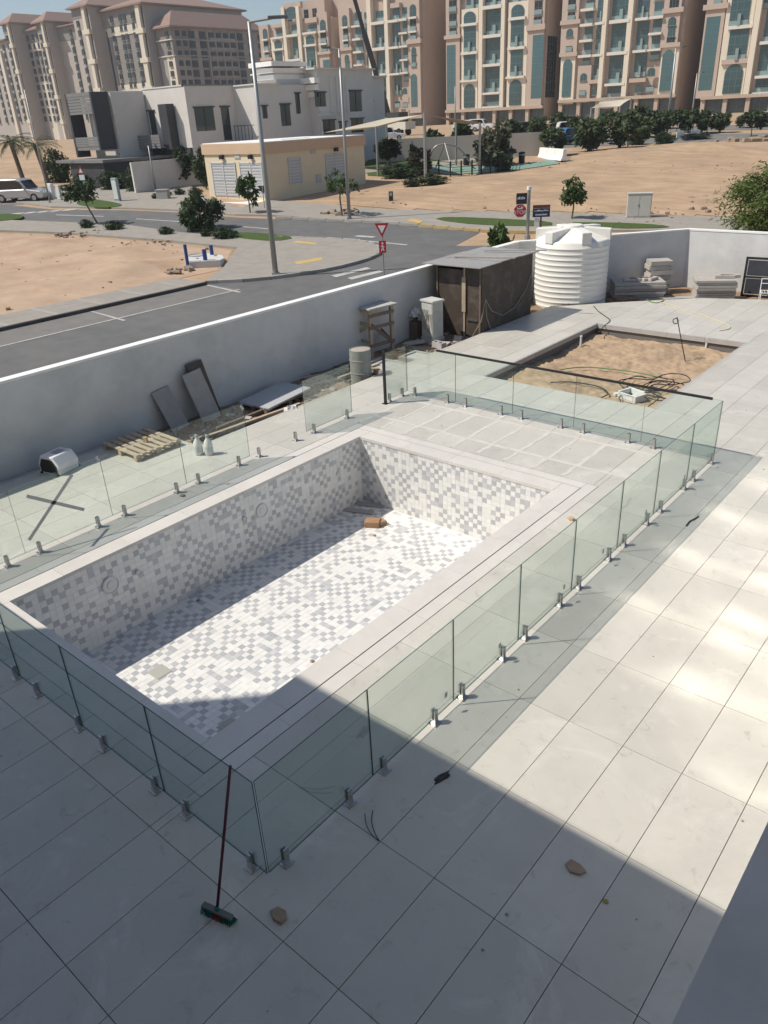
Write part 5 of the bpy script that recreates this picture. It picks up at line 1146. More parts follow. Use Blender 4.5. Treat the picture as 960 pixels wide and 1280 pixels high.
for k in range(6): zz = zs+(zt_-.3-zs)*k/6; vb(xdl_+.31, XD-.26, Yd0+.02, Yd0+.10, zz+.03, zz+(zt_-.3-zs)/6, 'slat', m_vgrey)
zq = zpx(105, 172, Vector((XD, Yd0, 0)))
for k in range(4): zz = zb_+.3+(zq-zb_-.3)*k/4; vb(xdl_+.31, XD-.26, Yd0+.02, Yd0+.10, zz+.02, zz+(zq-zb_-.3)/4, 'slat', m_vgrey)
vb(xdl_+1.9, xdl_+3.2, Yd0+1.2, Yd0+2.1, zq, zs, 'balcony_pier', m_vw); vb(xdl_+.35, xdl_+1.8, Yd0+2.1, Yd0+2.19, zq, zs, 'balcony_glass', m_vdark)
# ground floor under it
vb(xdl_+1, XU1+3.0, Yd0-1.5, Ya-.2, ZV, zb_-.9, 'dark_entry_block', m_vdark); vb(xdl_-1, XU1+3.4, Yd0-1.8, Ya+6.5, zb_-1.0, zb_-.75, 'entry_canopy', m_vgrey)
# windows on the stepped walls
def pw(F_, x0, y0, x1, y1, nm='window', mg=m_vgl, mull=(2, 1), d=.02): a, b, c, d2 = F_.px(x0, y0, x1, y1); F_.window(nm, a, b, c, d2, d, mg, m_vdark, mull=mull, fr=.1, sill=False); F_.box('window_surround', a-.12, b+.12, d2, d2+.12, 0, .14, m_vdark)
pw(F2v, 244, 135, 268, 163); pw(F2v, 278, 134, 288, 175, 'glass_door', mull=(1, 2)); pw(FVv, 204, 138, 213, 169, mull=(1, 1)); pw(FVv, 188, 139, 195, 168, mull=(1, 1)); pw(F1v, 151, 193, 165, 204); pw(F1v, 172, 133, 181, 169, 'dark_slot_window', m_vdark, (1, 1))
a, b, c, d2 = FVv.px(212, 130, 222, 186); FVv.box('dark_column', a, b, c, d2, .1, 1.0, m_vdark)
a, b, c, d2 = FVv.px(180, 169, 217, 182)
for k in range(4): FVv.box('balcony_slat', a, b, c+(d2-c)*k/4+.03, c+(d2-c)*(k+1)/4, 1.5, 1.6, m_vgrey)
FVv.box('balcony_floor', a, b, c-.15, c, 0, 1.6, m_vgrey)
a, b, c, d2 = FVv.px(183, 183, 217, 202); FVv.window('terrace_door', a, b, c, d2, .05, m_vgl, m_vdark, mull=(4, 1), sill=False)
FVv.box('grey_panel', b+.4, (XU2-XU1)-.05, ZV, c+1.2, .0, .3, m_vdark)
for k in range(3): F2v.box('roof_coping', -.05, Yc-Yb, zr, zr+.12, -.3, .06, m_vgrey) if k == 0 else None
FVv.box('roof_coping', 0, XU2-XU1, zr+.001, zr+.121, -.3, .05, m_wcl)
# steps of outdoor stair rail by the second step
a, b, c, d2 = F2v.px(291, 158, 318, 176)
for k in range(6): vb(XU2+.2+.5*k, XU2+.24+.5*k, Yc-.6, Yc-.56, c, d2, 'stair_baluster', m_vdark)
vb(XU2+.1, XU3-.1, Yc-.62, Yc-.55, d2, d2+.06, 'stair_rail', m_vdark); vb(XU2+.05, XU3, Yc-1.5, Yc, ZV, c, 'stair_landing', m_vw)
# compound wall of the villa
cw = thing('compound_wall', (XU1+4, Ya, ZV), 'low pale compound wall in front of the modern villa', 'wall'); Fc = Face(cw, (XU2+2.5, Yb-8), (0, 1))
a, b, c, d2 = Fc.px(166, 203, 262, 232); o = Fc.box('wall_panel', a, b+4, .2, d2, -.2, 0, m_vw)
# --------------------------------------------------------------- classical white villa (under construction)
cv = thing('classical_villa', (XU3, Yc, ZV), 'white classical villa under construction with stepped cornices', 'villa')
def cb(x0, x1, y0, y1, z0, z1, nm, m=None): o = MB().box(x0, x1, y0, y1, z0, z1).build(nm, m or m_wcl, cv); o.location = -Vector(cv.location); return o
F3v = Face(cv, (XU3, Yc), (0, 1)); um = F3v.uz(353, 130)[0]; ue = F3v.uz(456, 120)[0]; uf = F3v.uz(477, 120)[0]
zl = F3v.uz(335, 106)[1]; zh = F3v.uz(400, 88)[1]; zr2 = F3v.uz(466, 97)[1]
um2 = F3v.uz(388, 130)[0]
cb(XU3-14, XU3, Yc+.01, Yc+um2, ZV, zl, 'wall'); cb(XU3-8, XU3+1.2, Yc+um2, Yc+ue, ZV, zh, 'wall'); cb(XU3-14, XU3+.4, Yc+ue, Yc+uf, ZV, zr2, 'wall'); XL_ = onray_y(324, 98, Yc+um).x; cb(XL_, XU3-.6, Yc+um, Yc+um2, zl, zh-.1, 'upper_wall')
for k in range(3): cb(XL_-.2*k, XU3-.55+.25*k, Yc+um-.3-.3*k, Yc+um2-.01, zl+.5+.55*k, zl+.9+.55*k, 'cornice', m_wcap)
for k in range(3): cb(XU3-2, XU3+1.22+.14*k, Yc+um2-.25*k-.2, Yc+um2-.001-.0*k, zh-2.4+.6*k, zh-1.9+.6*k, 'cornice', m_wcap)
cb(XU3-8, XU3+1.5, Yc+um2-.6, Yc+ue+.2, zh, zh+.15, 'roof_coping'); cb(XU3-14, XU3+.7, Yc+ue+.21, Yc+uf+.2, zr2, zr2+.15, 'roof_coping'); cb(XU3-14, XU3+.2, Yc-.1, Yc+um-.3, zl, zl+.12, 'roof_coping')
F4v = Face(cv, (XU3+1.2, Yc+um2), (0, 1)); F5v = Face(cv, (XU3+.4, Yc+ue), (0, 1))
for (F_, q) in ((F3v, (328, 133, 334, 148)), (F3v, (351, 131, 363, 157)), (F3v, (369.5, 117, 375, 142)), (F4v, (394, 116, 407, 133)), (F4v, (437, 114, 452, 139)), (F4v, (404, 151, 419, 167)), (F4v, (424, 153, 433, 163)), (F4v, (439, 149, 454, 165)), (F5v, (461.5, 127, 466, 158)), (F5v, (461.5, 163, 467, 190))):
    pw(F_, *q, mull=(2, 1))
for (x0, y0, x1, y1) in ((412, 96, 414, 142), (420, 96, 422, 142), (432, 96, 434, 142), (396, 142, 434, 143.5)):
    a, b, c, d2 = F4v.px(x0, y0, x1, y1); F4v.box('moulding', a, b, c, d2, 0, .18, m_wcl)
FV4 = Face(cv, (XU3, Yc+um2), (1, 0)); 
# boundary wall of the park
bw = thing('park_wall', (g(500, 200).x, g(500, 200).y, 1), 'plain beige wall behind the park lawn', 'wall'); Pw = g(478, 203); Fw = Face(bw, (Pw.x, Pw.y), (.80, .60))
a, b, c, d2 = Fw.px(470, 170, 615, 205); Fw.box('wall_panel', a, b+6, .2, Fw.uz(530, 172)[1], -.25, 0, mat('beige_wall', (.42, .385, .34), .9, .06, .5))
# --------------------------------------------------------------- substation
m_suby = mat('yellow_render', (.66, .565, .40), .85, .04, 1.0, dirt=(.59, .50, .36), dscale=.6, damt=.4)
m_subp = mat('peach_band', (.55, .40, .27), .85, .04, 1.0)
m_louv = mat('louvre_grey', (.42, .43, .43), .6, .05, 2)
B0 = g(337, 252.5); xs0 = onray_y(258, 215, B0.y).x; ye0 = onray_x(456, 205, B0.x).y
sb_ = thing('substation', (B0.x, B0.y, B0.z-.2), 'yellow electrical substation with peach parapet and grey louvred doors', 'substation')
zt4 = zpx(337, 178, B0); zb4 = zpx(337, 192, B0); zg = B0.z-.3
def sb(x0, x1, y0, y1, z0, z1, nm, m): o = MB().box(x0, x1, y0, y1, z0, z1).build(nm, m, sb_); o.location = -Vector(sb_.location); return o
sb(xs0, B0.x, B0.y, ye0, zg, zb4, 'wall', m_suby); sb(xs0-.12, B0.x+.12, B0.y-.12, ye0+.12, zb4, zt4, 'parapet', m_subp); sb(xs0-.02, B0.x+.02, B0.y-.02, ye0+.02, zt4, zt4+.06, 'roof', m_wcap)
FS = Face(sb_, (xs0, B0.y), (1, 0)); FR = Face(sb_, (B0.x, B0.y), (0, 1))
def louvre(F_, x0, y0, x1, y1, nm, leaf=2):
    a, b, c, d2 = F_.px(x0, y0, x1, y1); mb = MB(); mb.box(a, b, -.03, 0, c, d2); mb.cur = 1
    n = int((d2-c)/.22)
    for k in range(n): z_ = c+.06+k*.22; mb.box(a+.06, b-.06, -.06, -.03, z_, z_+.10)
    mb.cur = 0
    for k in range(leaf+1): x = a+(b-a)*k/leaf; mb.box(x-.04, x+.04, -.08, -.03, c, d2)
    mb.box(a, b, -.08, -.03, d2-.08, d2).box(a, b, -.08, -.03, (c+d2)/2-.04, (c+d2)/2+.04); F_.add(mb, nm, [mat('louvre_frame', (.52, .53, .53), .6), m_louv])
louvre(FS, 267, 203, 296, 246, 'louvred_door'); louvre(FS, 302, 203, 329, 246, 'louvred_door'); louvre(FR, 361, 198, 376, 229, 'louvred_vent', 1); louvre(FR, 408, 193, 431, 238, 'louvred_door')
for F_, q in ((FS, (277, 194, 280, 199)), (FS, (313, 193.5, 316, 198.5)), (FR, (417, 184.5, 420, 189))): a, b, c, d2 = F_.px(*q); F_.box('wall_lamp', a, b, c, d2, 0, .3, m_black)
for F_, q in ((FS, (293, 193, 300, 198)), (FR, (388, 188, 394, 192)), (FR, (395, 218, 401, 228))): a, b, c, d2 = F_.px(*q); F_.box('notice_plate', a, b, c, d2, 0, .06, m_louv)
sb(xs0+.6, B0.x-.3, B0.y-1.8, B0.y, zg, B0.z+.06, 'door_apron', m_wcap); sb(B0.x, B0.x+1.6, B0.y+7.5, B0.y+10.5, zg, B0.z+.08, 'door_apron', m_stone)
o = MB().box(0, 2.8, 0, .4, 0, .03).build('loose_sheet', m_wcap); o.location = (B0.x-2.3, B0.y+4, zt4+.065); o.rotation_euler.z = R(80); tag(o, 'white sheet lying on the substation roof', 'sheet')
# ================================================================== vegetation
def leafmat(name, col, var=.45):
    m = mat(name, col, .6, var, 1.6, spec=.25, rnd=.15); n = m.node_tree.nodes; l = m.node_tree.links; b = n['Principled BSDF']; out = n['Material Output']
    tr = n.new('ShaderNodeBsdfTranslucent'); mx = n.new('ShaderNodeMixShader'); mx.inputs[0].default_value = .28
    src_ = b.inputs['Base Color'].links[0].from_socket; l.new(src_, tr.inputs[0]); l.new(b.outputs[0], mx.inputs[1]); l.new(tr.outputs[0], mx.inputs[2]); l.new(mx.outputs[0], out.inputs[0]); return m
m_lf1 = leafmat('leaf_green', (.065, .105, .030)); m_lf2 = leafmat('leaf_dark', (.040, .065, .026)); m_lf3 = leafmat('leaf_light', (.085, .125, .028)); m_lf4 = leafmat('leaf_row', (.062, .088, .036)); m_lfh = leafmat('hedge_leaf', (.045, .075, .028)); m_lfg = leafmat('grey_shrub_leaf', (.10, .105, .065))
m_bark = mat('bark', (.16, .12, .085), .95, .25, 8)
CROWNS = {}
def crown_mesh(key, rx, rz, n, ls, clumps, m, seed, droop=0., low=-.8, asp=.5):
    k = (key,)
    if k in CROWNS: return CROWNS[k]
    rnd = random.Random(seed); mb = MB(); cs = []
    for _ in range(clumps):
        while True:
            p = Vector((rnd.uniform(-1, 1), rnd.uniform(-1, 1), rnd.uniform(low, 1)))
            if .30 < p.length < 1: break
        p *= rnd.uniform(.75, 1.0)/max(.6, p.length)*.82 if rnd.random() < .72 else .7
        cs.append((p, rnd.uniform(.20, .38)))
    for i in range(n):
        c, r_ = cs[i % clumps]; d = Vector((rnd.gauss(0, 1), rnd.gauss(0, 1), rnd.gauss(0, 1))).normalized()*r_*rnd.random()**.45; p = c+d
        P = Vector((p.x*rx, p.y*rx, p.z*rz)); nrm = (d.normalized()+Vector((rnd.gauss(0, .5), rnd.gauss(0, .5), .5+rnd.gauss(0, .5)))).normalized()
        a = nrm.orthogonal().normalized(); a = Matrix.Rotation(rnd.uniform(0, 6.3), 3, nrm) @ a
        if droop: a = (a+Vector((0, 0, -droop))).normalized()
        b = nrm.cross(a).normalized(); s_ = ls*rnd.uniform(.6, 1.3); t = P+a*s_; mid = P+a*s_*.5
        mb.quad(P-b*s_*.05, mid-b*s_*asp*.5, t, mid+b*s_*asp*.5)
    CROWNS[k] = mb.mesh('crown', m); return CROWNS[k]
def tree(name, P, H, cr, ch, lab, cat, key, grp=None, tr=.06, n=1600, ls=.22, clumps=26, m=None, seed=1, droop=0., lean=(0, 0), asp=.5, stems=1, tz=None):
    "H total height, cr crown radius, ch crown half-height"
    t = thing(name, P, lab, cat, grp); rnd = random.Random(seed); cz = H-ch; top = Vector((lean[0], lean[1], cz))
    mb = MB()
    for s_ in range(stems):
        o0 = Vector((rnd.uniform(-.1, .1), rnd.uniform(-.1, .1), 0))*(stems > 1)
        mb.tube([o0+Vector((0, 0, -.15)), o0+top*.5+Vector((rnd.uniform(-.04, .04), rnd.uniform(-.04, .04), 0))*H, top+Vector((0, 0, .2*ch))], [tr, tr*.75, tr*.45], 7)
    for k in range(5):
        a = 2*math.pi*k/5+rnd.random(); f = rnd.uniform(.55, .85); s0 = top*f if cz > ch*.3 else top; e_ = top+Vector((math.cos(a)*cr*.65, math.sin(a)*cr*.65, ch*rnd.uniform(-.1, .5)))
        mb.tube([s0, (s0+e_)/2+Vector((0, 0, -.05*H)), e_], [tr*.45, tr*.3, tr*.12], 5)
    mb.build('trunk', m_bark, t)
    me = crown_mesh(key, 1, 1, n, ls/cr, clumps, m or m_lf1, seed, droop, asp=asp); c = link('crown', me, t); c.location = top; c.scale = (cr, cr, ch); c.rotation_euler.z = rnd.uniform(0, 6.3); return t
def ptree(name, base, topy, halfw, crown_h, lab, key, **kw):
    "base px, top px y, crown half width px, crown height px"
    P = g(*base); H = gtop(P, base[0]+kw.pop('dx', 0), topy); D = (P-CAM).dot(_f); s_ = D/F_PX; P = P.copy(); P.z = gz(P.x, P.y)
    return tree(name, P, H, halfw*s_, crown_h*s_*.56, lab, kw.pop('cat', 'tree'), key, tr=kw.pop('tr', .03+H*.012), **kw)
random.seed(5)
ptree('street_tree', (258, 287), 234, 29, 48, 'dense round street tree with drooping leaves beside the side street', 't1', n=2600, ls=.34, clumps=34, droop=.8, asp=.38, m=m_lf2, seed=2, dx=-8, lean=(-.3, -.1))
ptree('street_tree', (313, 268), 214, 16, 34, 'thin young tree in front of the substation doors', 't2', n=520, ls=.36, clumps=14, droop=.7, asp=.35, m=m_lf1, seed=3)
ptree('street_tree', (428, 272), 204, 22, 34, 'sparse young tree beside the junction lamp before the substation side', 't3', n=420, ls=.36, clumps=15, droop=.6, asp=.35, m=m_lf1, seed=4, dx=-3)
ptree('street_tree', (714, 276), 220, 19, 33, 'young umbrella shaped tree beyond the wall, beside the tank', 't4', n=1100, ls=.25, clumps=20, m=m_lf1, seed=5)
ptree('street_tree', (124, 281), 220, 24, 30, 'leaning small tree on the path by the low shrubs', 't5', n=1100, ls=.35, clumps=18, m=m_lf2, seed=6, dx=-14, lean=(-.8, -.5))
ptree('garden_tree', (232, 233), 182, 19, 34, 'round tree in front of the compound wall', 't6', n=1500, ls=.34, clumps=22, m=m_lf2, seed=7)
ptree('garden_tree', (258, 236), 184, 15, 40, 'round tree tucked beside the substation corner', 't6', n=1500, ls=.34, clumps=22, m=m_lf2, seed=8)
# big feathery tree at the right
P = g(958, 299); P = Vector((P.x+.6, P.y+1.0, 0)); P.z = gz(P.x, P.y)
tree('feathery_tree', P, gtop(P, 955, 196), 3.7, 2.0, 'broad light green feathery tree behind the far wall', 'tree', 't9', n=17000, ls=.40, clumps=90, m=m_lf3, seed=9, droop=.75, asp=.22, tr=.14, stems=3)
# plant behind the shed
tree('potted_shrub', Vector((-15.45, 24.6, Z0)), gtop(Vector((-15.45, 24.6, Z0)), 622, 275), .52, .95, 'leafy shrub rising between shed roof and tank', 'shrub', 't10', n=1500, ls=.17, clumps=24, m=m_lf1, seed=10, tr=.03)
# park trees
for i, (bx, by, ty, hw, ch, lab, m) in enumerate(((486, 207, 171, 18, 24, 'park tree with flat crown beside the sail post', m_lf2), (524, 218, 181, 15, 30, 'sparse grey green park tree by the tall sail post', m_lfg), (542, 193, 162, 13, 18, 'small round park tree before the beige wall', m_lf2), (578, 187, 151, 14, 22, 'round park tree at the end of the beige wall', m_lf2), (617, 207, 152, 22, 46, 'large dense park tree beside the playground fence', m_lf2))):
    ptree('park_tree', (bx, by), ty, hw, ch, lab, 'pk%d' % (i % 3), grp='park trees', n=1300, ls=.5, clumps=22, m=m, seed=20+i)
rowt = [(644, 176, 146, 14, 20, 'first row tree past the beige wall end'), (672, 172, 143, 13, 20, 'row tree before the dark side of the two arch tower'), (690, 195, 158, 16, 26, 'row tree standing beside the white concrete barrier'), (700, 168, 140, 16, 22, 'row tree left of the shade sail tower'), (722, 172, 142, 14, 24, 'row tree beside the blue truck'), (738, 190, 142, 23, 36, 'tall row tree at the edge of the sand field'), (762, 172, 138, 18, 26, 'row tree under the small shade sail'), (785, 188, 138, 26, 38, 'broad row tree beside the sand field, past the red shelter'), (803, 172, 128, 18, 30, 'row tree touching the shop fronts'), (822, 172, 134, 17, 28, 'row tree at the foot of the tall lamp'), (846, 168, 136, 14, 22, 'row tree in front of the parked pickup'), (866, 168, 136, 18, 24, 'row tree beyond the white hoarding'), (884, 166, 134, 15, 24, 'row tree at the dark gap between towers'), (900, 166, 138, 12, 20, 'row tree before the corner glass strip tower'), (939, 171, 137, 16, 20, 'lone row tree with thin trunk near boulders'), (930, 160, 142, 12, 14, 'low row tree near the last shop fronts')]
for i, (bx, by, ty, hw, ch, lab) in enumerate(rowt):
    ptree('row_tree', (bx, by), ty, hw*.98, ch*1.0, lab, 'rw%d' % (i % 4), grp='trees in the row before the towers', n=1500, ls=.5, clumps=17, m=m_lf4, seed=40+i % 4)
# clipped shrubs and hedges
def shrub(px, py, hw, hh, lab, grp, key='sh', m=None, n=2600, dep=None, nm='clipped_shrub'):
    P = g(px, py); s_ = (P-CAM).dot(_f)/F_PX; P = P.copy(); P.z = gz(P.x, P.y)
    t = thing(nm, P, lab, 'shrub', grp); MB().tube([(0, 0, -.1), (0, 0, hh*s_*.8)], [.04, .02], 6).build('stem', m_bark, t)
    me = crown_mesh(key+(m or m_lfh).name, 1, 1, n, .16, 70, m or m_lfh, 77, low=-1, asp=.6); c = link('foliage', me, t); c.location = (0, 0, hh*s_*.5); c.scale = (hw*s_*1.05, (dep or hw*.8)*s_, hh*s_*.66); c.rotation_euler.z = -YAW; return t
for i, (px, py, hw, hh, lab) in enumerate(((109, 287, 10, 11, 'low round shrub nearest the leaning small tree'), (143, 289, 14, 11, 'wide low shrub on the path behind the sand lot'), (208, 295, 11, 10, 'low shrub standing alone on the path'), (258, 298, 8, 10, 'small shrub at the foot of the drooping street tree'), (281, 300, 19, 13, 'wide clipped shrub beside the drooping street tree'))): shrub(px, py, hw, hh, lab, 'clipped shrubs along the path')
for i, (px, py, hw, hh, lab) in enumerate(((75, 228, 20, 34, 'tall dense bush before the dark villa entry'), (105, 238, 14, 18, 'bush by the warning sign'), (140, 238, 18, 20, 'wide dark bush at the villa entry'), (172, 240, 18, 24, 'dark bush under the entry canopy end'), (160, 236, 22, 16, 'long hedge along the dark villa entry'), (210, 246, 6, 7, 'small shrub on the verge near the compound wall'), (195, 250, 6, 7, 'smallest shrub on the verge'), (225, 245, 8, 8, 'low shrub below the garden tree'), (245, 245, 10, 9, 'low shrub beside the substation corner'))): shrub(px, py, hw, hh, lab, 'bushes before the modern villa', m=m_lf2)
for i, (px, py, hw, hh, lab) in enumerate(((500, 222, 30, 14, 'long dark hedge along the park lawn'), (540, 232, 22, 12, 'hedge of loose shrubs at the sand edge'), (515, 234, 14, 10, 'dry tuft beside the loose hedge'), (628, 214, 14, 18, 'dark bush against the playground fence'), (655, 184, 13, 13, 'dark clipped hedge beyond the beige wall'), (716, 181, 10, 10, 'dark hedge near the blue truck'), (795, 181, 14, 14, 'hedge beside the broad row tree'), (830, 181, 16, 13, 'trimmed hedge at the foot of the tall lamp'), (868, 174, 22, 6, 'low long hedge beyond the white hoarding'), (640, 178, 12, 9, 'low dark hedge behind the park tree'))): shrub(px, py, hw, hh, lab, 'hedges round the park', m=m_lf2)
for i, (px, py) in enumerate(((602, 228), (590, 226), (560, 228), (538, 236))): pass
# palms
def palm(base, topp, lab, seed):
    P = g(*base); P.z = gz(P.x, P.y); H = gtop(P, *topp); d = ray(*topp); rnd = random.Random(seed); s_ = (P-CAM).dot(_f)/F_PX
    t = thing('date_palm', P, lab, 'palm', 'palms by the villa gate'); lx = (topp[0]-base[0]+(base[1]-topp[1])*.16)*s_; top = Vector((RT.x*lx, RT.y*lx, H*.85))
    MB().tube([(0, 0, -.2), top*.5, top], [.26, .2, .2], 9).build('trunk', m_bark, t)
    mb = MB()
    for k in range(22):
        a = 2.4*k; up = rnd.uniform(-.2, 1.0); L = rnd.uniform(1.9, 2.6); p = top.copy(); dr = Vector((math.cos(a), math.sin(a), up)).normalized(); prev = p
        for q in range(7):
            nx_ = prev+dr*L/7; dr = (dr+Vector((0, 0, -.16))).normalized(); sd = dr.cross(Vector((0, 0, 1))).normalized(); w_ = .34*math.sin(math.pi*(q+1)/8)+.05
            for sg in (-1, 1):
                for h_ in range(2):
                    b0 = prev+(nx_-prev)*h_*.5; mb.quad(b0, b0+dr*.10, b0+dr*.30+sd*sg*w_+Vector((0, 0, -.12)))
            mb.beam(prev, nx_, .03, .02); prev = nx_
    mb.build('fronds', leafmat('palm_leaf', (.085, .10, .045)) if 'palm_leaf' not in MATS else MATS['palm_leaf'], t)
palm((33, 236), (16, 166), 'leaning palm by the villa gate, nearer the parked minivan', 1); palm((64, 238), (46, 172), 'leaning palm by the villa gate, nearer the dark villa', 2)
# ================================================================== street furniture
m_galv = mat('galvanised_steel', (.36, .36, .35), .5, .06, 2, metal=.6); m_red = mat('sign_red', (.45, .02, .025), .5); m_wsign = mat('sign_white', (.75, .75, .73), .5); m_blue = mat('sign_blue', (.02, .04, .10), .5); m_bluep = mat('blue_pipe', (.02, .06, .22), .5)
def lamp(base, topp, lab, r_=.10, arm=(1.6, 0, 0), head=True, grp='street lamps'):
    P = g(*base); P.z = gz(P.x, P.y); H = gtop(P, *topp); t = thing('street_lamp', P, lab, 'street lamp', grp)
    MB().lathe([(r_*2.6, 0), (r_*2.6, .12), (r_*1.9, .12), (r_*1.9, .2)], 4).build('base', m_galv, t)
    MB().tube([(0, 0, .1), (0, 0, H*.5), (0, 0, H)], [r_, r_*.8, r_*.55], 12).build('pole', m_galv, t, smooth=True)
    if head:
        a = Vector(arm); MB().tube([(0, 0, H-.02), a*.5+Vector((0, 0, H+.06)), a*.6+Vector((0, 0, H+.08))], r_*.4, 8).build('arm', m_galv, t)
        M = Matrix.Translation((0, 0, H)) @ Matrix.Rotation(math.atan2(a.y, a.x), 4, 'Z'); L = a.length; mb = MB(); mb.xbox(M, L*.5, L, -.14, .14, .05, .16); mb.build('lamp_head', mat('lamp_head', (.12, .12, .12), .5), t, bevel=.02)
    return t
ar = lambda s_: (RT.x*s_, RT.y*s_, 0)
lamp((345, 346), (312, 27), 'tallest lamp post on the corner pavement, head over the lot', .13, ar(1.6)); lamp((437, 276), (425, 61), 'lamp post among stones at the junction corner', .12, ar(-1.0)); lamp((833, 169), (846, 60), 'lamp post rising from the trimmed hedge beyond the sand', .16, ar(1.2))
lamp((863, 160), (867, 92), 'thin lamp post at the dark gap between towers', .12, ar(1.0)); lamp((63, 255), (33, 112), 'slim lamp post beside the minivan', .07, ar(-.6), False); lamp((195, 240), (184, 182), 'short lamp post before the compound wall', .08, ar(.6), False); lamp((569, 172), (566, 108), 'thin pole before the two arch tower', .1, ar(.6), False)
# traffic signs
def text_obj(parent, s_, size, M, m, nm='lettering'):
    cu = bpy.data.curves.new(nm, 'FONT'); cu.body = s_; cu.size = size; cu.align_x = 'CENTER'; cu.align_y = 'CENTER'; cu.extrude = .002
    o = bpy.data.objects.new(nm, cu); sc.collection.objects.link(o); dg = bpy.context.evaluated_depsgraph_get(); me = bpy.data.meshes.new_from_object(o.evaluated_get(dg)); bpy.data.objects.remove(o)
    me.materials.clear(); me.materials.append(m); o = link(nm, me, parent); o.matrix_local = M; return o
def signM(x, z, d, dy=0.): return Matrix.Translation((x, -d, z)) @ Matrix.Rotation(R(90), 4, 'X')
P = g(480, 347); t = thing('give_way_sign', P, 'red and white give way sign with pedestrian plate at the kerb', 'road sign', None, -YAW*.0+R(35)); H = gtop(P, 477, 279)
MB().tube([(0, 0, -.1), (0, 0, H)], .035, 10).build('post', m_galv, t)
def tri(w_, h_, zc): return [(-w_/2, zc+h_/2), (w_/2, zc+h_/2), (0, zc-h_/2)]
s_ = (P-CAM).dot(_f)/F_PX; w_ = 17.5*s_
Mx = Matrix(((1, 0, 0, 0), (0, 0, -1, 0), (0, 1, 0, 0), (0, 0, 0, 1)))
MB().prism(list(reversed(tri(w_, w_*.95, H-w_*.46))), .036, .046, Mx).build('red_triangle', m_red, t); MB().prism(list(reversed(tri(w_*.56, w_*.52, H-w_*.40))), .046, .05, Mx).build('white_triangle', m_wsign, t)
zp = H-w_*1.55; hp = 7*s_
MB().box(-hp*.62, hp*.62, -.046, -.036, zp-hp, zp+hp).build('pedestrian_plate', m_red, t)
mb = MB(); mb.cur = 0
for (a, b, wd) in (((0, .35), (0, -.1), .22), ((0, -.1), (-.22, -.7), .16), ((0, -.1), (.24, -.7), .16), ((0, .25), (.3, -.1), .12), ((0, .25), (-.3, 0), .12)): mb.beam((a[0]*hp, -.049, zp+a[1]*hp), (b[0]*hp, -.049, zp+b[1]*hp), wd*hp, .004, (0, -1, 0))
mb.tube([(0, -.047, zp+.58*hp), (0, -.051, zp+.58*hp)], .17*hp, 10); mb.build('walking_figure', m_wsign, t)
# stop sign post
P = g(659, 300); s_ = (P-CAM).dot(_f)/F_PX; H = gtop(P, 660, 233); t = thing('stop_sign', P, 'octagonal red stop sign on a thick pale post at the junction', 'road sign', None, R(38))
MB().tube([(0, 0, -.1), (0, 0, .25)], .16, 12).build('post_base', m_galv, t); MB().tube([(0, 0, .2), (0, 0, H-.1)], .09, 12).build('post', m_galv, t); MB().tube([(0, 0, H-.18), (0, 0, H)], .125, 12).build('post_cap', m_wsign, t)
zc = H-27*s_; r_ = 8.3*s_; xo = -10.5*s_
MB().prism([(xo+r_*math.cos(R(22.5+45*k)), zc+r_*math.sin(R(22.5+45*k))) for k in range(8)], .10, .112, Mx).build('white_rim', m_wsign, t); MB().prism([(xo+r_*.92*math.cos(R(22.5+45*k)), zc+r_*.92*math.sin(R(22.5+45*k))) for k in range(8)], .112, .116, Mx).build('red_octagon', m_red, t)
text_obj(t, 'STOP', r_*.72, signM(xo, zc-r_*.25, .119), m_wsign)
mb = MB()   # Arabic word above
for (a, b) in (((.35, .28), (-.35, .28)), ((-.35, .28), (-.42, .48)), ((.35, .28), (.42, .5)), ((.12, .3), (.2, .52)), ((.2, .52), (.32, .5))): mb.beam((xo+a[0]*r_, -.118, zc+a[1]*r_), (xo+b[0]*r_, -.118, zc+b[1]*r_), r_*.13, .004, (0, -1, 0))
mb.tube([(xo+.2*r_, -.117, zc+.66*r_), (xo+.2*r_, -.121, zc+.66*r_)], .06*r_, 8); mb.tube([(xo-.1*r_, -.117, zc+.60*r_), (xo-.1*r_, -.121, zc+.60*r_)], .06*r_, 8); mb.build('arabic_lettering', m_wsign, t)
zp = H-13*s_; MB().box(xo-5*s_, xo+8*s_, -.112, -.10, zp-6.5*s_, zp+6*s_).build('black_plate', mat('black_plate', (.03, .032, .04), .5), t); text_obj(t, 'P 104', 3.4*s_, signM(xo+1.5*s_, zp-.5*s_, .114), m_wsign) if False else None
mb = MB()
for k in range(5): mb.box(xo+(-3.4+1.9*k)*s_, xo+(-2.2+1.9*k)*s_, -.115, -.112, zp-1.0*s_, zp+(1.2+.8*(k % 2))*s_)
mb.build('plate_lettering', m_wsign, t)
P2_ = g(675, 298); t = thing('street_name_sign', P2_, 'dark blue street name sign with brown top on its own post', 'street sign', None, R(36)); H2 = gtop(P2_, 675, 256); s_ = (P2_-CAM).dot(_f)/F_PX
MB().tube([(0, 0, -.1), (0, 0, H2-.05)], .045, 8).build('post', mat('brown_post', (.12, .06, .05), .6), t)
MB().box(-10.5*s_, 10.5*s_, -.07, -.05, H2-14*s_, H2-4*s_).build('blue_plate', m_blue, t); MB().box(-10.5*s_, 10.5*s_, -.07, -.05, H2-3.8*s_, H2).build('brown_plate', mat('sign_brown', (.13, .05, .045), .5), t)
mb = MB(); rnd = random.Random(4); x = -8.5
while x < 8:
    w_ = rnd.uniform(.8, 1.8); mb.box(x*s_, (x+w_)*s_, -.073, -.07, H2-7.2*s_, H2-(7.2-rnd.uniform(.7, 1.9))*s_); x += w_+.45
x = -7.
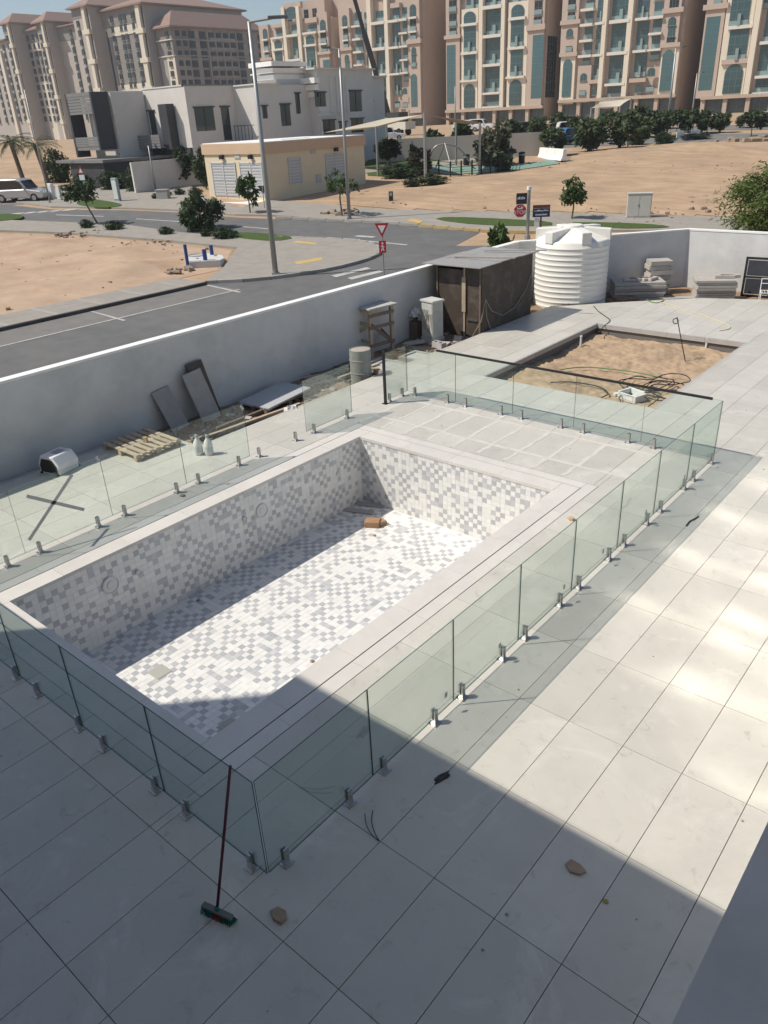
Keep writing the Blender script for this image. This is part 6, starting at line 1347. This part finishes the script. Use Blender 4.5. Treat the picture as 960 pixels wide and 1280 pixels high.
while x < 7: w_ = rnd.uniform(.7, 1.1); mb.box(x*s_, (x+w_)*s_, -.073, -.07, H2-12*s_, H2-(12-rnd.uniform(1.4, 1.9))*s_); x += w_+.5
mb.build('plate_lettering', m_wsign, t); MB().box(-8*s_, -2*s_, -.04, -.03, H2-25*s_, H2-15*s_).build('white_notice', m_wsign, t)
P = g(108, 247); s_ = (P-CAM).dot(_f)/F_PX; t = thing('warning_sign', P, 'small red warning sign before the dark villa entry', 'road sign', None, R(30)); H = gtop(P, 107, 207)
MB().tube([(0, 0, -.1), (0, 0, H)], .035, 8).build('post', m_galv, t); MB().prism(list(reversed(tri(9*s_, -9*s_, H-4.5*s_)))[::-1], .036, .05, Mx).build('red_triangle', m_red, t); MB().prism(tri(5*s_, -5*s_, H-5*s_), .05, .055, Mx).build('white_triangle', m_wsign, t); MB().box(-3.5*s_, 3.5*s_, -.05, -.036, H-16*s_, H-10*s_).build('white_plate', m_wsign, t)
P = g(331, 262); t = thing('sign_pole', P, 'sign seen from behind on a thin pole beside the lamp', 'road sign', None, R(40)); H = gtop(P, 326, 232); MB().tube([(0, 0, -.1), (0, 0, H)], .035, 8).build('post', m_galv, t); MB().prism([(-.35, H), (.35, H), (0, H-.62)], -.05, -.036, Mx).build('sign_back', mat('sign_back', (.10, .10, .10), .6), t)
# utility cabinet, pillars, bollard
m_cab = mat('utility_paint', (.52, .51, .46), .6, .05, 2)
P = g(797, 274); s_ = (P-CAM).dot(_f)/F_PX; t = thing('utility_cabinet', P, 'cream double door utility cabinet on the sand beyond the wall', 'cabinet', None, R(28)); H = gtop(P, 798, 242)
MB().box(-.75, .75, -.3, .3, -.2, .14).build('plinth', m_slab, t); MB().box(-.68, .68, -.25, .25, .14, H).build('cabinet', m_cab, t); MB().box(-.72, .72, -.29, .29, H, H+.05).build('roof', m_cab, t)
for sx in (-1, 1): MB().box(.02 if sx > 0 else -.64, .64 if sx > 0 else -.02, -.265, -.25, .2, H-.05).build('door', m_cab, t)
MB().box(-.05, -.03, -.29, -.265, H*.5, H*.62).build('handle', m_black, t); MB().box(-.45, -.25, -.268, -.2655, H*.72, H*.80).build('warning_plate', m_yel, t)
for (b, tp, lab, hw, m) in (((148, 253), 222, 'white and green utility pillar on the verge', 4, mat('pillar_green', (.30, .38, .36), .6)), ((66, 250), 229, 'white utility pillar beside the slim lamp post', 4, m_wsign), ((76, 252), 231, 'grey utility pillar by the minivan', 3, m_cab)):
    P = g(*b); s_ = (P-CAM).dot(_f)/F_PX; H = gtop(P, b[0], tp); t = thing('utility_pillar', P, lab, 'pillar', 'utility pillars by the side street', R(20)); MB().box(-hw*s_, hw*s_, -hw*.6*s_, hw*.6*s_, -.1, H).build('body', m, t, bevel=.03); MB().box(-hw*s_*.8, hw*s_*.8, -hw*.6*s_-.012, -hw*.6*s_, H*.15, H*.9).build('door', m_wsign, t)
P = g(489, 253); t = thing('marker_post', P, 'short black marker post at the edge of the sand', 'post', None, R(30)); MB().box(-.15, .15, -.07, .07, -.1, .75).box(-.18, .18, -.1, .1, -.1, .1).build('body', m_black, t); MB().box(-.09, .09, -.075, -.07, .45, .68).build('notch_plate', m_galv, t)
P = g(205, 250); t = thing('utility_cover_box', P, 'dark low box among the verge shrubs', 'box', None, R(30)); MB().box(-.5, .5, -.3, .3, -.1, .75).build('body', m_slab, t, bevel=.03); MB().box(-.53, .53, -.33, .33, .75, .82).build('lid', m_slab, t)
# concrete base with blue pipes in the sand lot
P = g(258, 337); P.z += .05; t = thing('concrete_manhole', P, 'pale concrete manhole base with blue pipe stubs in the sand', 'manhole', None, R(0))
w_ = lambda x, y: (g(x, y)-g(258, 337)); poly = [(w_(*p).x, w_(*p).y) for p in ((238, 337), (235, 326), (262, 322), (279, 326), (281, 331), (276, 334))]
MB().prism(poly, -.1, .32).build('concrete_base', mat('pale_concrete', (.55, .54, .51), .9, .1, 4), t)
c_ = w_(246, 326); MB().lathe([(.52, .321), (.52, .36), (.40, .36), (.40, .325)], 24, (c_.x, c_.y, 0)).build('manhole_ring', m_conc, t)
for (px, py, h_, r_) in ((235.5, 336, 1.15, .085), (258, 334, .85, .11), (266, 325, .8, .10), (248, 331, .34, .08), (270.5, 327, .34, .08)): c_ = w_(px, py); MB().tube([(c_.x, c_.y, -.1), (c_.x, c_.y, h_)], r_, 12).build('blue_pipe', m_bluep, t)
# ================================================================== crane, sails, playground
def atD(px, py, D): d = ray(px, py); return CAM+d*(D/(d.x*FW.x+d.y*FW.y))
A, B = atD(489, 158, 140), atD(440, -12, 140); C_ = A+(B-A)*.34
t = thing('mobile_crane', Vector((A.x, A.y, gz(A.x, A.y))), 'mobile crane with dark telescopic boom before the apartment towers', 'crane'); o_ = Vector(t.location)
m_boom = mat('boom_dark', (.05, .052, .055), .6)
MB().beam(A-o_, C_-o_, 1.05, 1.05).build('boom_base', m_boom, t); MB().beam(C_-o_-(B-A).normalized()*.5, A+(B-A)*.7-o_, .8, .8).build('boom_middle', m_boom, t); MB().beam(A+(B-A)*.69-o_, B-o_, .6, .6).build('boom_tip', m_boom, t)
MB().beam(A-o_+Vector((1.0, 0, -1)), A+(C_-A)*.5-o_, .5, .5).build('luffing_ram', m_galv, t)
mb = MB().box(-5, 4, -1.3, 1.3, .9, 2.0); o = mb.build('chassis', mat('crane_white', (.6, .58, .5), .6), t); MB().box(-5, -2.8, -1.25, 1.25, 2.0, 3.2).build('cab', mat('crane_white', (.6, .58, .5)), t); MB().box(.0, 2.6, -1.2, 1.2, 2.0, 3.4).build('superstructure', m_boom, t); MB().box(-5.02, -4.9, -1.1, 1.1, 2.4, 3.0).build('windscreen', m_dkgl, t)
for x in (-4, -2.4, 1, 2.6):
    for y in (-1.3, 1.0): mb = MB().tube([(x, y, .55), (x, y+.3, .55)], .55, 14); mb.build('wheel', m_black, t)
m_sail = leafmat('sail_cloth', (.62, .57, .46), .04); m_sailt = leafmat('tan_sail_cloth', (.42, .33, .23), .05)
def sail(name, pts, m, lab, sag=.35, n=12, root=None):
    t = root or thing(name, (pts[0].x, pts[0].y, gz(pts[0].x, pts[0].y)), lab, 'shade sail', 'shade sails'); o_ = Vector(t.location); base = 0; mb = MB(); P4 = pts if len(pts) == 4 else [pts[0], pts[1], pts[2], pts[2]]
    for lay in (0, -.03):
        base = len(mb.v)
        for j in range(n+1):
            for i in range(n+1):
                u, v = i/n, j/n; p = (P4[0]*(1-u)+P4[1]*u)*(1-v)+(P4[3]*(1-u)+P4[2]*u)*v; w_ = 16*u*(1-u)*v*(1-v); e_ = 4*(u*(1-u)*abs(2*v-1)+v*(1-v)*abs(2*u-1))
                c_ = sum(P4, Vector((0, 0, 0)))/4; p = p+(c_-p)*(.10*max(4*u*(1-u)*(2*v-1)**2, 4*v*(1-v)*(2*u-1)**2)); mb.v.append(tuple(p-o_+Vector((0, 0, -sag*w_+lay))))
        for j in range(n):
            for i in range(n): k = base+j*(n+1)+i; mb.f.append((k, k+1, k+n+2, k+n+1)); mb.m.append(0); mb.c.append(None)
    mb.build('canopy', m, t, smooth=True); return t
def pole(t, P, top, r_=.12): o_ = Vector(t.location); MB().tube([Vector((P.x, P.y, gz(P.x, P.y)-.2))-o_, top-o_], [r_, r_*.85], 10).build('mast', m_galv, t)
p1_, p2_ = g(485, 207), g(532, 224); t1 = Vector((p1_.x, p1_.y, p1_.z+gtop(p1_, 479, 148))); t2 = Vector((p2_.x, p2_.y, p2_.z+gtop(p2_, 529, 143)))
Dp = t1.x*FW.x+t1.y*FW.y; c3 = atD(404, 166, Dp-1); c4 = atD(470, 158, Dp-9)
t = sail('shade_sail', [c3, c4, t2, t1], m_sail, 'long cream shade sail stretched between masts behind the substation', .3); pole(t, t1, t1+Vector((0, 0, .1))); pole(t, t2, t2+Vector((0, 0, .1)), .15); pole(t, c3, c3+Vector((0, 0, .1))); pole(t, c4, c4)
Dq = t2.x*FW.x+t2.y*FW.y; q1, q2, q3 = t2+Vector((.15, .1, -.05)), atD(570, 150, Dq+10), atD(600, 153, Dq+2)
t = sail('shade_sail', [q1, q2, q3], m_sailt, 'tan shade sail beyond the tall park mast', .25)
for q in (q2, q3): pole(t, q, q)
s1, s2, s3, s4 = atD(739, 135, 150), atD(750, 127, 158), atD(789, 123.5, 158), atD(775, 133, 150)
t = sail('shade_sail', [s1, s4, s3, s2], m_sail, 'small cream shade sail in front of a tower above the trees', .6)
for q in (s1, s2, s3, s4): pole(t, q, q+Vector((0, 0, .1)), .15)
# playground
P = g(556, 214); t = thing('swing_set', P, 'grey arched swing set on the playground', 'swing', None, 0); o_ = P
pts = [g(534, 214), atD(540, 184, P.x*FW.x+P.y*FW.y), atD(556, 179, P.x*FW.x+P.y*FW.y), atD(575, 184, P.x*FW.x+P.y*FW.y), g(592, 210)]
MB().tube([p-o_ for p in smooth(pts, 2)], .07, 8).build('arch_beam', m_galv, t); MB().tube([g(544, 212)-o_, atD(556, 179, P.x*FW.x+P.y*FW.y)-o_], .06, 8).build('leg', m_galv, t); MB().tube([g(566, 216)-o_, atD(556, 179, P.x*FW.x+P.y*FW.y)-o_], .06, 8).build('leg', m_galv, t)
for dx in (-6, 8):
    q = atD(556+dx, 181, P.x*FW.x+P.y*FW.y); b = Vector((q.x, q.y, gz(q.x, q.y)+.5)); MB().tube([q-o_, b-o_], .015, 5).build('chain', m_galv, t); MB().box(-.25, .25, -.1, .1, 0, .05).build('swing_seat', m_black, t).location = b-o_
fp = [g(*p) for p in ((535, 216), (563, 221), (590, 219), (613, 217), (637, 214), (640, 203))]; t = thing('park_fence', fp[0], 'low dark post and rail fence round the playground', 'fence'); o_ = Vector(fp[0])
for a, b in zip(fp, fp[1:]):
    n = max(2, int((b-a).length/1.6)); L = (b-a)
    for k in range(n+(b is fp[-1])): q = a+L*k/n; MB().box(-.05, .05, -.05, .05, -.1, 1.25).build('post', m_black, t).location = q-o_
    for z_ in (.35, .75, 1.15): MB().beam(a-o_+Vector((0, 0, z_)), b-o_+Vector((0, 0, z_)), .04, .04).build('rail', m_black, t)
for i, (px, py, lab) in enumerate(((583, 207, 'dark litter bin beside the playground'), (652, 204, 'dark litter bin on the sand near the concrete barrier'), (668, 189, 'dark litter bin behind the barrier'), (858, 176, 'dark litter bin beside the white hoarding'))):
    P = g(px, py); t = thing('litter_bin', P, lab, 'bin', 'litter bins'); MB().lathe([(.26, 0), (.3, .1), (.32, .9), (.34, .92), (.3, 1.0), (.1, 1.05)], 12).build('body', m_black, t); MB().lathe([(.33, .70), (.34, .72), (.34, .8), (.33, .82)], 12, cap=False).build('band', m_galv, t)
P = g(690, 199); t = thing('concrete_barrier', P, 'white concrete barrier blocks at the edge of the sand field', 'barrier', None, R(50))
for k in range(3): MB().prism([(-.4, 0), (.4, 0), (.2, .45), (.15, 1.0), (-.15, 1.0), (-.2, .45)], -3.3+2.2*k, -1.15+2.2*k, Matrix(((1, 0, 0, 0), (0, 0, 1, 0), (0, 1, 0, 0), (0, 0, 0, 1)))).build('block', m_wcap, t)
Pa, Pb2 = g(845, 174), g(874, 172); t = thing('white_hoarding', Pa, 'long white hoarding panel beyond the sand field', 'hoarding'); d_ = (Pb2-Pa); H = gtop(Pa, 845, 165)
for k in range(4): mb = MB().beam(d_*(k/4+.004)+Vector((0, 0, H*.5+.05)), d_*((k+1)/4-.004)+Vector((0, 0, H*.5+.05)), .08, H); mb.build('panel', m_wcap, t)
for k in range(5): MB().box(-.06, .06, -.06, .06, -.2, H+.05).build('post', m_galv, t).location = d_*(k/4)+Vector((0, .1, 0))
P = g(752, 177); t = thing('red_shelter', P, 'small red picnic shelter under the row trees', 'shelter', None, R(45))
m_rsh = mat('shelter_red', (.22, .035, .03), .7)
MB().prism([(-2.2, 1.7), (2.2, 1.7), (0, 2.5)], -1.6, 1.6, Mx).build('roof', m_rsh, t)
for x in (-2, 2):
    for y in (-1.4, 1.4): MB().box(x-.08, x+.08, y-.08, y+.08, -.1, 1.72).build('post', m_rsh, t)
MB().box(-1.3, 1.3, -.4, .4, .7, .78).build('table', m_rsh, t)
# ================================================================== vehicles
m_tyre = mat('tyre', (.02, .02, .02), .8); m_rim = mat('rim', (.4, .4, .41), .35, metal=.8); m_cgl = mat('car_glass', (.015, .018, .02), .06, spec=.8); m_hl = mat('headlight', (.55, .55, .52), .15); m_tl = mat('tail_light', (.25, .01, .01), .3)
def vehicle(name, P, rz, lab, paint, style='van', L=4.7, W=1.85, Hh=1.75, grp='vehicles parked before the towers'):
    t = thing(name, P, lab, 'car' if style != 'truck' else 'truck', grp, rz)
    lo = [(-L/2, .35), (-L/2, .85), (-L/2+.08, .98), (L/2-1.5, 1.0), (L/2-.25, .82), (L/2, .62), (L/2, .32)]
    if style == 'van': up = [(-L/2+.1, .97), (-L/2+.22, Hh-.12), (-L/2+.5, Hh), (L*.02, Hh), (L*.10, Hh-.1), (L/2-1.45, 1.0)]
    elif style == 'suv': up = [(-L/2+.15, .97), (-L/2+.35, Hh-.1), (-L/2+.6, Hh), (L*.05, Hh), (L*.12, Hh-.08), (L/2-1.4, .99)]
    else: up = [(-L*.05, .97), (-L*.02, Hh-.05), (L*.03, Hh), (L*.18, Hh), (L*.30, .99)]
    wh = [(-L/2+.85, .33), (L/2-.9, .33)]
    poly = lo[:]; body = MB()
    body.prism(poly, -W/2, W/2, Mx); b = body.build('body', paint, t, bevel=.05)
    MB().prism(up, -W/2+.10, W/2-.10, Mx).build('cabin', paint, t, bevel=.05)
    cx = sum(p[0] for p in up)/len(up); cz = sum(p[1] for p in up)/len(up); gl = [(cx+(p[0]-cx)*.88, 1.04+(p[1]-1.0)*.80 if p[1] > 1.0 else 1.04) for p in up]
    MB().prism(gl, -W/2+.085, W/2-.085, Mx).build('side_glass', m_cgl, t)
    a, c = up[-2], up[-1]; sx = (c[0]-a[0]); sz = (c[1]-a[1])
    mb = MB().quad((a[0]+sx*.08+.03, -W/2+.2, a[1]+sz*.08+.02), (c[0]-sx*.05+.03, -W/2+.16, c[1]-sz*.05+.02), (c[0]-sx*.05+.03, W/2-.16, c[1]-sz*.05+.02), (a[0]+sx*.08+.03, W/2-.2, a[1]+sz*.08+.02)); mb.build('windscreen', m_cgl, t)
    if style == 'truck': MB().box(-L/2-.01, -L*.06, -W/2+.02, W/2-.02, .9, 1.25).build('cargo_bed', paint, t)
    for (x, z_) in wh:
        for sy in (-1, 1):
            y = sy*(W/2-.08); w_ = MB().tube([(x, y-.1, z_), (x, y+.1, z_)], .33, 16).build('wheel', m_tyre, t); MB().tube([(x, y-.105, z_), (x, y+.105, z_)], .20, 12).build('rim', m_rim, w_)
    for sy in (-1, 1):
        MB().box(L/2-.18, L/2+.012, sy*(W/2-.32)-.17, sy*(W/2-.32)+.17, .60, .74).build('headlight', m_hl, t); MB().box(-L/2-.012, -L/2+.05, sy*(W/2-.2)-.12, sy*(W/2-.2)+.12, .72, .92).build('tail_light', m_tl, t)
        MB().box(L/2-1.75, L/2-1.6, sy*(W/2+.06)-.08, sy*(W/2+.06)+.08, 1.0, 1.14).build('mirror', paint, t)
    return t
m_silver = mat('silver_paint', (.42, .42, .41), .3, metal=.3, coat=.5); m_cwhite = mat('white_car_paint', (.70, .70, .68), .3, coat=.5); m_cblue = mat('blue_truck_paint', (.03, .12, .28), .4); m_cdark = mat('dark_car_paint', (.05, .05, .055), .3, coat=.5)
A, B = g(2, 252.5), g(62, 251); dd = B-A; P = (A+B)/2; P.z = gz(P.x, P.y)+.02
vehicle('silver_minivan', P, math.atan2(dd.y, dd.x), 'silver minivan parked beside the palms and slim lamp post', m_silver, 'van', 4.8, 1.9, 1.8, None)
for (px, py, st, pm, lab, rz) in ((601, 163, 'suv', m_cwhite, 'white suv parked before the two arch tower shops', .3), (584, 165, 'suv', m_cwhite, 'white car half hidden behind the beige wall', .4), (660, 170, 'suv', m_cdark, 'dark car between row trees', .6), (704, 181, 'truck', m_cblue, 'blue pickup truck under the row trees', .9), (818, 161, 'truck', m_cwhite, 'white pickup parked beyond the trimmed hedge', .5), (838, 161, 'suv', m_cwhite, 'white car parked beside the white pickup', .5), (955, 158, 'suv', m_cwhite, 'white car parked at the last shop fronts', 1.2), (716, 170, 'suv', m_cwhite, 'white van roof showing between the row trees', .7), (486, 176, 'suv', m_cwhite, 'white car by the crane', .7)):
    P = g(px, py); P.z = gz(P.x, P.y)+.03; vehicle('parked_car' if st != 'truck' else 'pickup_truck', P, rz, lab, pm, st, 4.7, 1.9, 1.75)
# ================================================================== crumbs of mortar and grit on the deck
random.seed(31); mb = MB()
for k in range(170):
    x, y = random.uniform(-13.5, -.3), random.uniform(.5, 22)
    if PX0-.1 < x < PX1+.1 and PY0-.1 < y < PY1+.1 or SX0-.1 < x < SX1+.1 and SY0-.1 < y < SY1+.1 or (x < -12.3 and y > 8.3): continue
    s_ = random.choice((.005, .006, .008, .012)); M = Matrix.Translation((x, y, .001)) @ Matrix.Rotation(random.uniform(0, 3), 4, 'Z')
    mb.prism([(-s_, -s_*.6), (s_*.8, -s_), (s_, s_*.5), (-s_*.4, s_)], 0, s_*.6, M)
o = mb.build('mortar_crumbs', m_chip); stuff(o)
# ================================================================== haze in the air
hz = MB().box(-1500, 800, -290, 1500, -2.5, 95).build('haze', None)
hm = bpy.data.materials.new('haze'); hm.use_nodes = True; n = hm.node_tree.nodes; n.clear(); out = n.new('ShaderNodeOutputMaterial'); pv = n.new('ShaderNodeVolumePrincipled')
pv.inputs['Color'].default_value = (.86, .90, .95, 1); pv.inputs['Density'].default_value = .00032; pv.inputs['Anisotropy'].default_value = .2; hm.node_tree.links.new(pv.outputs[0], out.inputs['Volume'])
hz.data.materials.clear(); hz.data.materials.append(hm); stuff(hz)
